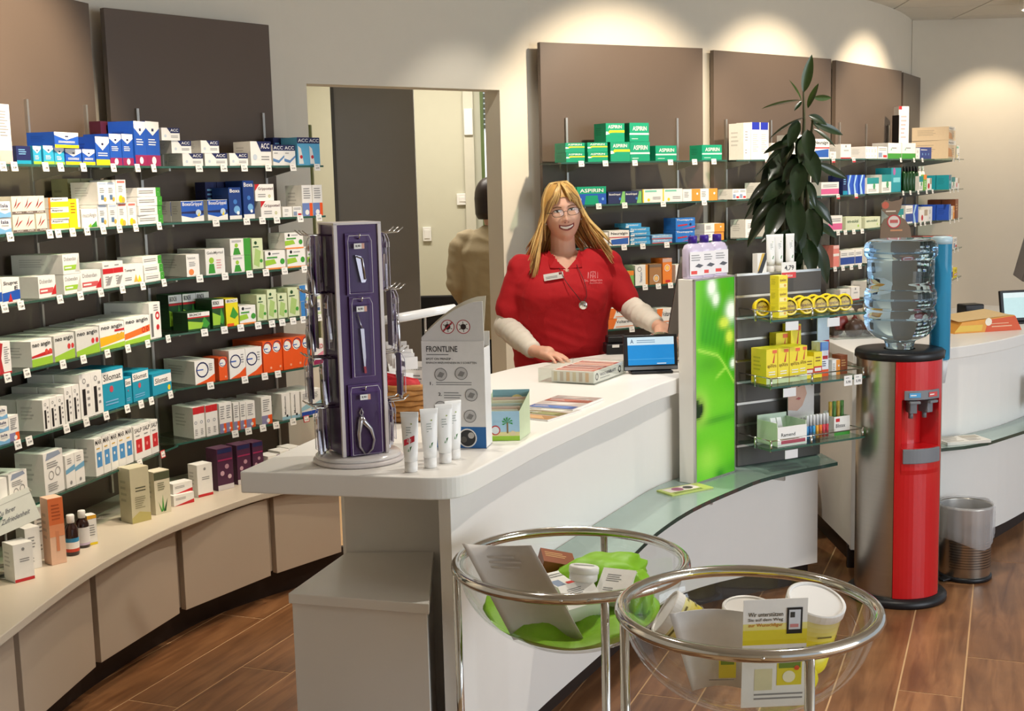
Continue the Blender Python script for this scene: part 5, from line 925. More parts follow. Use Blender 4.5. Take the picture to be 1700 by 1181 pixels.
# ---- in the first bowl
def in_bowl(Bc, dx, dy, dz): return (Bc[0]+dx, Bc[1]+dy, Bc[2]+dz)
t = thing('leaflet', 'tall curved grey-white leaflet leaning out of the bowl of green bags', 'leaflet', in_bowl(B1, -.135, -.085, -.125), math.radians(-10))
m = MB(); vs = []; fs = []; nn = 12
for j in range(9):
    for i in range(nn+1):
        u = i/nn-.5; v = j/8; vs.append((u*.17*(1-.05*v)-.035*v+.09*(1-v)*.9, .03*math.cos(u*3)-.03+.015*(1-v)+.08*(1-v)*0, -.03+.235*v-.012*math.cos(u*3)*v))
for j in range(8):
    for i in range(nn): fs.append((j*(nn+1)+i, j*(nn+1)+i+1, (j+1)*(nn+1)+i+1, (j+1)*(nn+1)+i))
m.add(vs, fs, H('#cfc8c0'), True); o = m.build('sheet', PRINT, t); sd_ = o.modifiers.new('paper', 'SOLIDIFY'); sd_.thickness = .001
m = MB(); f_ = frame((-.06, -.006, .12), (.11, 0, 0), (-.02, 0, .06)); m.lines(f_, 0, .3, 1, .9, 3, H('#c4bdb5'), 2); m.build('print', PRINT, t)
GBAG = mat('green_gift_bag', '#86c022', .45, var=.12, scale=25, bump=.6, bscale=40)
def bag(label, loc, sx, sy, sz, rot, seed, m_=None, cat='bag', name='green_bag'):
    rg = random.Random(seed); mb = MB(); mb.ball((0, 0, 0), (sx, sy, sz), 28, 16, Wt)
    mb.v = [(x*(1+.1*math.sin(9*y/sy+seed)+.06*math.sin(13*z/sz)), y*(1+.1*math.sin(7*x/sx+seed)), z*(1+.12*math.sin(6*x/sx+2*seed)*math.cos(5*y/sy))) for x, y, z in mb.v]
    o = mb.build(name, m_ or GBAG, None, loc=loc); o.rotation_euler = [math.radians(a) for a in rot]; return tag(o, label, cat)
gbm = MB(); vs = []; fs = []; nA_, rr, dd_ = 56, .268, .205     # a bag slumped against the round bottom of the bowl
lv = [4, 14, 24, 34, 42, 50, 56]
for j, a in enumerate(lv):
    for i in range(nA_):
        q = 2*math.pi*i/nA_; lim = 50+7*math.sin(q*2+2.2)+4*math.sin(5*q); aa = math.radians(min(a, lim)); vs.append((rr*.965*math.sin(aa)*math.cos(q), rr*.965*math.sin(aa)*math.sin(q), -dd_*.965*math.cos(aa)))
for j, (k, up_) in enumerate(((.93, .012), (.75, .022), (.5, .012), (.25, .02), (.04, .014))):
    for i in range(nA_):
        q = 2*math.pi*i/nA_; lim = math.radians(50+7*math.sin(q*2+2.2)+4*math.sin(5*q)); z = -dd_*.965*math.cos(lim)*(.45+.55*k)+(-.105)*(.55-.55*k); vs.append((rr*.965*math.sin(lim)*k*math.cos(q), rr*.965*math.sin(lim)*k*math.sin(q), z+up_*math.sin(3*q+4*j)*.8))
for j in range(len(lv)+4):
    for i in range(nA_): fs.append((j*nA_+i, j*nA_+(i+1) % nA_, (j+1)*nA_+(i+1) % nA_, (j+1)*nA_+i))
gbm.add(vs, fs, smooth=True); tag(gbm.build('green_bag', GBAG, None, loc=B1), 'crumpled green bag lining the bottom of the near bowl', 'bag')
bag('bright green bag at the far side of the bowl', in_bowl(B1, .07, .1, -.065), .12, .075, .05, (0, -8, 10), 2)
bag('yellow-green bag at the right of the bowl', in_bowl(B1, .155, -.01, -.075), .04, .065, .05, (20, 0, 0), 4)
for i, (dx, dy, dz, rx, rz_, st, lb2) in enumerate(((.03, -.09, -.092, 60, 15, 'plain', 'white folded carton at the front of the green bags'), (.09, -.06, -.08, 50, -30, 'plain', 'white carton beside the jar among the green bags'), (.0, .0, -.075, 75, 50, 'mixed', 'white carton with small print on the green bag'), (-.02, .12, -.055, 80, 8, 'brownbox', 'brown printed box at the back of the bowl'))):
    o = bpy.data.objects.new('carton', box_mesh(st, .085, .05, .075)); COL.objects.link(o); o.location = in_bowl(B1, dx, dy, dz+.015); o.rotation_euler = (math.radians(-rx), math.radians(8*i-10), math.radians(rz_)); tag(o, lb2, 'carton')
t = thing('cream_jar', 'round white cream jar lying on the green bags', 'jar', in_bowl(B1, .03, -.005, -.035)); t.rotation_euler = (math.radians(-8), math.radians(6), 0)
MB().lathe([(.03, -.01), (.034, -.006), (.034, .012)], 28).build('jar', WHITEP, t); MB().lathe([(.036, .01), (.036, .024), (.033, .027), (0, .027)], 28).build('lid', WHITEP, t)
m = MB(); f_ = frame((-.025, -.01, .0274), (.05, 0, 0), (0, .02, 0)); m.lines(f_, 0, 0, 1, 1, 2, Gy); m.build('print', PRINT, t)
# ---- in the second bowl
YT = '#ecdc2e'
def tub(label, loc, rot, r=.054, h=.135):
    t = thing('powder_tub', label, 'tub', loc, group='yellow powder tubs'); t.rotation_euler = [math.radians(a) for a in rot]
    MB().lathe([(r*.95, 0), (r*.99, .006), (r, .045)], 32).build('foot_band', mat('tub_yellow', YT, .35, var=.05), t)
    m = MB(); n_ = 8; cA, cB = H('#e8d722'), H('#efe9a4')
    for i in range(n_): m.lathe([(r, .045+(h-.065)*i/n_), (r, .045+(h-.065)*(i+1)/n_)], 32, col=mixc(cA, cB, max(0, i/(n_-1)*1.6-.6)), cap=False)
    for k in range(3):
        for j in range(3):
            a = math.radians(230+60*k); c = Vector((r*1.004*math.cos(a), r*1.004*math.sin(a), .06+.018*j)); tt = Vector((-math.sin(a), math.cos(a), 0)); m.add([c-tt*.016, c+tt*.016, c+tt*.016+Vector((0, 0, .004)), c-tt*.016+Vector((0, 0, .004))], [(0, 1, 2, 3)], H('#7d7440'))
    m.build('sleeve', GLOSSP, t)
    MB().lathe([(r*1.0, h-.02), (r*1.05, h-.018), (r*1.05, h-.002), (r*1.0, h), (r*.94, h-.001), (r*.92, h-.004), (0, h-.004)], 36, smooth=False).build('lid', WHITEP, t); return t
tub('yellow and white tub with its lid up at the right of the bowl', in_bowl(B2, .105, .01, -.11), (18, 10, 0), .056, .15)
tub('yellow and white tub in the middle of the bowl behind the printed card', in_bowl(B2, -.0, .02, -.125), (6, 2, 0), .052, .13)
tub('yellow and white tub lying on its side at the back of the bowl', in_bowl(B2, -.055, .075, -.1), (-25, -52, 25), .05, .125)
tub('yellow tub lying low at the bottom of the bowl', in_bowl(B2, .085, -.085, -.125), (-68, 0, 14), .042, .09)
t = thing('leaflet', 'plain white curved leaflet at the left of the yellow tubs', 'leaflet', in_bowl(B2, -.085, -.07, -.14), math.radians(-4))
m = MB(); vs = []; fs = []
for j in range(5):
    for i in range(13): u = i/12-.5; v = j/4; vs.append((u*.165*(.7+.3*v)+.02*(1-v), .025*math.cos(u*3.4)-.02+.02*(1-v), .165*v))
for j in range(4):
    for i in range(12): fs.append((j*13+i, j*13+i+1, (j+1)*13+i+1, (j+1)*13+i))
m.add(vs, fs, H('#e6e4e2'), True); o = m.build('sheet', PRINT, t); o.modifiers.new('paper', 'SOLIDIFY').thickness = .001
m = MB(); f_ = frame((-.005, -.0005, .02), (.075, .004, 0), (0, -.012, .06)); m.rect(f_, .25, .1, .7, .75, H('#e4d438'), 2); m.rect(f_, .3, .6, .65, .75, H('#7c9a2a'), 3); m.text(f_, 'NEU', .1, .84, .4, .97, H('#c83a2a'), 2); m.lines(f_, 0, 0, 1, .08, 1, Gy, 2); m.build('print', PRINT, t)
t = thing('printed_card', 'card with yellow foot reading Wir unterstuetzen in the bowl of tubs', 'card', in_bowl(B2, .025, -.12, -.155), math.radians(3))
t['label'] = 'white and yellow printed card with a phone picture in the bowl of tubs'
m = MB(); Mx = Matrix.Rotation(math.radians(6), 4, 'X'); m.box(-.062, .062, 0, .0015, 0, .225, H('#f0efea'), Mx)
f_ = (Mx @ Vector((-.062, 0, 0)), Mx.to_3x3() @ Vector((.124, 0, 0)), Mx.to_3x3() @ Vector((0, 0, .225)), Mx.to_3x3() @ Vector((0, -1, 0)))
m.rect(f_, 0, .63, 1, .72, H('#eadf3c')); m.rect(f_, 0, .72, 1, .78, H('#efe88e')); m.rect(f_, 0, .585, 1, .63, H('#e6d82a'))
m.text(f_, 'Wir unterstützen', .08, .845, .62, .885, H('#4a3a1c')); m.text(f_, 'Sie auf dem Weg', .08, .795, .62, .832, H('#4a3a1c'), 3); m.text(f_, 'zur Wunschfigur', .08, .745, .62, .785, H('#c87a1c'), 3)
m.rect(f_, .68, .68, .92, .92, Bk, 3); m.rect(f_, .71, .72, .89, .9, H('#d8dde4'), 4); m.rect(f_, .73, .83, .8, .88, H('#3a3a3a'), 5); m.rect(f_, .73, .74, .86, .77, H('#d08a8a'), 5)
m.text(f_, 'NEU', .42, .46, .66, .51, H('#c8281c'), 2); m.rect(f_, .55, .2, .94, .44, H('#e2d22c'), 1); m.rect(f_, .58, .36, .92, .42, H('#6a8a2a'), 2); m.disc(f_, .74, .28, .1, H('#f2eecb'), 2); m.disc(f_, .86, .36, .04, H('#d8502a'), 3); m.rect(f_, .2, .16, .48, .36, H('#ddd8b0'), 1); m.lines(f_, .2, .06, .98, .14, 2, Gy, 1)
m.build('card', PRINT, t); MB().box(-.02, .02, .002, .05, .002, .004).build('prop', WHITEP, t)
# ================================================================== ON THE SALES COUNTER
CT = .9505
# ---- rotating display of manicure tools
PURP = mat('purple_card', '#3f1056', .45, var=.06, coat=.1); EDGEW = mat('pale_edge', '#d8d0ce', .35); STG = mat('tool_steel', '#b8b6ba', .25, 1, var=.05)
TW, TZ0, TZ1 = .060, .026, .632
srot = math.radians(26)
sx, sy = -.42, 3.345
st = thing('display_tower', 'rotating purple display tower for manicure tools on a white turntable', 'display', (sx, sy, CT), srot)
MB().lathe([(.118, 0), (.122, .003), (.122, .009), (.118, .012)], 44).build('turntable_foot', EDGEW, st); MB().lathe([(.112, .012), (.115, .014), (.115, .02), (.11, .023)], 44).build('turntable', mat('turntable_clear', '#dcd8d6', .15, coat=.5), st)
pts = [(-TW, -TW), (TW, -TW), (TW, TW), (-TW, TW)]
for i in range(4):
    q = math.radians(90*i); MB().box(-TW+.006, TW-.006, -TW, -TW+.004, TZ0, TZ1).build('purple_panel', PURP, st, rz=q)
for x, y in pts: MB().box(x-.005, x+.005, y-.005, y+.005, TZ0-.002, TZ1+.004).build('corner_post', EDGEW, st, .001)
MB().box(-TW-.005, TW+.005, -TW-.005, TW+.005, TZ1, TZ1+.006).build('top_cap', EDGEW, st, .001)
hooks = [.606, .455, .285, .155]
for i, q in ((1, 90), (3, 270), (0, 0)):
    for z in (hooks if i else (.595, .432, .198)):
        n_ = 3 if i else 1
        for k in range(n_):
            x = (k-1)*.034 if i else 0
            Lh = .078 if i else .022
            MB().tube([(x, -TW, z), (x, -TW-Lh*.8, z+.002), (x, -TW-Lh, z+.014)], .0022, 6).build('hook', CHROME, st, rz=math.radians(q))
BLIS = thin_glass('blister_film', '#f2f0f4', .12, .45); CARDP = mat('pack_card', '#431560', .4, var=.05)
SM_ = Matrix.Translation((sx, sy, CT)) @ Matrix.Rotation(srot, 4, 'Z')
def pack(label, face, x, out, ztop, w_, h, tool, dark=True):
    q = math.radians(face); M_ = SM_ @ Matrix.Rotation(q, 4, 'Z'); p = M_ @ Vector((x, -TW-out, ztop))
    t = thing('tool_pack', label, 'blister pack', p, srot+q, 'manicure tool packs on the tower')
    MB().box(-w_/2, w_/2, .0, .0015, -h, .0).build('card', CARDP if dark else mat('grey_card', '#8a8288', .4, var=.1), t)
    m = MB(); k = .006; vs = [(-w_/2, -k), (w_/2, -k), (w_/2, 0)]
    MB().box(-w_/2+.004, w_/2-.004, -.011, -.001, -h+.006, -.022).build('blister', BLIS, t, .003)
    MB().tube([(-w_/2+.003, -.012, -h+.005), (w_/2-.003, -.012, -h+.005), (w_/2-.003, -.012, -.02), (w_/2-.008, -.008, -.006), (-w_/2+.008, -.008, -.006), (-w_/2+.003, -.012, -.02)], .0011, 5, closed=True).build('blister_edge', mat('film_edge', '#c9c4d0', .2), t)
    m = MB(); m.box(-.016, .012, -.0135, -.0125, -.04, -.026, Wt); f_ = frame((-.016, -.0136, -.04), (.028, 0, 0), (0, 0, .014)); m.text(f_, '8,90', .15, .25, .6, .75, Bk); m.rect(f_, .75, 0, 1, 1, H('#d8a08a')); m.build('price_sticker', PRINT, t)
    T_ = MB()
    if tool == 'clipper': T_.plate([(-.012, -.056), (.004, -.06), (.016, -.12), (.012, -.128), (.002, -.128), (-.004, -.1)], -.009, -.003); T_.tube([(-.01, -.009, -.06), (.006, -.012, -.066), (.012, -.012, -.12)], .0025, 6)
    elif tool == 'file': T_.tube([(-.012, -.006, -.045), (-.004, -.006, -.075), (0, -.006, -.085)], .002, 6); T_.plate([(-.006, -.085), (.004, -.085), (.006, -.16), (.004, -h+.03), (0, -h+.03), (-.002, -.16)], -.009, -.004)
    else:
        T_.tube([(-.012, -.006, -.062), (-.017, -.006, -.075), (-.012, -.006, -.085), (-.008, -.006, -.075)], .003, 6, closed=True); T_.tube([(-.012, -.006, -.085), (-.006, -.007, -.1), (.012, -.007, -.12), (.02, -.007, -.15), (.014, -.007, -.175), (0, -.007, -.186)], [.006, .008, .006, .004, .003, .002], 8); T_.tube([(-.014, -.006, -.085), (-.016, -.007, -.1), (-.022, -.007, -.13), (-.02, -.007, -.165), (-.006, -.007, -.186)], [.006, .008, .006, .004, .003], 8)
    T_.build('tool', STG, t)
    if tool == 'file': MB().plate([(-.001, -h+.03), (.005, -h+.03), (.007, -h+.012), (.001, -h+.012)], -.009, -.004).build('file_tip', mat('red_tip', '#b02a3a', .4), t)
    return t
pack('clear pack with nail clippers at the top of the tower front', 0, 0, .006, .610, .07, .16, 'clipper'); pack('clear pack with a slim file in the middle of the tower front', 0, .0, .006, .447, .062, .215, 'file'); pack('clear pack with cuticle nippers at the foot of the tower front', 0, .0, .006, .215, .088, .19, 'nipper')
WHERE = ['top', 'second', 'third', 'lowest']
for face, side in ((270, 'the wall shelves'), (90, 'the doorway')):
    for zi, z in enumerate(hooks):
        for k in range(3 if face == 270 else 2):
            pack('hanging tool pack facing %s, %s row, %s hook' % (side, WHERE[zi], ORD[k]), face, (k-1)*.034, .012+.02*((k+zi) % 3), z+.002, .034, .15 if zi < 2 else .115, ('clipper', 'file', 'nipper')[(k+zi) % 3] if zi < 2 else 'clipper', dark=(k+zi) % 2 == 0)
# ---- four cream tubes
for i, (px, py, h, red) in enumerate(((682, 786, .155, True), (714, 779, .155, False), (739, 771, .157, False), (754, 764, .157, False))):
    p = atz(px, py, .95); cream_tube(('white cream tube with a red price flash on the counter', 'second of four white cream tubes from the tower', 'third of four white cream tubes from the tower', 'white cream tube furthest from the tower, half hidden')[i], (p.x, p.y+.02, CT), h, .046, math.radians((-8, 14, 14, 22)[i]), 'cream tubes on the counter', red)
# ---- white cardboard leaflet display with printed steps
pl, pr2 = atz(697, 747, .95), atz(804, 752, .95); dd = (pr2-pl).normalized(); fw_ = .178
fd = thing('leaflet_display', 'tall white cardboard display lettered with tick and flea pictures', 'display', (pl.x+.012, pl.y+.03, CT), math.radians(-12))
fhh = .30; m = MB(); BW = H('#e7e5e2')
m.box(0, fw_, 0, .003, 0, fhh, BW); f_ = frame((0, 0, 0), (fw_, 0, 0), (0, 0, fhh))
m.rect(f_, 0, 0, 1, .2, H('#2468a8')); m.disc(f_, .7, .095, .15, Wt, 2, 24); m.disc(f_, .7, .095, .13, H('#2a2a2c'), 3, 24); m.disc(f_, .76, .12, .05, H('#b8b4ae'), 4); m.disc(f_, .64, .08, .05, H('#5a564f'), 4)
m.text(f_, 'FRONTLINE', .08, .9, .58, .955, H('#3a3a3c')); m.lines(f_, .08, .865, .62, .885, 1, H('#7a7a7a')); m.text(f_, 'SPOT ON PRINZIP -', .07, .825, .5, .845, H('#3a3a3c')); m.text(f_, 'EINFACH ANZUWENDEN IN 3 SCHRITTEN', .07, .79, .88, .808, H('#4a4a4c'), 3)
for cx_, cy_ in ((.3, .69), (.63, .7), (.78, .5), (.28, .38), (.75, .3)): m.disc(f_, cx_, cy_, .1, H('#c9c7c5'), 2); m.ring(f_, cx_, cy_, .1, .008, H('#6a6a6a'), 3); m.patch(f_, [(cx_-.06, cy_-.02), (cx_+.02, cy_-.03), (cx_+.06, cy_+.01), (cx_-.01, cy_+.025)], H('#8a8886'), 4)
m.text(f_, '1.', .12, .59, .17, .62, Bk); m.lines(f_, .22, .585, .8, .625, 2, Gy); m.text(f_, '2.', .25, .49, .31, .52, Bk, 3); m.lines(f_, .34, .46, .68, .53, 3, Gy); m.text(f_, '3.', .2, .24, .26, .27, Bk, 3)
m.build('front_panel', PRINT, fd)
m = MB(); m.box(0, .003, .003, .07, 0, fhh-.02, BW); m.box(fw_-.003, fw_, .003, .07, 0, fhh-.02, BW); m.box(0, fw_, .07, .073, 0, fhh+.02, BW); m.box(0, fw_, .003, .07, 0, .003, BW); m.build('box', PRINT, fd)
m = MB(); arc = [(0, fhh), (fw_, fhh)]+[(fw_*.99, fhh+.11)]+[(fw_*(.95-.95*k/10), fhh+.11-.10*(k/10)**1.7) for k in range(1, 11)]
m.plate(arc, .004, .007, H('#dcdad7')); f2_ = frame((0, .004, fhh), (fw_, 0, 0), (0, 0, .11))
for cx_, bug in ((.43, 0), (.68, 1)):
    m.disc(f2_, cx_, .36, .105, H('#f0eeea'), 1); m.ring(f2_, cx_, .36, .11, .012, H('#b02a3a'), 2); m.disc(f2_, cx_, .36, .045, H('#2a1a1c'), 3, 12)
    for a in range(6): q = math.radians(30+60*a); m.patch(f2_, [(cx_, .36), (cx_+.08*math.cos(q), .36+.13*math.sin(q)), (cx_+.08*math.cos(q+.15), .36+.13*math.sin(q+.15))], H('#2a1a1c'), 3)
    m.patch(f2_, [(cx_-.085, .25), (cx_-.07, .23), (cx_+.085, .47), (cx_+.07, .49)], H('#b02a3a'), 4) if not bug else None
m.build('top_flap', PRINT, fd); m = MB(); m.plate([(p[0]+.004, p[1]+.012) for p in arc[2:]]+[(0, fhh-.01), (fw_*.95, fhh-.01)], .03, .033, H('#d9d2bd')); m.build('rear_flap', PRINT, fd)
# ---- children's leaflet box
p = atz(805, 734, .95); kb_ = thing('leaflet_box', 'small cardboard box with beach picture holding leaflets', 'box', (p.x-.008, p.y+.01, CT), math.radians(-2))
m = MB(); kw, kh = .108, .085; SKY = H('#a8cfe6'); m.box(0, kw, 0, .002, 0, kh, SKY); f_ = frame((0, 0, 0), (kw, 0, 0), (0, 0, kh))
m.rect(f_, 0, 0, 1, .16, Lg); m.rect(f_, 0, .16, 1, .3, H('#e6dca0')); m.rect(f_, .66, .25, .7, .62, H('#8a6a3a'), 2)
for a in range(7): q = math.radians(-20+36*a); m.patch(f_, [(.68, .62), (.68+.15*math.cos(q), .62+.2*math.sin(q)), (.68+.13*math.cos(q+.3), .62+.16*math.sin(q+.3))], H('#2f9a3a'), 3)
m.disc(f_, .12, .7, .09, H('#e8c8a0'), 2); m.rect(f_, .04, .2, .2, .56, H('#e09a6a'), 2); m.disc(f_, .36, .36, .13, H('#c83a3a'), 3); m.disc(f_, .36, .36, .1, H('#e6eef2'), 4); m.disc(f_, .82, .25, .07, H('#e8d8b0'), 3); m.build('front', PRINT, kb_)
m = MB(); m.add([(kw, 0, 0), (kw+.028, .11, 0), (kw+.028, .11, .125), (kw, 0, .085)], [(0, 1, 2, 3)], H('#c9d6b0')); m.build('side', PRINT, kb_); m = MB(); m.add([(0, 0, 0), (.028, .11, 0), (.028, .11, .125), (0, 0, .085)], [(3, 2, 1, 0)], H('#c9d6b0')); m.build('side', PRINT, kb_)
m = MB(); m.box(.028, kw+.028, .11, .112, 0, .13, H('#86b4be')); f_ = frame((.028, .11, 0), (kw, 0, 0), (0, 0, .13)); m.disc(f_, .66, .72, .2, H('#f0e6a0'), 1); m.disc(f_, .3, .7, .16, H('#e4e2c8'), 1); m.build('back', PRINT, kb_)
for i in range(5): MB().box(.004+.006*i, kw-.004+.006*i, .012+.018*i, .013+.018*i, .004, .088+.006*i).build('leaflet', mat('leaflet_%d' % (i % 3), ('#e9e4c4', '#d8c0b0', '#bcd0c4')[i % 3], .6), kb_)
# ---- wicker basket with packets behind the tower
p = atz(672, 700, .95); bk = thing('wicker_basket', 'round wicker basket behind the display tower', 'basket', (p.x+.0, p.y+.06, CT))
WICK = mat('wicker', '#a9753c', .7, var=.25, scale=60)
for j in range(7):
    r = .085+.004*j; MB().tube([((r+.004*math.sin(10*a+j*3.1))*math.cos(a), (r+.004*math.sin(10*a+j*3.1))*math.sin(a), .01+.017*j) for a in [2*math.pi*i/60 for i in range(60)]], .0095, 6, closed=True).build('weave', WICK, bk)
MB().lathe([(.08, 0), (.1, .004), (0, .006)], 24).build('bottom', WICK, bk)
for i, (x, y, c, st_, lab) in enumerate(((-.02, -.03, 20, 'dobred', 'red and white packet standing in the wicker basket'), (.03, .0, -25, 'orangedot', 'beige packet standing in the wicker basket'), (.0, .035, 5, 'mixed', 'white packet at the back of the wicker basket'))):
    o = bpy.data.objects.new('packet', box_mesh(st_, .085, .022, .13)); COL.objects.link(o); q = bk.location; o.location = (q.x+x, q.y+y, CT+.02+.03*i); o.rotation_euler = (math.radians(-14), math.radians(8-8*i), math.radians(c)); tag(o, lab, 'packet')
t = thing('red_flyer', 'red folded flyer lying over the wicker basket', 'flyer', (bk.location.x-.005, bk.location.y-.05, CT+.10), .1); MB().add([(-.07, -.03, .0), (.07, -.03, -.01), (.05, .0, .03), (-.07, .0, .06), (-.07, -.028, .0), (.07, -.028, -.01), (.05, .002, .03), (-.07, .002, .06)], [(0, 1, 2, 3), (7, 6, 5, 4), (0, 4, 5, 1), (1, 5, 6, 2), (2, 6, 7, 3), (3, 7, 4, 0)]).build('flyer', mat('red_paper', '#c8202a', .5), t)
t = thing('plastic_card_holder', 'glossy white plastic card holder lying across behind the cardboard display', 'leaflet', (p.x+.03, p.y+.13, CT+.315), .25)  # glossy plastic card holder, shaped here as a roll on a stem
MB().tube([(-.1, 0, -.008), (-.03, 0, 0), (.06, .0, .012), (.14, .02, .02)], [.016, .017, .016, .014], 14, flat=.6).build('roll', mat('gloss_white_plastic', '#dcdcdc', .2, coat=.4), t); MB().tube([(.04, .03, -.31), (.04, .02, -.0)], .004, 8).build('stem', ALU, t)
t = thing('price_fan', 'fan of white price tabs hanging beside the basket', 'card', (p.x-.02, p.y-.0, CT+.24), 0)
for i in range(5): MB().box(-.03+.004*i, .035+.006*i, -.002-.008*i, -.001-.008*i, -.05-.006*i, .012-.012*i).build('tab', mat('tab_white', '#d8d4d2', .4), t, rz=.1*i)
MB().tube([(0, 0, 0), (0, .012, -.24)], .003, 6).build('stem', ALU, t)
# ---- magazines, acrylic flyer box, screen, card terminal, dome, till monitor
def sheet(name, label, cat, px, py, w_, d_, th, rz, cols, seed, z=CT):
    p = atz(px, py, z); t = thing(name, label, cat, (p.x, p.y, z), rz); m = MB(); m.box(-w_/2, w_/2, -d_/2, d_/2, 0, th, H('#e4e2de')); f_ = frame((-w_/2, -d_/2, th), (w_, 0, 0), (0, d_, 0)); rg = random.Random(seed)
    for i, c in enumerate(cols): y0 = i/len(cols); m.rect(f_, .03, y0+.02, .97, y0+1/len(cols)-.02, H(c)); m.patch(f_, [(rg.uniform(.05, .3), y0+.04), (rg.uniform(.5, .9), y0+.05), (rg.uniform(.6, .95), y0+.8/len(cols)), (rg.uniform(.1, .4), y0+.7/len(cols))], tuple(min(1, k*1.5+.05) for k in H(c)), 2); m.lines(f_, .1, y0+.3/len(cols), .5, y0+.7/len(cols), 2, Wt, 3, seed)
    m.build('pages', GLOSSP, t); return t
sheet('magazine', 'magazine with a blue strip lying on the counter', 'magazine', 938, 672, .17, .24, .008, math.radians(-28), ['#3a78b4', '#d8d4cc', '#a86a5a', '#b8b0a8'], 1)
sheet('brochure', 'brochure with landscape photo nearest the leaflet box', 'brochure', 905, 688, .15, .2, .004, math.radians(-35), ['#b89a6a', '#7a8a5a', '#d8d0c4'], 2)
p = atz(968, 633, .95); fb = thing('flyer_box', 'clear acrylic box of red and white flyers on the counter', 'box', (p.x+.005, p.y+.08, CT), math.radians(-28))
bw_, bd_, bh_ = .225, .30, .052
for nm, a in (('floor_sheet', (-bw_/2, bw_/2, -bd_/2, bd_/2, 0, .003)), ('end_wall', (-bw_/2, -bw_/2+.003, -bd_/2, bd_/2, 0, bh_)), ('side_wall', (-bw_/2, bw_/2, -bd_/2, -bd_/2+.003, 0, bh_)), ('far_wall', (-bw_/2, bw_/2, bd_/2-.003, bd_/2, 0, bh_)), ('end_wall', (bw_/2-.003, bw_/2, -bd_/2, bd_/2, 0, bh_))): MB().box(*a).build(nm, CLEAR, fb)
m = MB(); m.box(-bw_/2+.05, bw_/2-.006, -bd_/2+.008, bd_/2-.01, .004, .046, H('#e8e2da')); f_ = frame((-bw_/2+.05, -bd_/2+.008, .046), (bw_-.056, 0, 0), (0, bd_-.018, 0))
for i, c in enumerate(('#c86a50', '#a84a3a', '#8a3a34', '#d08a70', '#b05040')): m.rect(f_, .04, .05+.18*i, .96, .2+.18*i, H(c)); m.lines(f_, .1, .08+.18*i, .9, .18+.18*i, 2, H('#e8d8cc'), 2)
f_ = frame((bw_/2-.0055, -bd_/2+.01, .006), (0, bd_-.03, 0), (0, 0, .038)); m.text(f_, 'WOCHENBLATT', .2, .45, .75, .75, H('#555060')); m.ring(f_, .1, .5, .05, .02, Bk); m.ring(f_, .88, .5, .05, .02, Bk); m.lines(f_, .2, .15, .7, .35, 1, Gy)
f_ = frame((-bw_/2+.05, -bd_/2+.0075, .004), (bw_-.056, 0, 0), (0, 0, .042)); 
for i in range(6): m.rect(f_, .06+.15*i, .1, .14+.15*i, .9, H(('#d8c8a8', '#c9b6a6', '#e0b890')[i % 3]))
m.build('flyers', PRINT, fb)
p = atz(1083, 622, .95); tb = thing('customer_screen', 'small black customer screen with blue display on the counter', 'screen', (p.x, p.y+.03, CT), math.radians(4))
Mx = Matrix.Translation((0, 0, .012)) @ Matrix.Rotation(math.radians(-10), 4, 'X'); m = MB(); m.box(-.103, .103, 0, .016, 0, .135, Wt, Mx); m.build('casing', BLACKP, tb, .003); m = MB(); m.box(-.102, .102, -.001, .0, .002, .014, Wt, Mx); m.build('lower_bezel', GREYP, tb)
f_ = (Mx @ Vector((-.088, -.0008, .02)), Mx.to_3x3() @ Vector((.178, 0, 0)), Mx.to_3x3() @ Vector((0, 0, .106)), Mx.to_3x3() @ Vector((0, -1, 0))); m = MB(); m.rect(f_, 0, 0, 1, 1, H('#1a8fd8')); m.rect(f_, 0, .72, 1, 1, H('#d4ecf8'), 2); m.text(f_, 'A', .06, .78, .13, .93, H('#3a5a7a'), 3); m.lines(f_, .2, .78, .6, .92, 2, H('#7a9ab4'), 3); m.rect(f_, 0, .2, 1, .215, H('#5ab4e8'), 2); m.rect(f_, .62, .03, .82, .06, Wt, 2); m.build('display', SCREEN, tb)
MB().box(-.08, .08, -.02, .07, 0, .01).build('foot', BLACKP, tb, .003); MB().box(-.02, .02, .02, .05, .008, .03).build('neck', BLACKP, tb)
p = atz(1025, 590, .95); cdt = thing('card_terminal', 'black card terminal beside the customer screen', 'card terminal', (p.x, p.y+.02, CT), .1); MB().box(-.045, .06, 0, .09, 0, .045).build('body', BLACKP, cdt, .006); m = MB(); m.box(-.02, .01, -.002, 0, .03, .042, Wt); m.build('sticker', PRINT, cdt); MB().box(-.035, .05, .02, .085, .045, .075).build('printer_hood', BLACKP, cdt, .006); MB().tube([(.06, .05, .01), (.1, .03, .006), (.14, .06, .006), (.2, .05, .006)], .004, 6).build('cable', BLACKP, cdt)
dm = thing('glass_dome', 'shiny glass dome on the counter behind the customer screen', 'dome', (.60, 5.06, CT)); MB().lathe([(.075, 0), (.076, .01), (.074, .06), (.062, .092), (.04, .112), (.015, .12), (0, .121)], 36).build('dome', mat('dome_glass', '#c9c2a8', .05, 1, var=.1), dm); MB().lathe([(.082, 0), (.082, .008)], 36).build('plate', CHROME, dm)
mon = thing('till_monitor', 'grey flat monitor seen edge-on behind the picture column', 'monitor', (.715, 5.25, CT), math.radians(-8))
Mx = Matrix.Translation((-.03, 0, .10)) @ Matrix.Rotation(math.radians(10), 4, 'Y'); m = MB(); m.box(-.03, .012, -.19, .19, 0, .30, Wt, Mx); m.build('casing', mat('monitor_grey', '#6d655e', .4, .3), mon, .004); m = MB(); m.box(-.032, -.03, -.175, .175, .012, .288, Wt, Mx); m.build('display', BLACKP, mon)
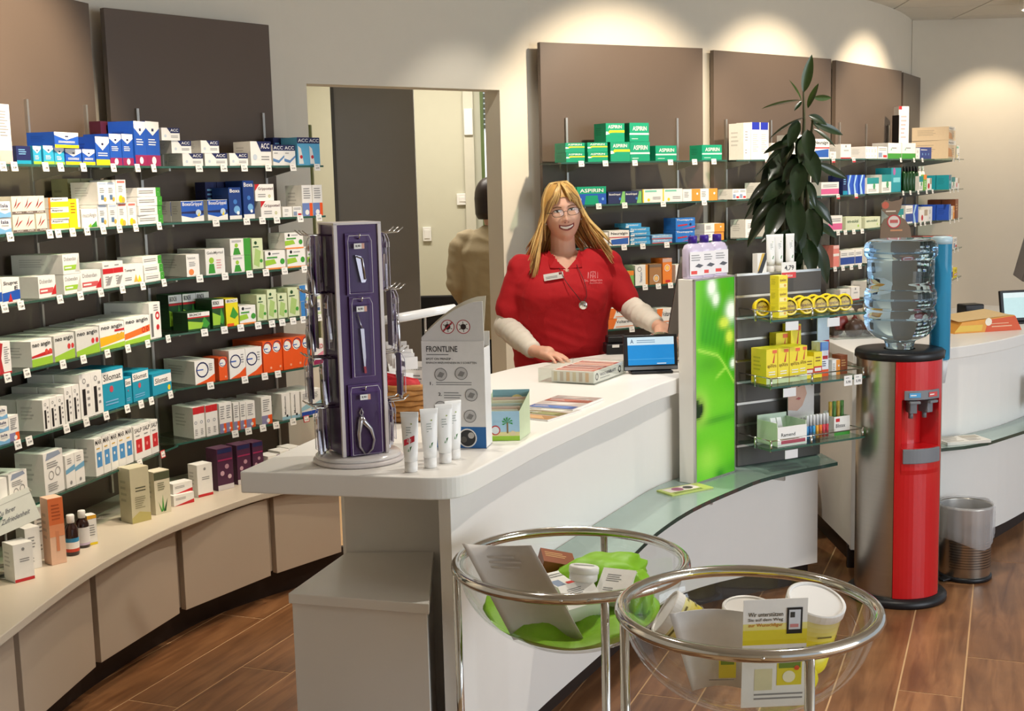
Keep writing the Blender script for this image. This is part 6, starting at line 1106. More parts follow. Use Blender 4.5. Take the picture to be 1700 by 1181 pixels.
MB().tube([(.0, 0, .25), (.03, 0, .12), (.0, 0, .01)], .016, 10).build('arm', GREYP, mon); MB().lathe([(.08, 0), (.08, .008), (.02, .014)], 24).build('foot', GREYP, mon)
# ================================================================== ON THE SECOND COUNTER
p = atz(1628, 552, .95); ob = thing('sweet_box', 'low orange and yellow display box on the second counter', 'box', (p.x, p.y+.1, CT), math.radians(16))
m = MB(); m.plate([(-.17, 0), (.19, 0), (.15, .07), (-.13, .05)], -.1, .1, H('#e8a03a')); f_ = frame((-.17, -.1, 0), (.36, 0, 0), (0, 0, .07)); m.patch(f_, [(.45, 0), (1, 0), (.9, .95), (.5, .8)], H('#dc5a2c')); m.patch(f_, [(0, .1), (.4, .1), (.42, .5), (.08, .5)], H('#e8c04a')); m.rect(f_, .55, .3, .85, .36, H('#f2c8a0'), 2); m.rect(f_, .52, .5, .8, .54, H('#f2c8a0'), 2); m.disc(f_, .5, .66, .05, H('#f4ecd8'), 3); m.build('tray', PRINT, ob)
m = MB(); m.add([(-.14, -.09, .052), (.14, -.09, .07), (.12, .08, .085), (-.13, .08, .065)], [(0, 1, 2, 3)], H('#e8c890')); m.build('lid', PRINT, ob)
def tablet(label, px, py, y):
    p = aty(px, py, y); t = thing('customer_screen', label, 'screen', (p.x, p.y, CT), math.radians(12)); Mx = Matrix.Translation((0, 0, .012)) @ Matrix.Rotation(math.radians(-10), 4, 'X'); m = MB(); m.box(-.125, .125, 0, .016, 0, .15, Wt, Mx); m.build('casing', BLACKP, t, .003)
    f_ = (Mx @ Vector((-.11, -.0008, .016)), Mx.to_3x3() @ Vector((.22, 0, 0)), Mx.to_3x3() @ Vector((0, 0, .122)), Mx.to_3x3() @ Vector((0, -1, 0))); m = MB(); m.rect(f_, 0, 0, 1, 1, H('#c6e6e6')); m.rect(f_, 0, .8, 1, 1, H('#e2f2f2'), 2); m.rect(f_, .5, .42, .9, .6, H('#9ad0dc'), 2); m.build('display', SCREEN, t); MB().box(-.08, .08, -.02, .07, 0, .01).build('foot', BLACKP, t, .003)
tablet('pale customer screen on the second counter', 1702, 545, 6.05)
mo2 = thing('till_monitor', 'grey monitor seen from behind above the second counter', 'monitor', (2.62, 6.3, CT), math.radians(-16)); Mx = Matrix.Translation((-.06, 0, .19)) @ Matrix.Rotation(math.radians(14), 4, 'Y'); m = MB(); m.box(-.025, .02, -.2, .2, 0, .32, Wt, Mx); m.build('casing', MATS['monitor_grey'], mo2, .004); m = MB(); m.box(.02, .022, -.17, .17, .03, .29, Wt, Mx); m.build('rear_cover', BLACKP, mo2)
MB().tube([(-.03, 0, .33), (.0, 0, .15), (-.06, 0, .012)], .014, 10).build('arm', GREYP, mo2); MB().lathe([(.09, 0), (.09, .008), (.02, .014)], 24, (-.06, 0, 0)).build('foot', GREYP, mo2)
p = atz(1625, 522, .95); tr = thing('card_terminal', 'black card terminal behind the orange display box', 'card terminal', (2.22, 6.02, CT), .2); MB().box(-.05, .05, 0, .08, 0, .1).build('body', BLACKP, tr, .006); MB().box(-.07, -.045, .0, .06, 0, .03).build('cable_plug', BLACKP, tr, .003)
o = bpy.data.objects.new('carton', box_mesh('wora', .075, .05, .055)); COL.objects.link(o); o.location = (2.31, 5.99, CT); o.rotation_euler = (0, 0, .1); tag(o, 'small white and orange carton beside the card terminal', 'carton')
# chocolate display and gingerbread-shaped board behind the water bottle
p = atz(1412, 556, .95); cb_ = thing('snack_basket', 'low clear tray full of brown and red snack bags on the second counter', 'basket', (1.56, 5.72, CT), .1)
MB().box(-.13, .13, -.1, .1, 0, .01).build('base', CLEAR, cb_); MB().box(-.13, .13, -.102, -.1, 0, .04).build('front_lip', CLEAR, cb_); MB().box(-.132, -.13, -.1, .1, 0, .08).build('side_lip', CLEAR, cb_)
for i in range(9):
    rg = random.Random(40+i); bag(('brown', 'dark red', 'cream')[i % 3]+' snack bag, %s counted from the plant' % ORD[i], (1.47+.026*i, 5.68+rg.uniform(-.02, .08), CT+.045+.025*(i % 3)), .045, .025, .04, (rg.uniform(-20, 20), rg.uniform(-30, 30), rg.uniform(-40, 40)), i, mat(('snack_brown', 'snack_red', 'snack_cream')[i % 3], ('#4a3528', '#7a2c26', '#d4c4ac')[i % 3], .35, var=.3, scale=40), 'snack bag', 'snack_bag')
p = aty(1488, 400, 5.75); gb = thing('shaped_show_board', 'brown animal-shaped cardboard show board behind the water bottle', 'board', (p.x, 5.75, CT), .0)
zt = lambda px, py: ((aty(px, py, 5.75).x-p.x), aty(px, py, 5.75).z-CT)
ol = [zt(*q) for q in ((1461, 395), (1462, 375), (1468, 364), (1476, 360), (1465, 350), (1463, 338), (1470, 332), (1480, 335), (1493, 332), (1499, 328), (1496, 345), (1490, 357), (1503, 365), (1511, 378), (1514, 400), (1512, 470), (1463, 470))]
ol[-2] = (ol[-2][0], 0); ol[-1] = (ol[-1][0], 0); BRN = H('#7d6246'); m = MB(); m.plate(ol, 0, .004, BRN); f_ = frame((0, 0, 0), (1, 0, 0), (0, 0, 1)); c_ = zt(1484, 368); m.disc(f_, c_[0], c_[1], .03, H('#e8d8cc'), 1); m.ring(f_, c_[0], c_[1], .031, .005, Rd, 2); m.rect(f_, c_[0]-.018, c_[1]-.006, c_[0]+.018, c_[1]+.008, H('#c85a50'), 3); c_ = zt(1470, 341); m.disc(f_, c_[0], c_[1], .016, H('#c85a3a'), 1); c_ = zt(1478, 352); m.rect(f_, c_[0]-.02, c_[1], c_[0]+.025, c_[1]+.006, H('#e2d2bc'), 1); c_ = zt(1487, 384); m.rect(f_, c_[0]-.025, c_[1], c_[0]+.03, c_[1]+.008, H('#c98a5a'), 1); m.build('board', PRINT, gb); MB().box(-.05, .05, .004, .1, 0, .006).build('foot', BLACKP, gb)
p = atz(1598, 727, .562); t = thing('newspaper', 'folded newspaper on the glass ledge of the second counter', 'newspaper', (1.87, 5.19, .5625), math.radians(12)); m = MB(); m.box(-.1, .1, -.06, .06, 0, .012, H('#d8d4ca')); f_ = frame((-.1, -.06, .012), (.2, 0, 0), (0, .12, 0)); m.lines(f_, .05, .1, .5, .9, 6, H('#8f8a80')); m.lines(f_, .55, .1, .95, .5, 4, H('#8f8a80')); m.rect(f_, .55, .55, .95, .9, H('#a8a090')); m.build('pages', PRINT, t)
t = thing('newspaper_rack', 'wire newspaper pocket on the front of the second counter', 'rack', (2.38, 5.685, .62), math.radians(48)); 
for i in range(6): MB().tube([(-.08+.03*i, -.01, 0), (-.08+.03*i, -.06, .04), (-.08+.03*i, -.08, .13)], .003, 6).build('wire', BLACKP, t)
MB().tube([(-.08, -.08, .13), (.07, -.08, .13)], .004, 6).build('top_wire', BLACKP, t); m = MB(); m.box(-.075, .065, -.05, -.012, .01, .14, H('#c9c6c0')); m.build('papers', PRINT, t)
# leaflet rack on the top shelf, bottles on the second shelf of the far bay
u = C3.s_at(1500, 1.9, .08); q = C3.front(u, .08); t = thing('leaflet_holder', 'upright red and white leaflet holder on the far top shelf', 'leaflet holder', (q.x, q.y, ZS[0]+.001), C3.rz-.5); m = MB(); m.box(-.045, .045, 0, .05, .08, .36, Wt); f_ = frame((-.045, 0, .08), (.09, 0, 0), (0, 0, .28)); m.lines(f_, .2, .2, .8, .8, 6, H('#c9a8a8')); m.rect(f_, 0, .92, .3, 1, Rd); m.build('leaflets', PRINT, t); MB().box(-.05, .05, -.005, .06, 0, .08).build('holder', CLEAR, t); MB().box(-.05, -.046, -.005, .06, .08, .3).build('side_plate', BLACKP, t)
for i in range(7):
    px = 1500+i*5.2; u = C3.s_at(px, 1.6, .05); q = C3.front(u, .05); dkg = i < 5
    t = thing('bottle', ('dark green bottle, %s from the plant on the second far shelf' if dkg else 'white pump bottle, %s along the second far shelf') % ORD[i], 'bottle', (q.x, q.y, ZS[1]+.001), 0, 'bottles on the far shelf'); mt = mat('green_bottle', '#14401c', .25, coat=.3) if dkg else WHITEP; h = .17
    MB().lathe([(.014, 0), (.016, .004), (.016, h*.7), (.008, h*.82)], 14).build('body', mt, t); MB().lathe([(.009, h*.8), (.009, h)], 12).build('cap', BLACKP if dkg else mt, t)
# ================================================================== THE PLANT
pot = thing('potted_plant', 'tall dark green leafy plant behind the slatwall', 'plant', (1.31, 5.78, 0))
MB().lathe([(.13, 0), (.14, .01), (.17, .3), (.175, .31), (.16, .31), (.155, .28), (0, .28)], 32, (-.09, .02, 0)).build('pot', mat('anthracite_pot', '#3a3a3c', .5), pot)
LEAF = mat('glossy_leaf', '#1d3016', .3, var=.35, scale=9, coat=.25); LEAFL = mat('young_leaf', '#3c5220', .35, var=.25, scale=9, coat=.2); BARK = mat('green_bark', '#4a4a2c', .7, var=.2)
PC = Vector((1.31, 5.78, 0))
def leafmesh(name, L, w_, droop, mt):
    vs = []; fs = []; n_ = 9
    for i in range(n_+1):
        t_ = i/n_; hw = w_*math.sin(math.pi*min(1, t_**.85))**.8*(.98 if t_ < 1 else 0); x = L*t_; z = -droop*t_*t_*L
        vs += [(x, -hw, z+hw*.28), (x, -hw*.5, z+hw*.1), (x, 0, z-.002), (x, hw*.5, z+hw*.1), (x, hw, z+hw*.28)]
    for i in range(n_):
        for k in range(4): fs.append((i*5+k, i*5+k+1, (i+1)*5+k+1, (i+1)*5+k))
    m = MB(); m.add(vs, fs, smooth=True); m.tube([(-.04, 0, .004), (0, 0, 0), (L*.9, 0, -droop*.81*L-.003)], [.003, .003, .001], 5); me = m.mesh(name); me.materials.append(mt); return me
LM = [leafmesh('leaf', 1, .14, .12, LEAF), leafmesh('leaf', 1, .17, .28, LEAF), leafmesh('leaf', 1, .14, .05, LEAFL), leafmesh('leaf', 1, .21, .2, LEAF)]
def leaf(bx, by, tx_, ty_, ky, kind, dy2=None, roll=0):
    b_ = aty(bx, by, 5.78+ky); e_ = aty(tx_, ty_, 5.78+(ky*1.8 if dy2 is None else dy2)); v = e_-b_; L = v.length
    o = bpy.data.objects.new('leaf', LM[kind]); COL.objects.link(o); o.parent = pot
    X = v.normalized(); Z = Vector((0, -.75, .66)); Y_ = Z.cross(X).normalized(); Z = X.cross(Y_); R_ = Matrix((X, Y_, Z)).transposed() @ Matrix.Rotation(math.radians(roll), 3, 'X')
    o.matrix_local = Matrix.Translation(b_-PC) @ R_.to_4x4() @ Matrix.Scale(L, 4)
LV = [(1334, 154, 1348, 90, -.02, 2, 0), (1331, 167, 1312, 132, -.04, 2, 30), (1330, 166, 1264, 177, -.06, 2, 40), (1341, 180, 1358, 137, .02, 2, -30), (1350, 162, 1382, 163, .05, 2, 60), (1331, 168, 1319, 182, -.05, 0, 0), (1342, 192, 1376, 204, .0, 3, 10), (1334, 195, 1274, 223, -.06, 0, 50), (1352, 206, 1403, 222, .03, 0, 20), (1350, 214, 1390, 240, -.03, 0, -20), (1320, 236, 1270, 243, -.05, 1, 10), (1338, 244, 1362, 302, -.1, 3, 0), (1355, 272, 1410, 296, .02, 0, 30), (1298, 250, 1245, 294, -.03, 0, 60), (1302, 290, 1238, 327, -.05, 1, 10), (1294, 296, 1229, 359, .0, 0, 40), (1304, 300, 1268, 330, -.1, 3, -10), (1290, 326, 1243, 368, -.06, 1, 10), (1300, 336, 1273, 392, -.12, 3, 0), (1315, 326, 1328, 398, -.14, 3, 0), (1340, 300, 1358, 338, -.06, 1, 0), (1345, 330, 1388, 370, -.04, 1, 10), (1342, 346, 1358, 405, -.12, 3, 10), (1280, 352, 1232, 402, .0, 1, 20), (1352, 372, 1398, 390, .03, 1, 10), (1340, 396, 1352, 456, -.1, 3, 0), (1350, 400, 1386, 470, .0, 1, 0), (1310, 380, 1288, 440, -.08, 3, 0), (1325, 200, 1310, 240, -.07, 3, 0), (1340, 215, 1345, 262, -.1, 3, 10), (1318, 225, 1296, 262, -.04, 1, 0), (1330, 262, 1300, 296, -.09, 3, 0), (1328, 270, 1322, 330, -.12, 3, 0), (1345, 200, 1365, 215, .04, 3, 0)]
for bx, by, tx_, ty_, ky, kd, rl_ in LV: leaf(bx, by, tx_, ty_, ky, kd, None, rl_)
rg = random.Random(11)
for i in range(34):
    by = rg.uniform(215, 430); side = rg.choice((-1, 1)); bx = 1326+rg.uniform(-14, 14); k = rg.uniform(.5, 1)
    leaf(bx, by, bx+side*rg.uniform(10, 62)*k, by+rg.uniform(20, 62), rg.uniform(-.1, .2), rg.choice((0, 1, 3)), rg.uniform(-.2, .3), rg.uniform(-30, 30))
def stempts(pts, y): return [aty(px, py, y)-PC for px, py in pts]
MB().tube([(0, 0, .25)]+stempts([(1330, 470), (1328, 380), (1332, 280), (1335, 200), (1334, 150)], 5.78), [.016, .013, .012, .01, .007, .004], 8).build('stem', BARK, pot)
MB().tube([(.03, .02, .25)]+stempts([(1345, 470), (1340, 330), (1345, 240), (1350, 190)], 5.8), [.014, .012, .01, .008, .004], 8).build('stem', BARK, pot)
MB().tube([(-.03, .0, .25)]+stempts([(1305, 470), (1300, 360), (1298, 300), (1312, 240)], 5.76), [.014, .011, .009, .007, .004], 8).build('stem', BARK, pot)
# ================================================================== PEOPLE
from mathutils import noise as mnoise
def remesh(mb, name, voxel, smooth, mt, parent, cut=None, folds=0):
    """one continuous skin over overlapping forms"""
    o = bpy.data.objects.new('form', mb.mesh('form')); COL.objects.link(o)
    r = o.modifiers.new('skin', 'REMESH'); r.mode = 'VOXEL'; r.voxel_size = voxel; r.use_smooth_shade = True
    if smooth: s_ = o.modifiers.new('soft', 'SMOOTH'); s_.iterations = smooth; s_.factor = .5
    dg = bpy.context.evaluated_depsgraph_get(); me = bpy.data.meshes.new_from_object(o.evaluated_get(dg)); bpy.data.objects.remove(o)
    if cut:
        bm = bmesh.new(); bm.from_mesh(me); bmesh.ops.delete(bm, geom=[f for f in bm.faces if cut(f.calc_center_median())], context='FACES'); bm.to_mesh(me); bm.free()
    if folds:   # soft creases of cloth, running down and across the body
        cos = [v.co.copy() for v in me.vertices]; nos = [v.normal.copy() for v in me.vertices]
        for v, c, n_ in zip(me.vertices, cos, nos):
            a = mnoise.noise(Vector((c.x*9+c.z*5, c.y*7, c.z*3.2-c.x*4))); b_ = mnoise.noise(Vector((c.x*5, c.y*5, c.z*19+c.x*6)))
            v.co = c+n_*folds*(1.0*(1-abs(a)*2.2)+.7*(1-abs(b_)*2.4)-.6)
    me.name = name; me.materials.clear(); me.materials.append(mt)
    for p in me.polygons: p.use_smooth = True
    k = bpy.data.objects.new(name, me); COL.objects.link(k); k.parent = parent; return k
SKIN = mat('skin', '#dcaa90', .5, var=.05, scale=30, sss=.12); SKINP = mat('skin_flush', '#cf8f78', .5)
POLO = mat('red_polo_cotton', '#b80f1a', .8, var=.08, scale=30, bump=.4, bscale=350); SLEEVE = mat('white_jersey', '#e2d9cb', .85, var=.04, bump=.3, bscale=300)
NAVYT = mat('dark_trousers', '#1d1f26', .85, var=.1)
pw = thing('person', 'smiling woman with blond hair, glasses and red polo shirt behind the counter', 'person', (.225, 5.52, 0))
V = Vector
def limb(mb, pts, rs, n=16): 
    mb.tube(pts, rs, n)
    for p, r in zip(pts, rs): mb.ball(p, r, n, 10)
# arm joints (local): her right arm rests on the counter, her left reaches to the till
RSH, REL, RWR = V((-.172, .015, 1.305)), V((-.252, -.03, 1.065)), V((-.135, -.305, .988))
LSH, LEL, LWR = V((.2, .015, 1.315)), V((.292, -.03, 1.135)), V((.385, -.265, 1.075))
torso = [(.0, .01, .80, .175, .125), (-.01, .005, .88, .2, .14), (-.012, -.0, .96, .203, .15), (-.005, -.005, 1.05, .2, .15), (.0, -.012, 1.14, .205, .155), (.004, -.018, 1.20, .212, .162), (.008, -.012, 1.25, .208, .15), (.012, .005, 1.30, .188, .122), (.012, .018, 1.335, .148, .098), (.012, .025, 1.362, .1, .075), (.012, .03, 1.385, .062, .062)]
def torso_part(mb, g): mb.rings([(cx_, cy_, z, rx+g, ry+g) for cx_, cy_, z, rx, ry in torso], 32); mb.ball((-.085, -.10, 1.195), (.088+g, .075+g, .085+g)); mb.ball((.10, -.10, 1.195), (.088+g, .075+g, .085+g))
body = MB(); torso_part(body, -.008)
for hip, s_ in ((-.1, 1), (.09, 1)): limb(body, [V((hip, .01, .84)), V((hip, .0, .47)), V((hip, .02, .09))], [.09, .062, .042]); limb(body, [V((hip, .03, .05)), V((hip, -.12, .035))], [.042, .032])
limb(body, [RSH, REL, RWR], [.056, .042, .027]); limb(body, [LSH, LEL, LWR], [.056, .042, .027])
limb(body, [V((.012, .035, 1.33)), V((.01, .02, 1.40)), V((.008, .012, 1.47))], [.062, .054, .052])
# hand on the counter: palm and five fingers laid over the edge
def hand(mb, wr, fd, side, down, spread=.02, curl=.012):
    fd = V(fd).normalized(); sd = V(side).normalized(); dn = V(down)
    kn = wr+fd*.085
    limb(mb, [wr, wr+fd*.03, wr+fd*.06], [.026, .029, .031], 12)
    for k in range(4):
        base = kn+sd*((k-1.5)*spread)+fd*(-.012+(.008, .014, .01, 0)[k]); L = (.068, .076, .07, .055)[k]; r = (.0085, .009, .0085, .0075)[k]; dir_ = (fd+sd*(k-1.5)*.1).normalized()
        limb(mb, [wr+fd*.045+sd*((k-1.5)*spread*.7), base, base+dir_*L*.45+dn*curl*.5, base+dir_*L*.78+dn*curl*1.4, base+dir_*L+dn*curl*2.4], [.015, r*1.15, r*1.05, r*.95, r*.75], 10)
    tb_ = wr+fd*.02-sd*.026; limb(mb, [tb_, tb_+fd*.025-sd*.02+dn*.006, tb_+fd*.052-sd*.034+dn*.012, tb_+fd*.07-sd*.036+dn*.016], [.017, .0125, .0105, .008], 10)
hand(body, RWR+V((.012, -.018, -.002)), (.62, -.52, -.06), (-.45, -.75, 0), (0, 0, -1))
hand(body, LWR+V((.012, -.02, -.004)), (.35, -.7, -.2), (.75, .4, 0), (0, 0, -1))
# head: a shaped ovoid with brow, nose, cheeks, lips and chin
HM = Matrix.Translation((.008, -.012, 1.550)) @ Matrix.Rotation(math.radians(-7), 4, 'Y') @ Matrix.Rotation(math.radians(6), 4, 'Z') @ Matrix.Rotation(math.radians(3), 4, 'X')
def headpt(dx, dy, dz):
    x, y, z = .079*dx, .097*dy, .128*dz
    if dz < 0: k = (-dz)**1.7; x *= 1-.22*k; y *= 1-.16*k*(1 if dy > 0 else .25)
    if dy < 0:
        g = lambda cx_, cz_, sx_, sz_: math.exp(-((x-cx_)/sx_)**2-((z-cz_)/sz_)**2)
        f_ = min(1, -dy*1.6)
        y += f_*(.006*g(0, .005, .05, .1)+.010*(g(-.031, .012, .017, .013)+g(.031, .012, .017, .013))-.004*g(0, .035, .05, .012)-.020*g(0, -.026, .0115, .014)-.011*g(0, -.004, .008, .022)-.007*(g(-.014, -.03, .008, .008)+g(.014, -.03, .008, .008))-.007*(g(-.04, -.032, .018, .018)+g(.04, -.032, .018, .018))-.005*g(0, -.062, .028, .012)-.008*g(0, -.1, .024, .018)+.004*g(0, -.083, .025, .007))
    return V((x, y, z))
hv = MB(); nA, nB = 84, 64; vs = []; fs = []
for j in range(nB+1):
    th = math.pi*j/nB
    for i in range(nA): a = 2*math.pi*i/nA; vs.append(HM @ headpt(math.sin(th)*math.cos(a), math.sin(th)*math.sin(a), math.cos(th)))
for j in range(nB):
    for i in range(nA): fs.append((j*nA+i, (j+1)*nA+i, (j+1)*nA+(i+1) % nA, j*nA+(i+1) % nA))
hv.add(vs, fs, smooth=True)
for s_ in (-1, 1): hv.ball(HM @ V((s_*.074, .006, -.01)), (.011, .018, .03), 12, 8)
body.add(hv.v, hv.f)
remesh(body, 'body', .0042, 2, SKIN, pw)
# facial details laid on the face surface
def face_y(x, z):
    best = 0
    for k in range(14):   # solve for the front surface under (x, z)
        dz = max(-.98, min(.98, z/.128)); sc_x = 1-.22*(-dz)**1.7 if dz < 0 else 1; dx = max(-.95, min(.95, x/(.079*sc_x))); r2 = 1-dx*dx-dz*dz; dy = -math.sqrt(max(.001, r2)); return headpt(dx, dy, dz).y
def fpatch(name, pts, mt, parent, out=.0012, thick=.0012):
    m = MB(); n_ = len(pts); vs = [HM @ V((x, face_y(x, z)-out-thick, z)) for x, z in pts]+[HM @ V((x, face_y(x, z)-out+.004, z)) for x, z in pts]
    m.add(vs, [tuple(range(n_)), tuple(range(n_, 2*n_))[::-1]]+[(i, n_+i, n_+(i+1) % n_, (i+1) % n_) for i in range(n_)]); return m.build(name, mt, parent)
def strip(fz0, fz1, x0, x1, n_=12): return [(x0+(x1-x0)*i/n_, fz0(x0+(x1-x0)*i/n_)) for i in range(n_+1)]+[(x1-(x1-x0)*i/n_, fz1(x1-(x1-x0)*i/n_)) for i in range(n_+1)]
LIP = mat('lip', '#9c4a48', .4); TEETH = mat('teeth', '#efe8dc', .25); MOUTH = mat('mouth_dark', '#7a3030', .6); BROW = mat('brow_hair', '#7a5c3c', .8)
up = lambda x: -.0545+7*x*x; lo = lambda x: -.0715+15*x*x
fpatch('mouth', strip(lambda x: up(x)+.0035, lambda x: lo(x)-.003, -.0335, .0335), LIP, pw, .0006); fpatch('mouth_opening', strip(up, lo, -.0305, .0305), MOUTH, pw, .0016); fpatch('teeth', strip(lambda x: up(x)-.001, lambda x: lo(x)*.7+up(x)*.3+.0012, -.0275, .0275), TEETH, pw, .0024)
EYEW = mat('eye_white', '#e6e0d8', .25); IRIS = mat('iris', '#3a4a4c', .2); LID = mat('eyelid_line', '#4a3428', .6)
for s_ in (-1, 1):
    cx_ = s_*.031; e = lambda x, k: .0125+k*math.sqrt(max(0, 1-((x-cx_)/.0135)**2))
    fpatch('eyelid', strip(lambda x: e(x, .0068), lambda x: e(x, .0018), cx_-.0155, cx_+.0155), LID, pw, .0003)
    fpatch('eye', strip(lambda x: e(x, .0045), lambda x: e(x, -.0035), cx_-.0125, cx_+.0125), EYEW, pw, .0012)
    fpatch('iris', [(cx_+.0044*math.cos(a*.5236), .0128+.0042*math.sin(a*.5236)) for a in range(12)], IRIS, pw, .002)
    fpatch('eyebrow', strip(lambda x: .0335-14*(x-cx_)**2+.0015*s_*0, lambda x: .0295-12*(x-cx_)**2, cx_-.017, cx_+.017), BROW, pw, .001)
    fpatch('nostril', [(s_*.0075+.003*math.cos(a*.7854), -.0375+.0017*math.sin(a*.7854)) for a in range(8)], MOUTH, pw, .0004)
    m = MB(); m.ball(HM @ V((s_*.078, -.006, -.04)), .0042, 10, 8); m.build('earring', mat('pearl', '#ece6de', .15, coat=.5), pw)
gl = bpy.data.objects.new('glasses', None); COL.objects.link(gl); gl.parent = pw
GF = mat('glasses_frame', '#3a2c28', .3, .6)
for s_ in (-1, 1):
    pts = [HM @ V((s_*.033+.0245*math.copysign(abs(math.cos(a))**.75, math.cos(a)), -.105+.006*abs(math.cos(a)), .006+.0155*math.copysign(abs(math.sin(a))**.75, math.sin(a)))) for a in [2*math.pi*i/28 for i in range(28)]]
    MB().tube(pts, .0011, 6, closed=True).build('lens_rim', GF, gl); MB().add(pts, [tuple(range(28))]).build('lens', thin_glass('spectacle_lens_%d' % s_, '#f0f2f2', .03, .8), gl)
    MB().tube([HM @ V((s_*.0575, -.098, .01)), HM @ V((s_*.074, -.06, .01)), HM @ V((s_*.079, .0, .004))], .0013, 6).build('temple', GF, gl)
MB().tube([HM @ V((-.009, -.106, .009)), HM @ V((0, -.110, .012)), HM @ V((.009, -.106, .009))], .0013, 6).build('bridge', GF, gl)
# hair: long straight blond strands parted at the crown
hair_m = [mat('hair_gold', '#c99a54', .45, var=.25, scale=40), mat('hair_light', '#dcb672', .45, var=.2, scale=40), mat('hair_root', '#9c7340', .5, var=.2, scale=40)]
HB = [MB(), MB(), MB()]; rg = random.Random(21)
cap = []; nA2, nB2 = 40, 14; fs = []
for j in range(nB2+1):
    th = math.radians(8+92*j/nB2) 
    for i in range(nA2):
        a = 2*math.pi*i/nA2; fr_k = max(0, -math.sin(a)); thh = th*(1-.42*fr_k**1.5); q = headpt(math.sin(thh)*math.cos(a), math.sin(thh)*math.sin(a), math.cos(thh))*1.045; cap.append(HM @ q)
for j in range(nB2):
    for i in range(nA2): fs.append((j*nA2+i, (j+1)*nA2+i, (j+1)*nA2+(i+1) % nA2, j*nA2+(i+1) % nA2))
HB[0].add(cap, fs, smooth=True); HB[0].add([cap[i] for i in range(nA2)], [tuple(range(nA2))])
def scalp(a, th, k=1.06): q = headpt(math.sin(th)*math.cos(a), math.sin(th)*math.sin(a), math.cos(th)); return q*k
for i in range(340):
    # a: direction round the head, -90 deg is the face
    side = rg.choice((-1, 1)); deg = rg.uniform(-14, 90)
    a = math.radians(deg if side > 0 else 180-deg); k = 1.05+rg.random()*.06; pts = []
    th_max = math.radians(84) 
    p0 = V((side*.004+rg.uniform(-.004, .004), -.035+rg.random()*.05, .131)); pts.append(p0)
    for t_ in (.3, .5, .7, .85, 1): pts.append(scalp(a, th_max*t_, k))
    q = pts[-1].copy(); front = max(0, -math.sin(a)); ln = rg.uniform(.17, .30) if side < 0 else rg.uniform(.15, .26)
    if math.sin(a) > .35: ln *= .85
    out = .012+.02*rg.random()
    for t_ in (.2, .45, .7, 1.0):
        w_ = .010*math.sin(t_*5+i); pts.append(V((q.x*(1+.12*t_)+side*(out*t_+.035*t_*t_+(.025 if side < 0 else .02)*t_)+w_*.5, q.y+(.02*t_ if math.sin(a) > 0 else (-.03*t_-.055*t_*t_))+w_*.4, q.z-ln*t_)))
    r = rg.uniform(.0034, .0056); HB[rg.choice((0, 0, 1, 1, 2))].tube([HM @ p for p in pts], [r*.6, r, r, r, r, r, r, r, r*.9, r*.35], 5)
for i in range(90):   # fringe swept to both sides of the forehead
    side = -1 if i % 2 else 1; x1 = side*rg.uniform(.03, .078); zz = .066-abs(x1)*.55+rg.uniform(-.004, .012); xs = side*.003+rg.uniform(-.006, .006)
    pts = [V((xs, -.03-rg.random()*.03, .131)), V((xs*.6+x1*.22, -.08, .113)), V((x1*.55, -.098, .085)), V((x1*.85, -.094+.25*abs(x1)**1.0*.6, .058)), V((x1, min(-.05, face_y(x1*.95, zz)-.007), zz))]
    if abs(x1) > .052: pts += [V((side*.087, -.035, -.03)), V((side*.094, -.03, -.11))]
    r = rg.uniform(.003, .0046); HB[rg.choice((0, 1, 1, 2))].tube([HM @ p for p in pts], [r*.7]+[r]*(len(pts)-2)+[r*.4], 5)
for b_, mt_, nm in zip(HB, hair_m, ('hair', 'hair', 'hair')): o = b_.build(nm, mt_, pw); o['kind'] = 'stuff'
# clothes
polo = MB(); torso_part(polo, .006)
def along(p, q, t_): return p+(q-p)*t_
limb(polo, [V((-.11, .02, 1.31)), RSH, along(RSH, REL, .35), along(RSH, REL, .72)], [.07, .069, .064, .064]); limb(polo, [V((.13, .02, 1.32)), LSH, along(LSH, LEL, .4), along(LSH, LEL, .8)], [.07, .069, .064, .064])
def neck_cut(c):
    if c.z > 1.352 and (c.x-.012)**2+(c.y-.02)**2 < .075**2: return True
    return c.y < -.02 and c.z > 1.292 and abs(c.x-.02) < (c.z-1.292)*.72
remesh(polo, 'polo_shirt', .008, 9, POLO, pw, neck_cut, .0042)
m = MB()
for s_ in (-1, 1):   # collar flaps
    pts = [V((.018+s_*.004, -.112, 1.312)), V((.015+s_*.045, -.088, 1.352)), V((.012+s_*.066, -.02, 1.388)), V((.012+s_*.078, -.028, 1.362)), V((.016+s_*.068, -.105, 1.318))]
    m.add(pts+[p+V((0, .004, -.003)) for p in pts], [(0, 1, 4), (1, 2, 3, 4), (5, 9, 6), (6, 9, 8, 7), (0, 5, 6, 1), (1, 6, 7, 2), (2, 7, 8, 3), (3, 8, 9, 4), (4, 9, 5, 0)])
c_ = m.build('collar', POLO, pw)
def sleeve(sh, el, wr, t0, nm):
    mb = MB(); pts = []; rs = []; base = [along(sh, el, t0), along(sh, el, .9), el, along(el, wr, .2), along(el, wr, .6), along(el, wr, 1.0)]; br = [.044, .05, .05, .05, .042, .036]
    P_ = smooth_path(base, .007); tot = len(P_)
    for i, p in enumerate(P_):
        u_ = i/(tot-1)*(len(br)-1); k = min(int(u_), len(br)-2); r = br[k]+(br[k+1]-br[k])*(u_-k); pts.append(p); rs.append(r*(1+.045*math.sin(i*1.15)+.03*math.sin(i*.53+1)))
    rs[-1] *= .97; mb.tube(pts, rs, 20); return mb.build(nm, SLEEVE, pw)
sleeve(RSH, REL, RWR, .66, 'sleeve'); sleeve(LSH, LEL, LWR, .72, 'sleeve')
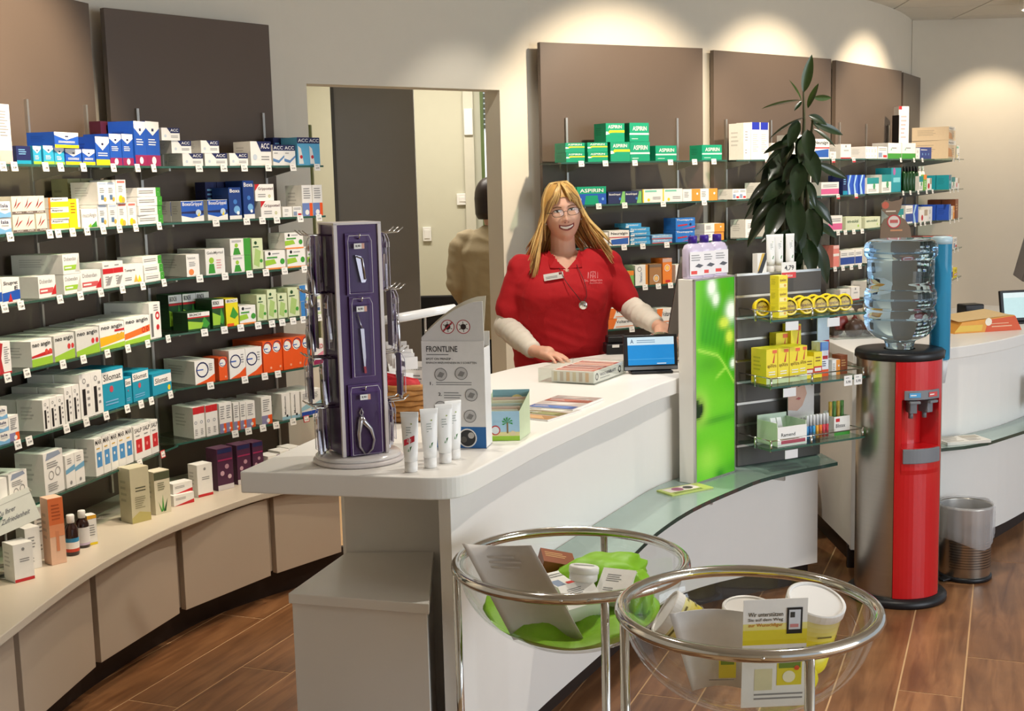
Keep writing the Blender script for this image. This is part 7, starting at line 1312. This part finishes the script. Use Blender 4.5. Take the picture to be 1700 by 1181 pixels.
tr = MB(); tr.rings([(-.0, .01, .90, .2, .145), (-.0, .01, .8, .19, .14), (0, .01, .74, .185, .13)], 28)
for hip in (-.1, .09): limb(tr, [V((hip, .01, .84)), V((hip, 0, .47)), V((hip, .02, .1))], [.098, .075, .058])
remesh(tr, 'trousers', .012, 2, NAVYT, pw)
for hip in (-.1, .09):
    m = MB(); m.rings([(hip, -.05, 0, .046, .12), (hip, -.05, .02, .047, .122), (hip, -.05, .05, .043, .11), (hip, -.01, .085, .038, .055)], 24); m.build('shoe', BLACKP, pw)
def on_chest(px, py, y): return aty(px, py, 5.52+y)-V((.225, 5.52, 0))
q = on_chest(919, 459, -.155); m = MB(); Mb = Matrix.Translation(q) @ Matrix.Rotation(math.radians(-8), 4, 'Y') @ Matrix.Rotation(math.radians(-12), 4, 'X'); m.box(-.042, .042, -.003, .003, -.014, .014, H('#e8e6e0'), Mb); f_ = (Mb @ V((-.042, -.0031, -.014)), Mb.to_3x3() @ V((.084, 0, 0)), Mb.to_3x3() @ V((0, 0, .028)), Mb.to_3x3() @ V((0, -1, 0))); m.lines(f_, .1, .2, .7, .6, 2, H('#8a8a86'), 1); m.rect(f_, .78, .6, .95, .95, H('#8c3a3a'), 1); m.build('name_badge', PRINT, pw)
cs = [on_chest(957, 440, -.11), on_chest(970, 468, -.185), on_chest(974, 492, -.2), on_chest(968, 503, -.198), on_chest(957, 490, -.2), on_chest(940, 468, -.19), on_chest(928, 445, -.12)]
MB().tube(smooth_path(cs, .02), .0016, 6).build('necklace', mat('dark_cord', '#3a1f1c', .5), pw)
q = on_chest(968, 507, -.2); m = MB(); m.lathe([(.017, -.002), (.019, 0), (.017, .002)], 24, M=Matrix.Translation(q) @ Matrix.Rotation(math.radians(90), 4, 'X')); m.build('pendant', CHROME, pw)
m = MB(); q = on_chest(984, 461, -.178); f_ = (q-V((.04, 0, .028)), V((.085, .008, 0)), V((0, .014, .06)), V((0, -1, .25)).normalized()); EMB = H('#d88a8c')
m.text(f_, 'St. Martin', .05, .18, .95, .34, EMB, 4); m.text(f_, 'Apotheke', .3, .0, .95, .12, EMB, 4)
for k in range(5): m.patch(f_, [(.22+.12*k, .4), (.26+.12*k, .4), (.3+.11*k, .8+.1*(k % 2)), (.25+.12*k, .85)], EMB, 4)
m.ring(f_, .5, .7, .14, .03, EMB, 4); m.build('embroidery', CLOTH, pw)
# ---- second person in the back room, seen from behind
p2 = thing('person', 'dark-haired person in a beige jacket seen from behind in the doorway', 'person', (-.085, 7.72, 0), math.radians(-8))
b2_ = MB(); BEI = mat('beige_jacket', '#a39478', .85, var=.08, bump=.3, bscale=200)
hd = MB(); hd.ball((-.03, .02, 1.60), (.075, .095, .115), 24, 16); limb(hd, [V((-.0, .02, 1.40)), V((-.025, .02, 1.52))], [.058, .055])
for hip in (-.09, .09): limb(hd, [V((hip, .01, .85)), V((hip, .0, .47)), V((hip, .02, .09))], [.09, .06, .042]); limb(hd, [V((hip, .0, .05)), V((hip, .12, .035))], [.042, .032])
hd.rings([(0, 0, .8, .17, .12), (0, 0, 1.0, .17, .12), (0, 0, 1.2, .19, .12), (0, 0, 1.36, .15, .09), (0, 0, 1.42, .07, .06)], 24)
for s_ in (-1, 1): limb(hd, [V((s_*.2, 0, 1.34)), V((s_*.235, -.02, 1.08)), V((s_*.2, .14, .95))], [.05, .04, .028]); hand(hd, V((s_*.2, .14, .95)), (-s_*.3, .9, 0), (1, .2, 0), (0, 0, -1))
remesh(hd, 'body', .006, 2, SKIN, p2)
b2_.rings([(0, .0, .74, .22, .155), (0, 0, .82, .222, .155), (0, 0, 1.0, .205, .145), (0, 0, 1.15, .21, .145), (0, 0, 1.28, .225, .14), (0, 0, 1.36, .19, .115), (.01, .01, 1.43, .085, .075)], 32)
for s_ in (-1, 1): limb(b2_, [V((s_*.17, .0, 1.34)), V((s_*.215, 0, 1.30)), V((s_*.245, -.02, 1.08)), V((s_*.215, .11, .97))], [.075, .074, .06, .05])
remesh(b2_, 'jacket', .009, 4, BEI, p2, lambda c: c.z < .75, .006)
m = MB(); m.ball((-.03, .0, 1.61), (.088, .105, .115), 28, 18); m.rings([(-.03, .0, 1.47, .07, .075), (-.03, -.005, 1.5, .085, .095), (-.03, .0, 1.6, .09, .106)], 28); remesh(m, 'hair', .008, 2, mat('dark_hair', '#241612', .45, var=.3, scale=60, stretch=(8, 8, 1)), p2)
t2 = MB()
for hip in (-.09, .09): limb(t2, [V((hip, .01, .84)), V((hip, 0, .47)), V((hip, .02, .1))], [.1, .078, .06])
remesh(t2, 'trousers', .012, 2, NAVYT, p2)
for hip in (-.09, .09): m = MB(); m.rings([(hip, .05, 0, .046, .12), (hip, .05, .02, .047, .122), (hip, .05, .05, .043, .11), (hip, .01, .085, .038, .055)], 24); m.build('shoe', BLACKP, p2)
ch = thing('office_chair', 'black chair back standing beside the person in the back room', 'chair', (-.47, 8.2, 0)); 
for x in (-.14, .14):
    for y in (-.14, .14): MB().tube([(x, y, 0), (x, y, .45)], .012, 8).build('leg', BLACKP, ch)
MB().box(-.16, .16, -.16, .16, .45, .49).build('seat', BLACKP, ch, .01); MB().box(-.16, .16, .14, .17, .55, .96).build('backrest', BLACKP, ch, .01); MB().tube([(-.12, .155, .45), (-.12, .155, .6)], .012, 8).build('back_post', BLACKP, ch); MB().tube([(.12, .155, .45), (.12, .155, .6)], .012, 8).build('back_post', BLACKP, ch)
SC.view_layers[0].update()
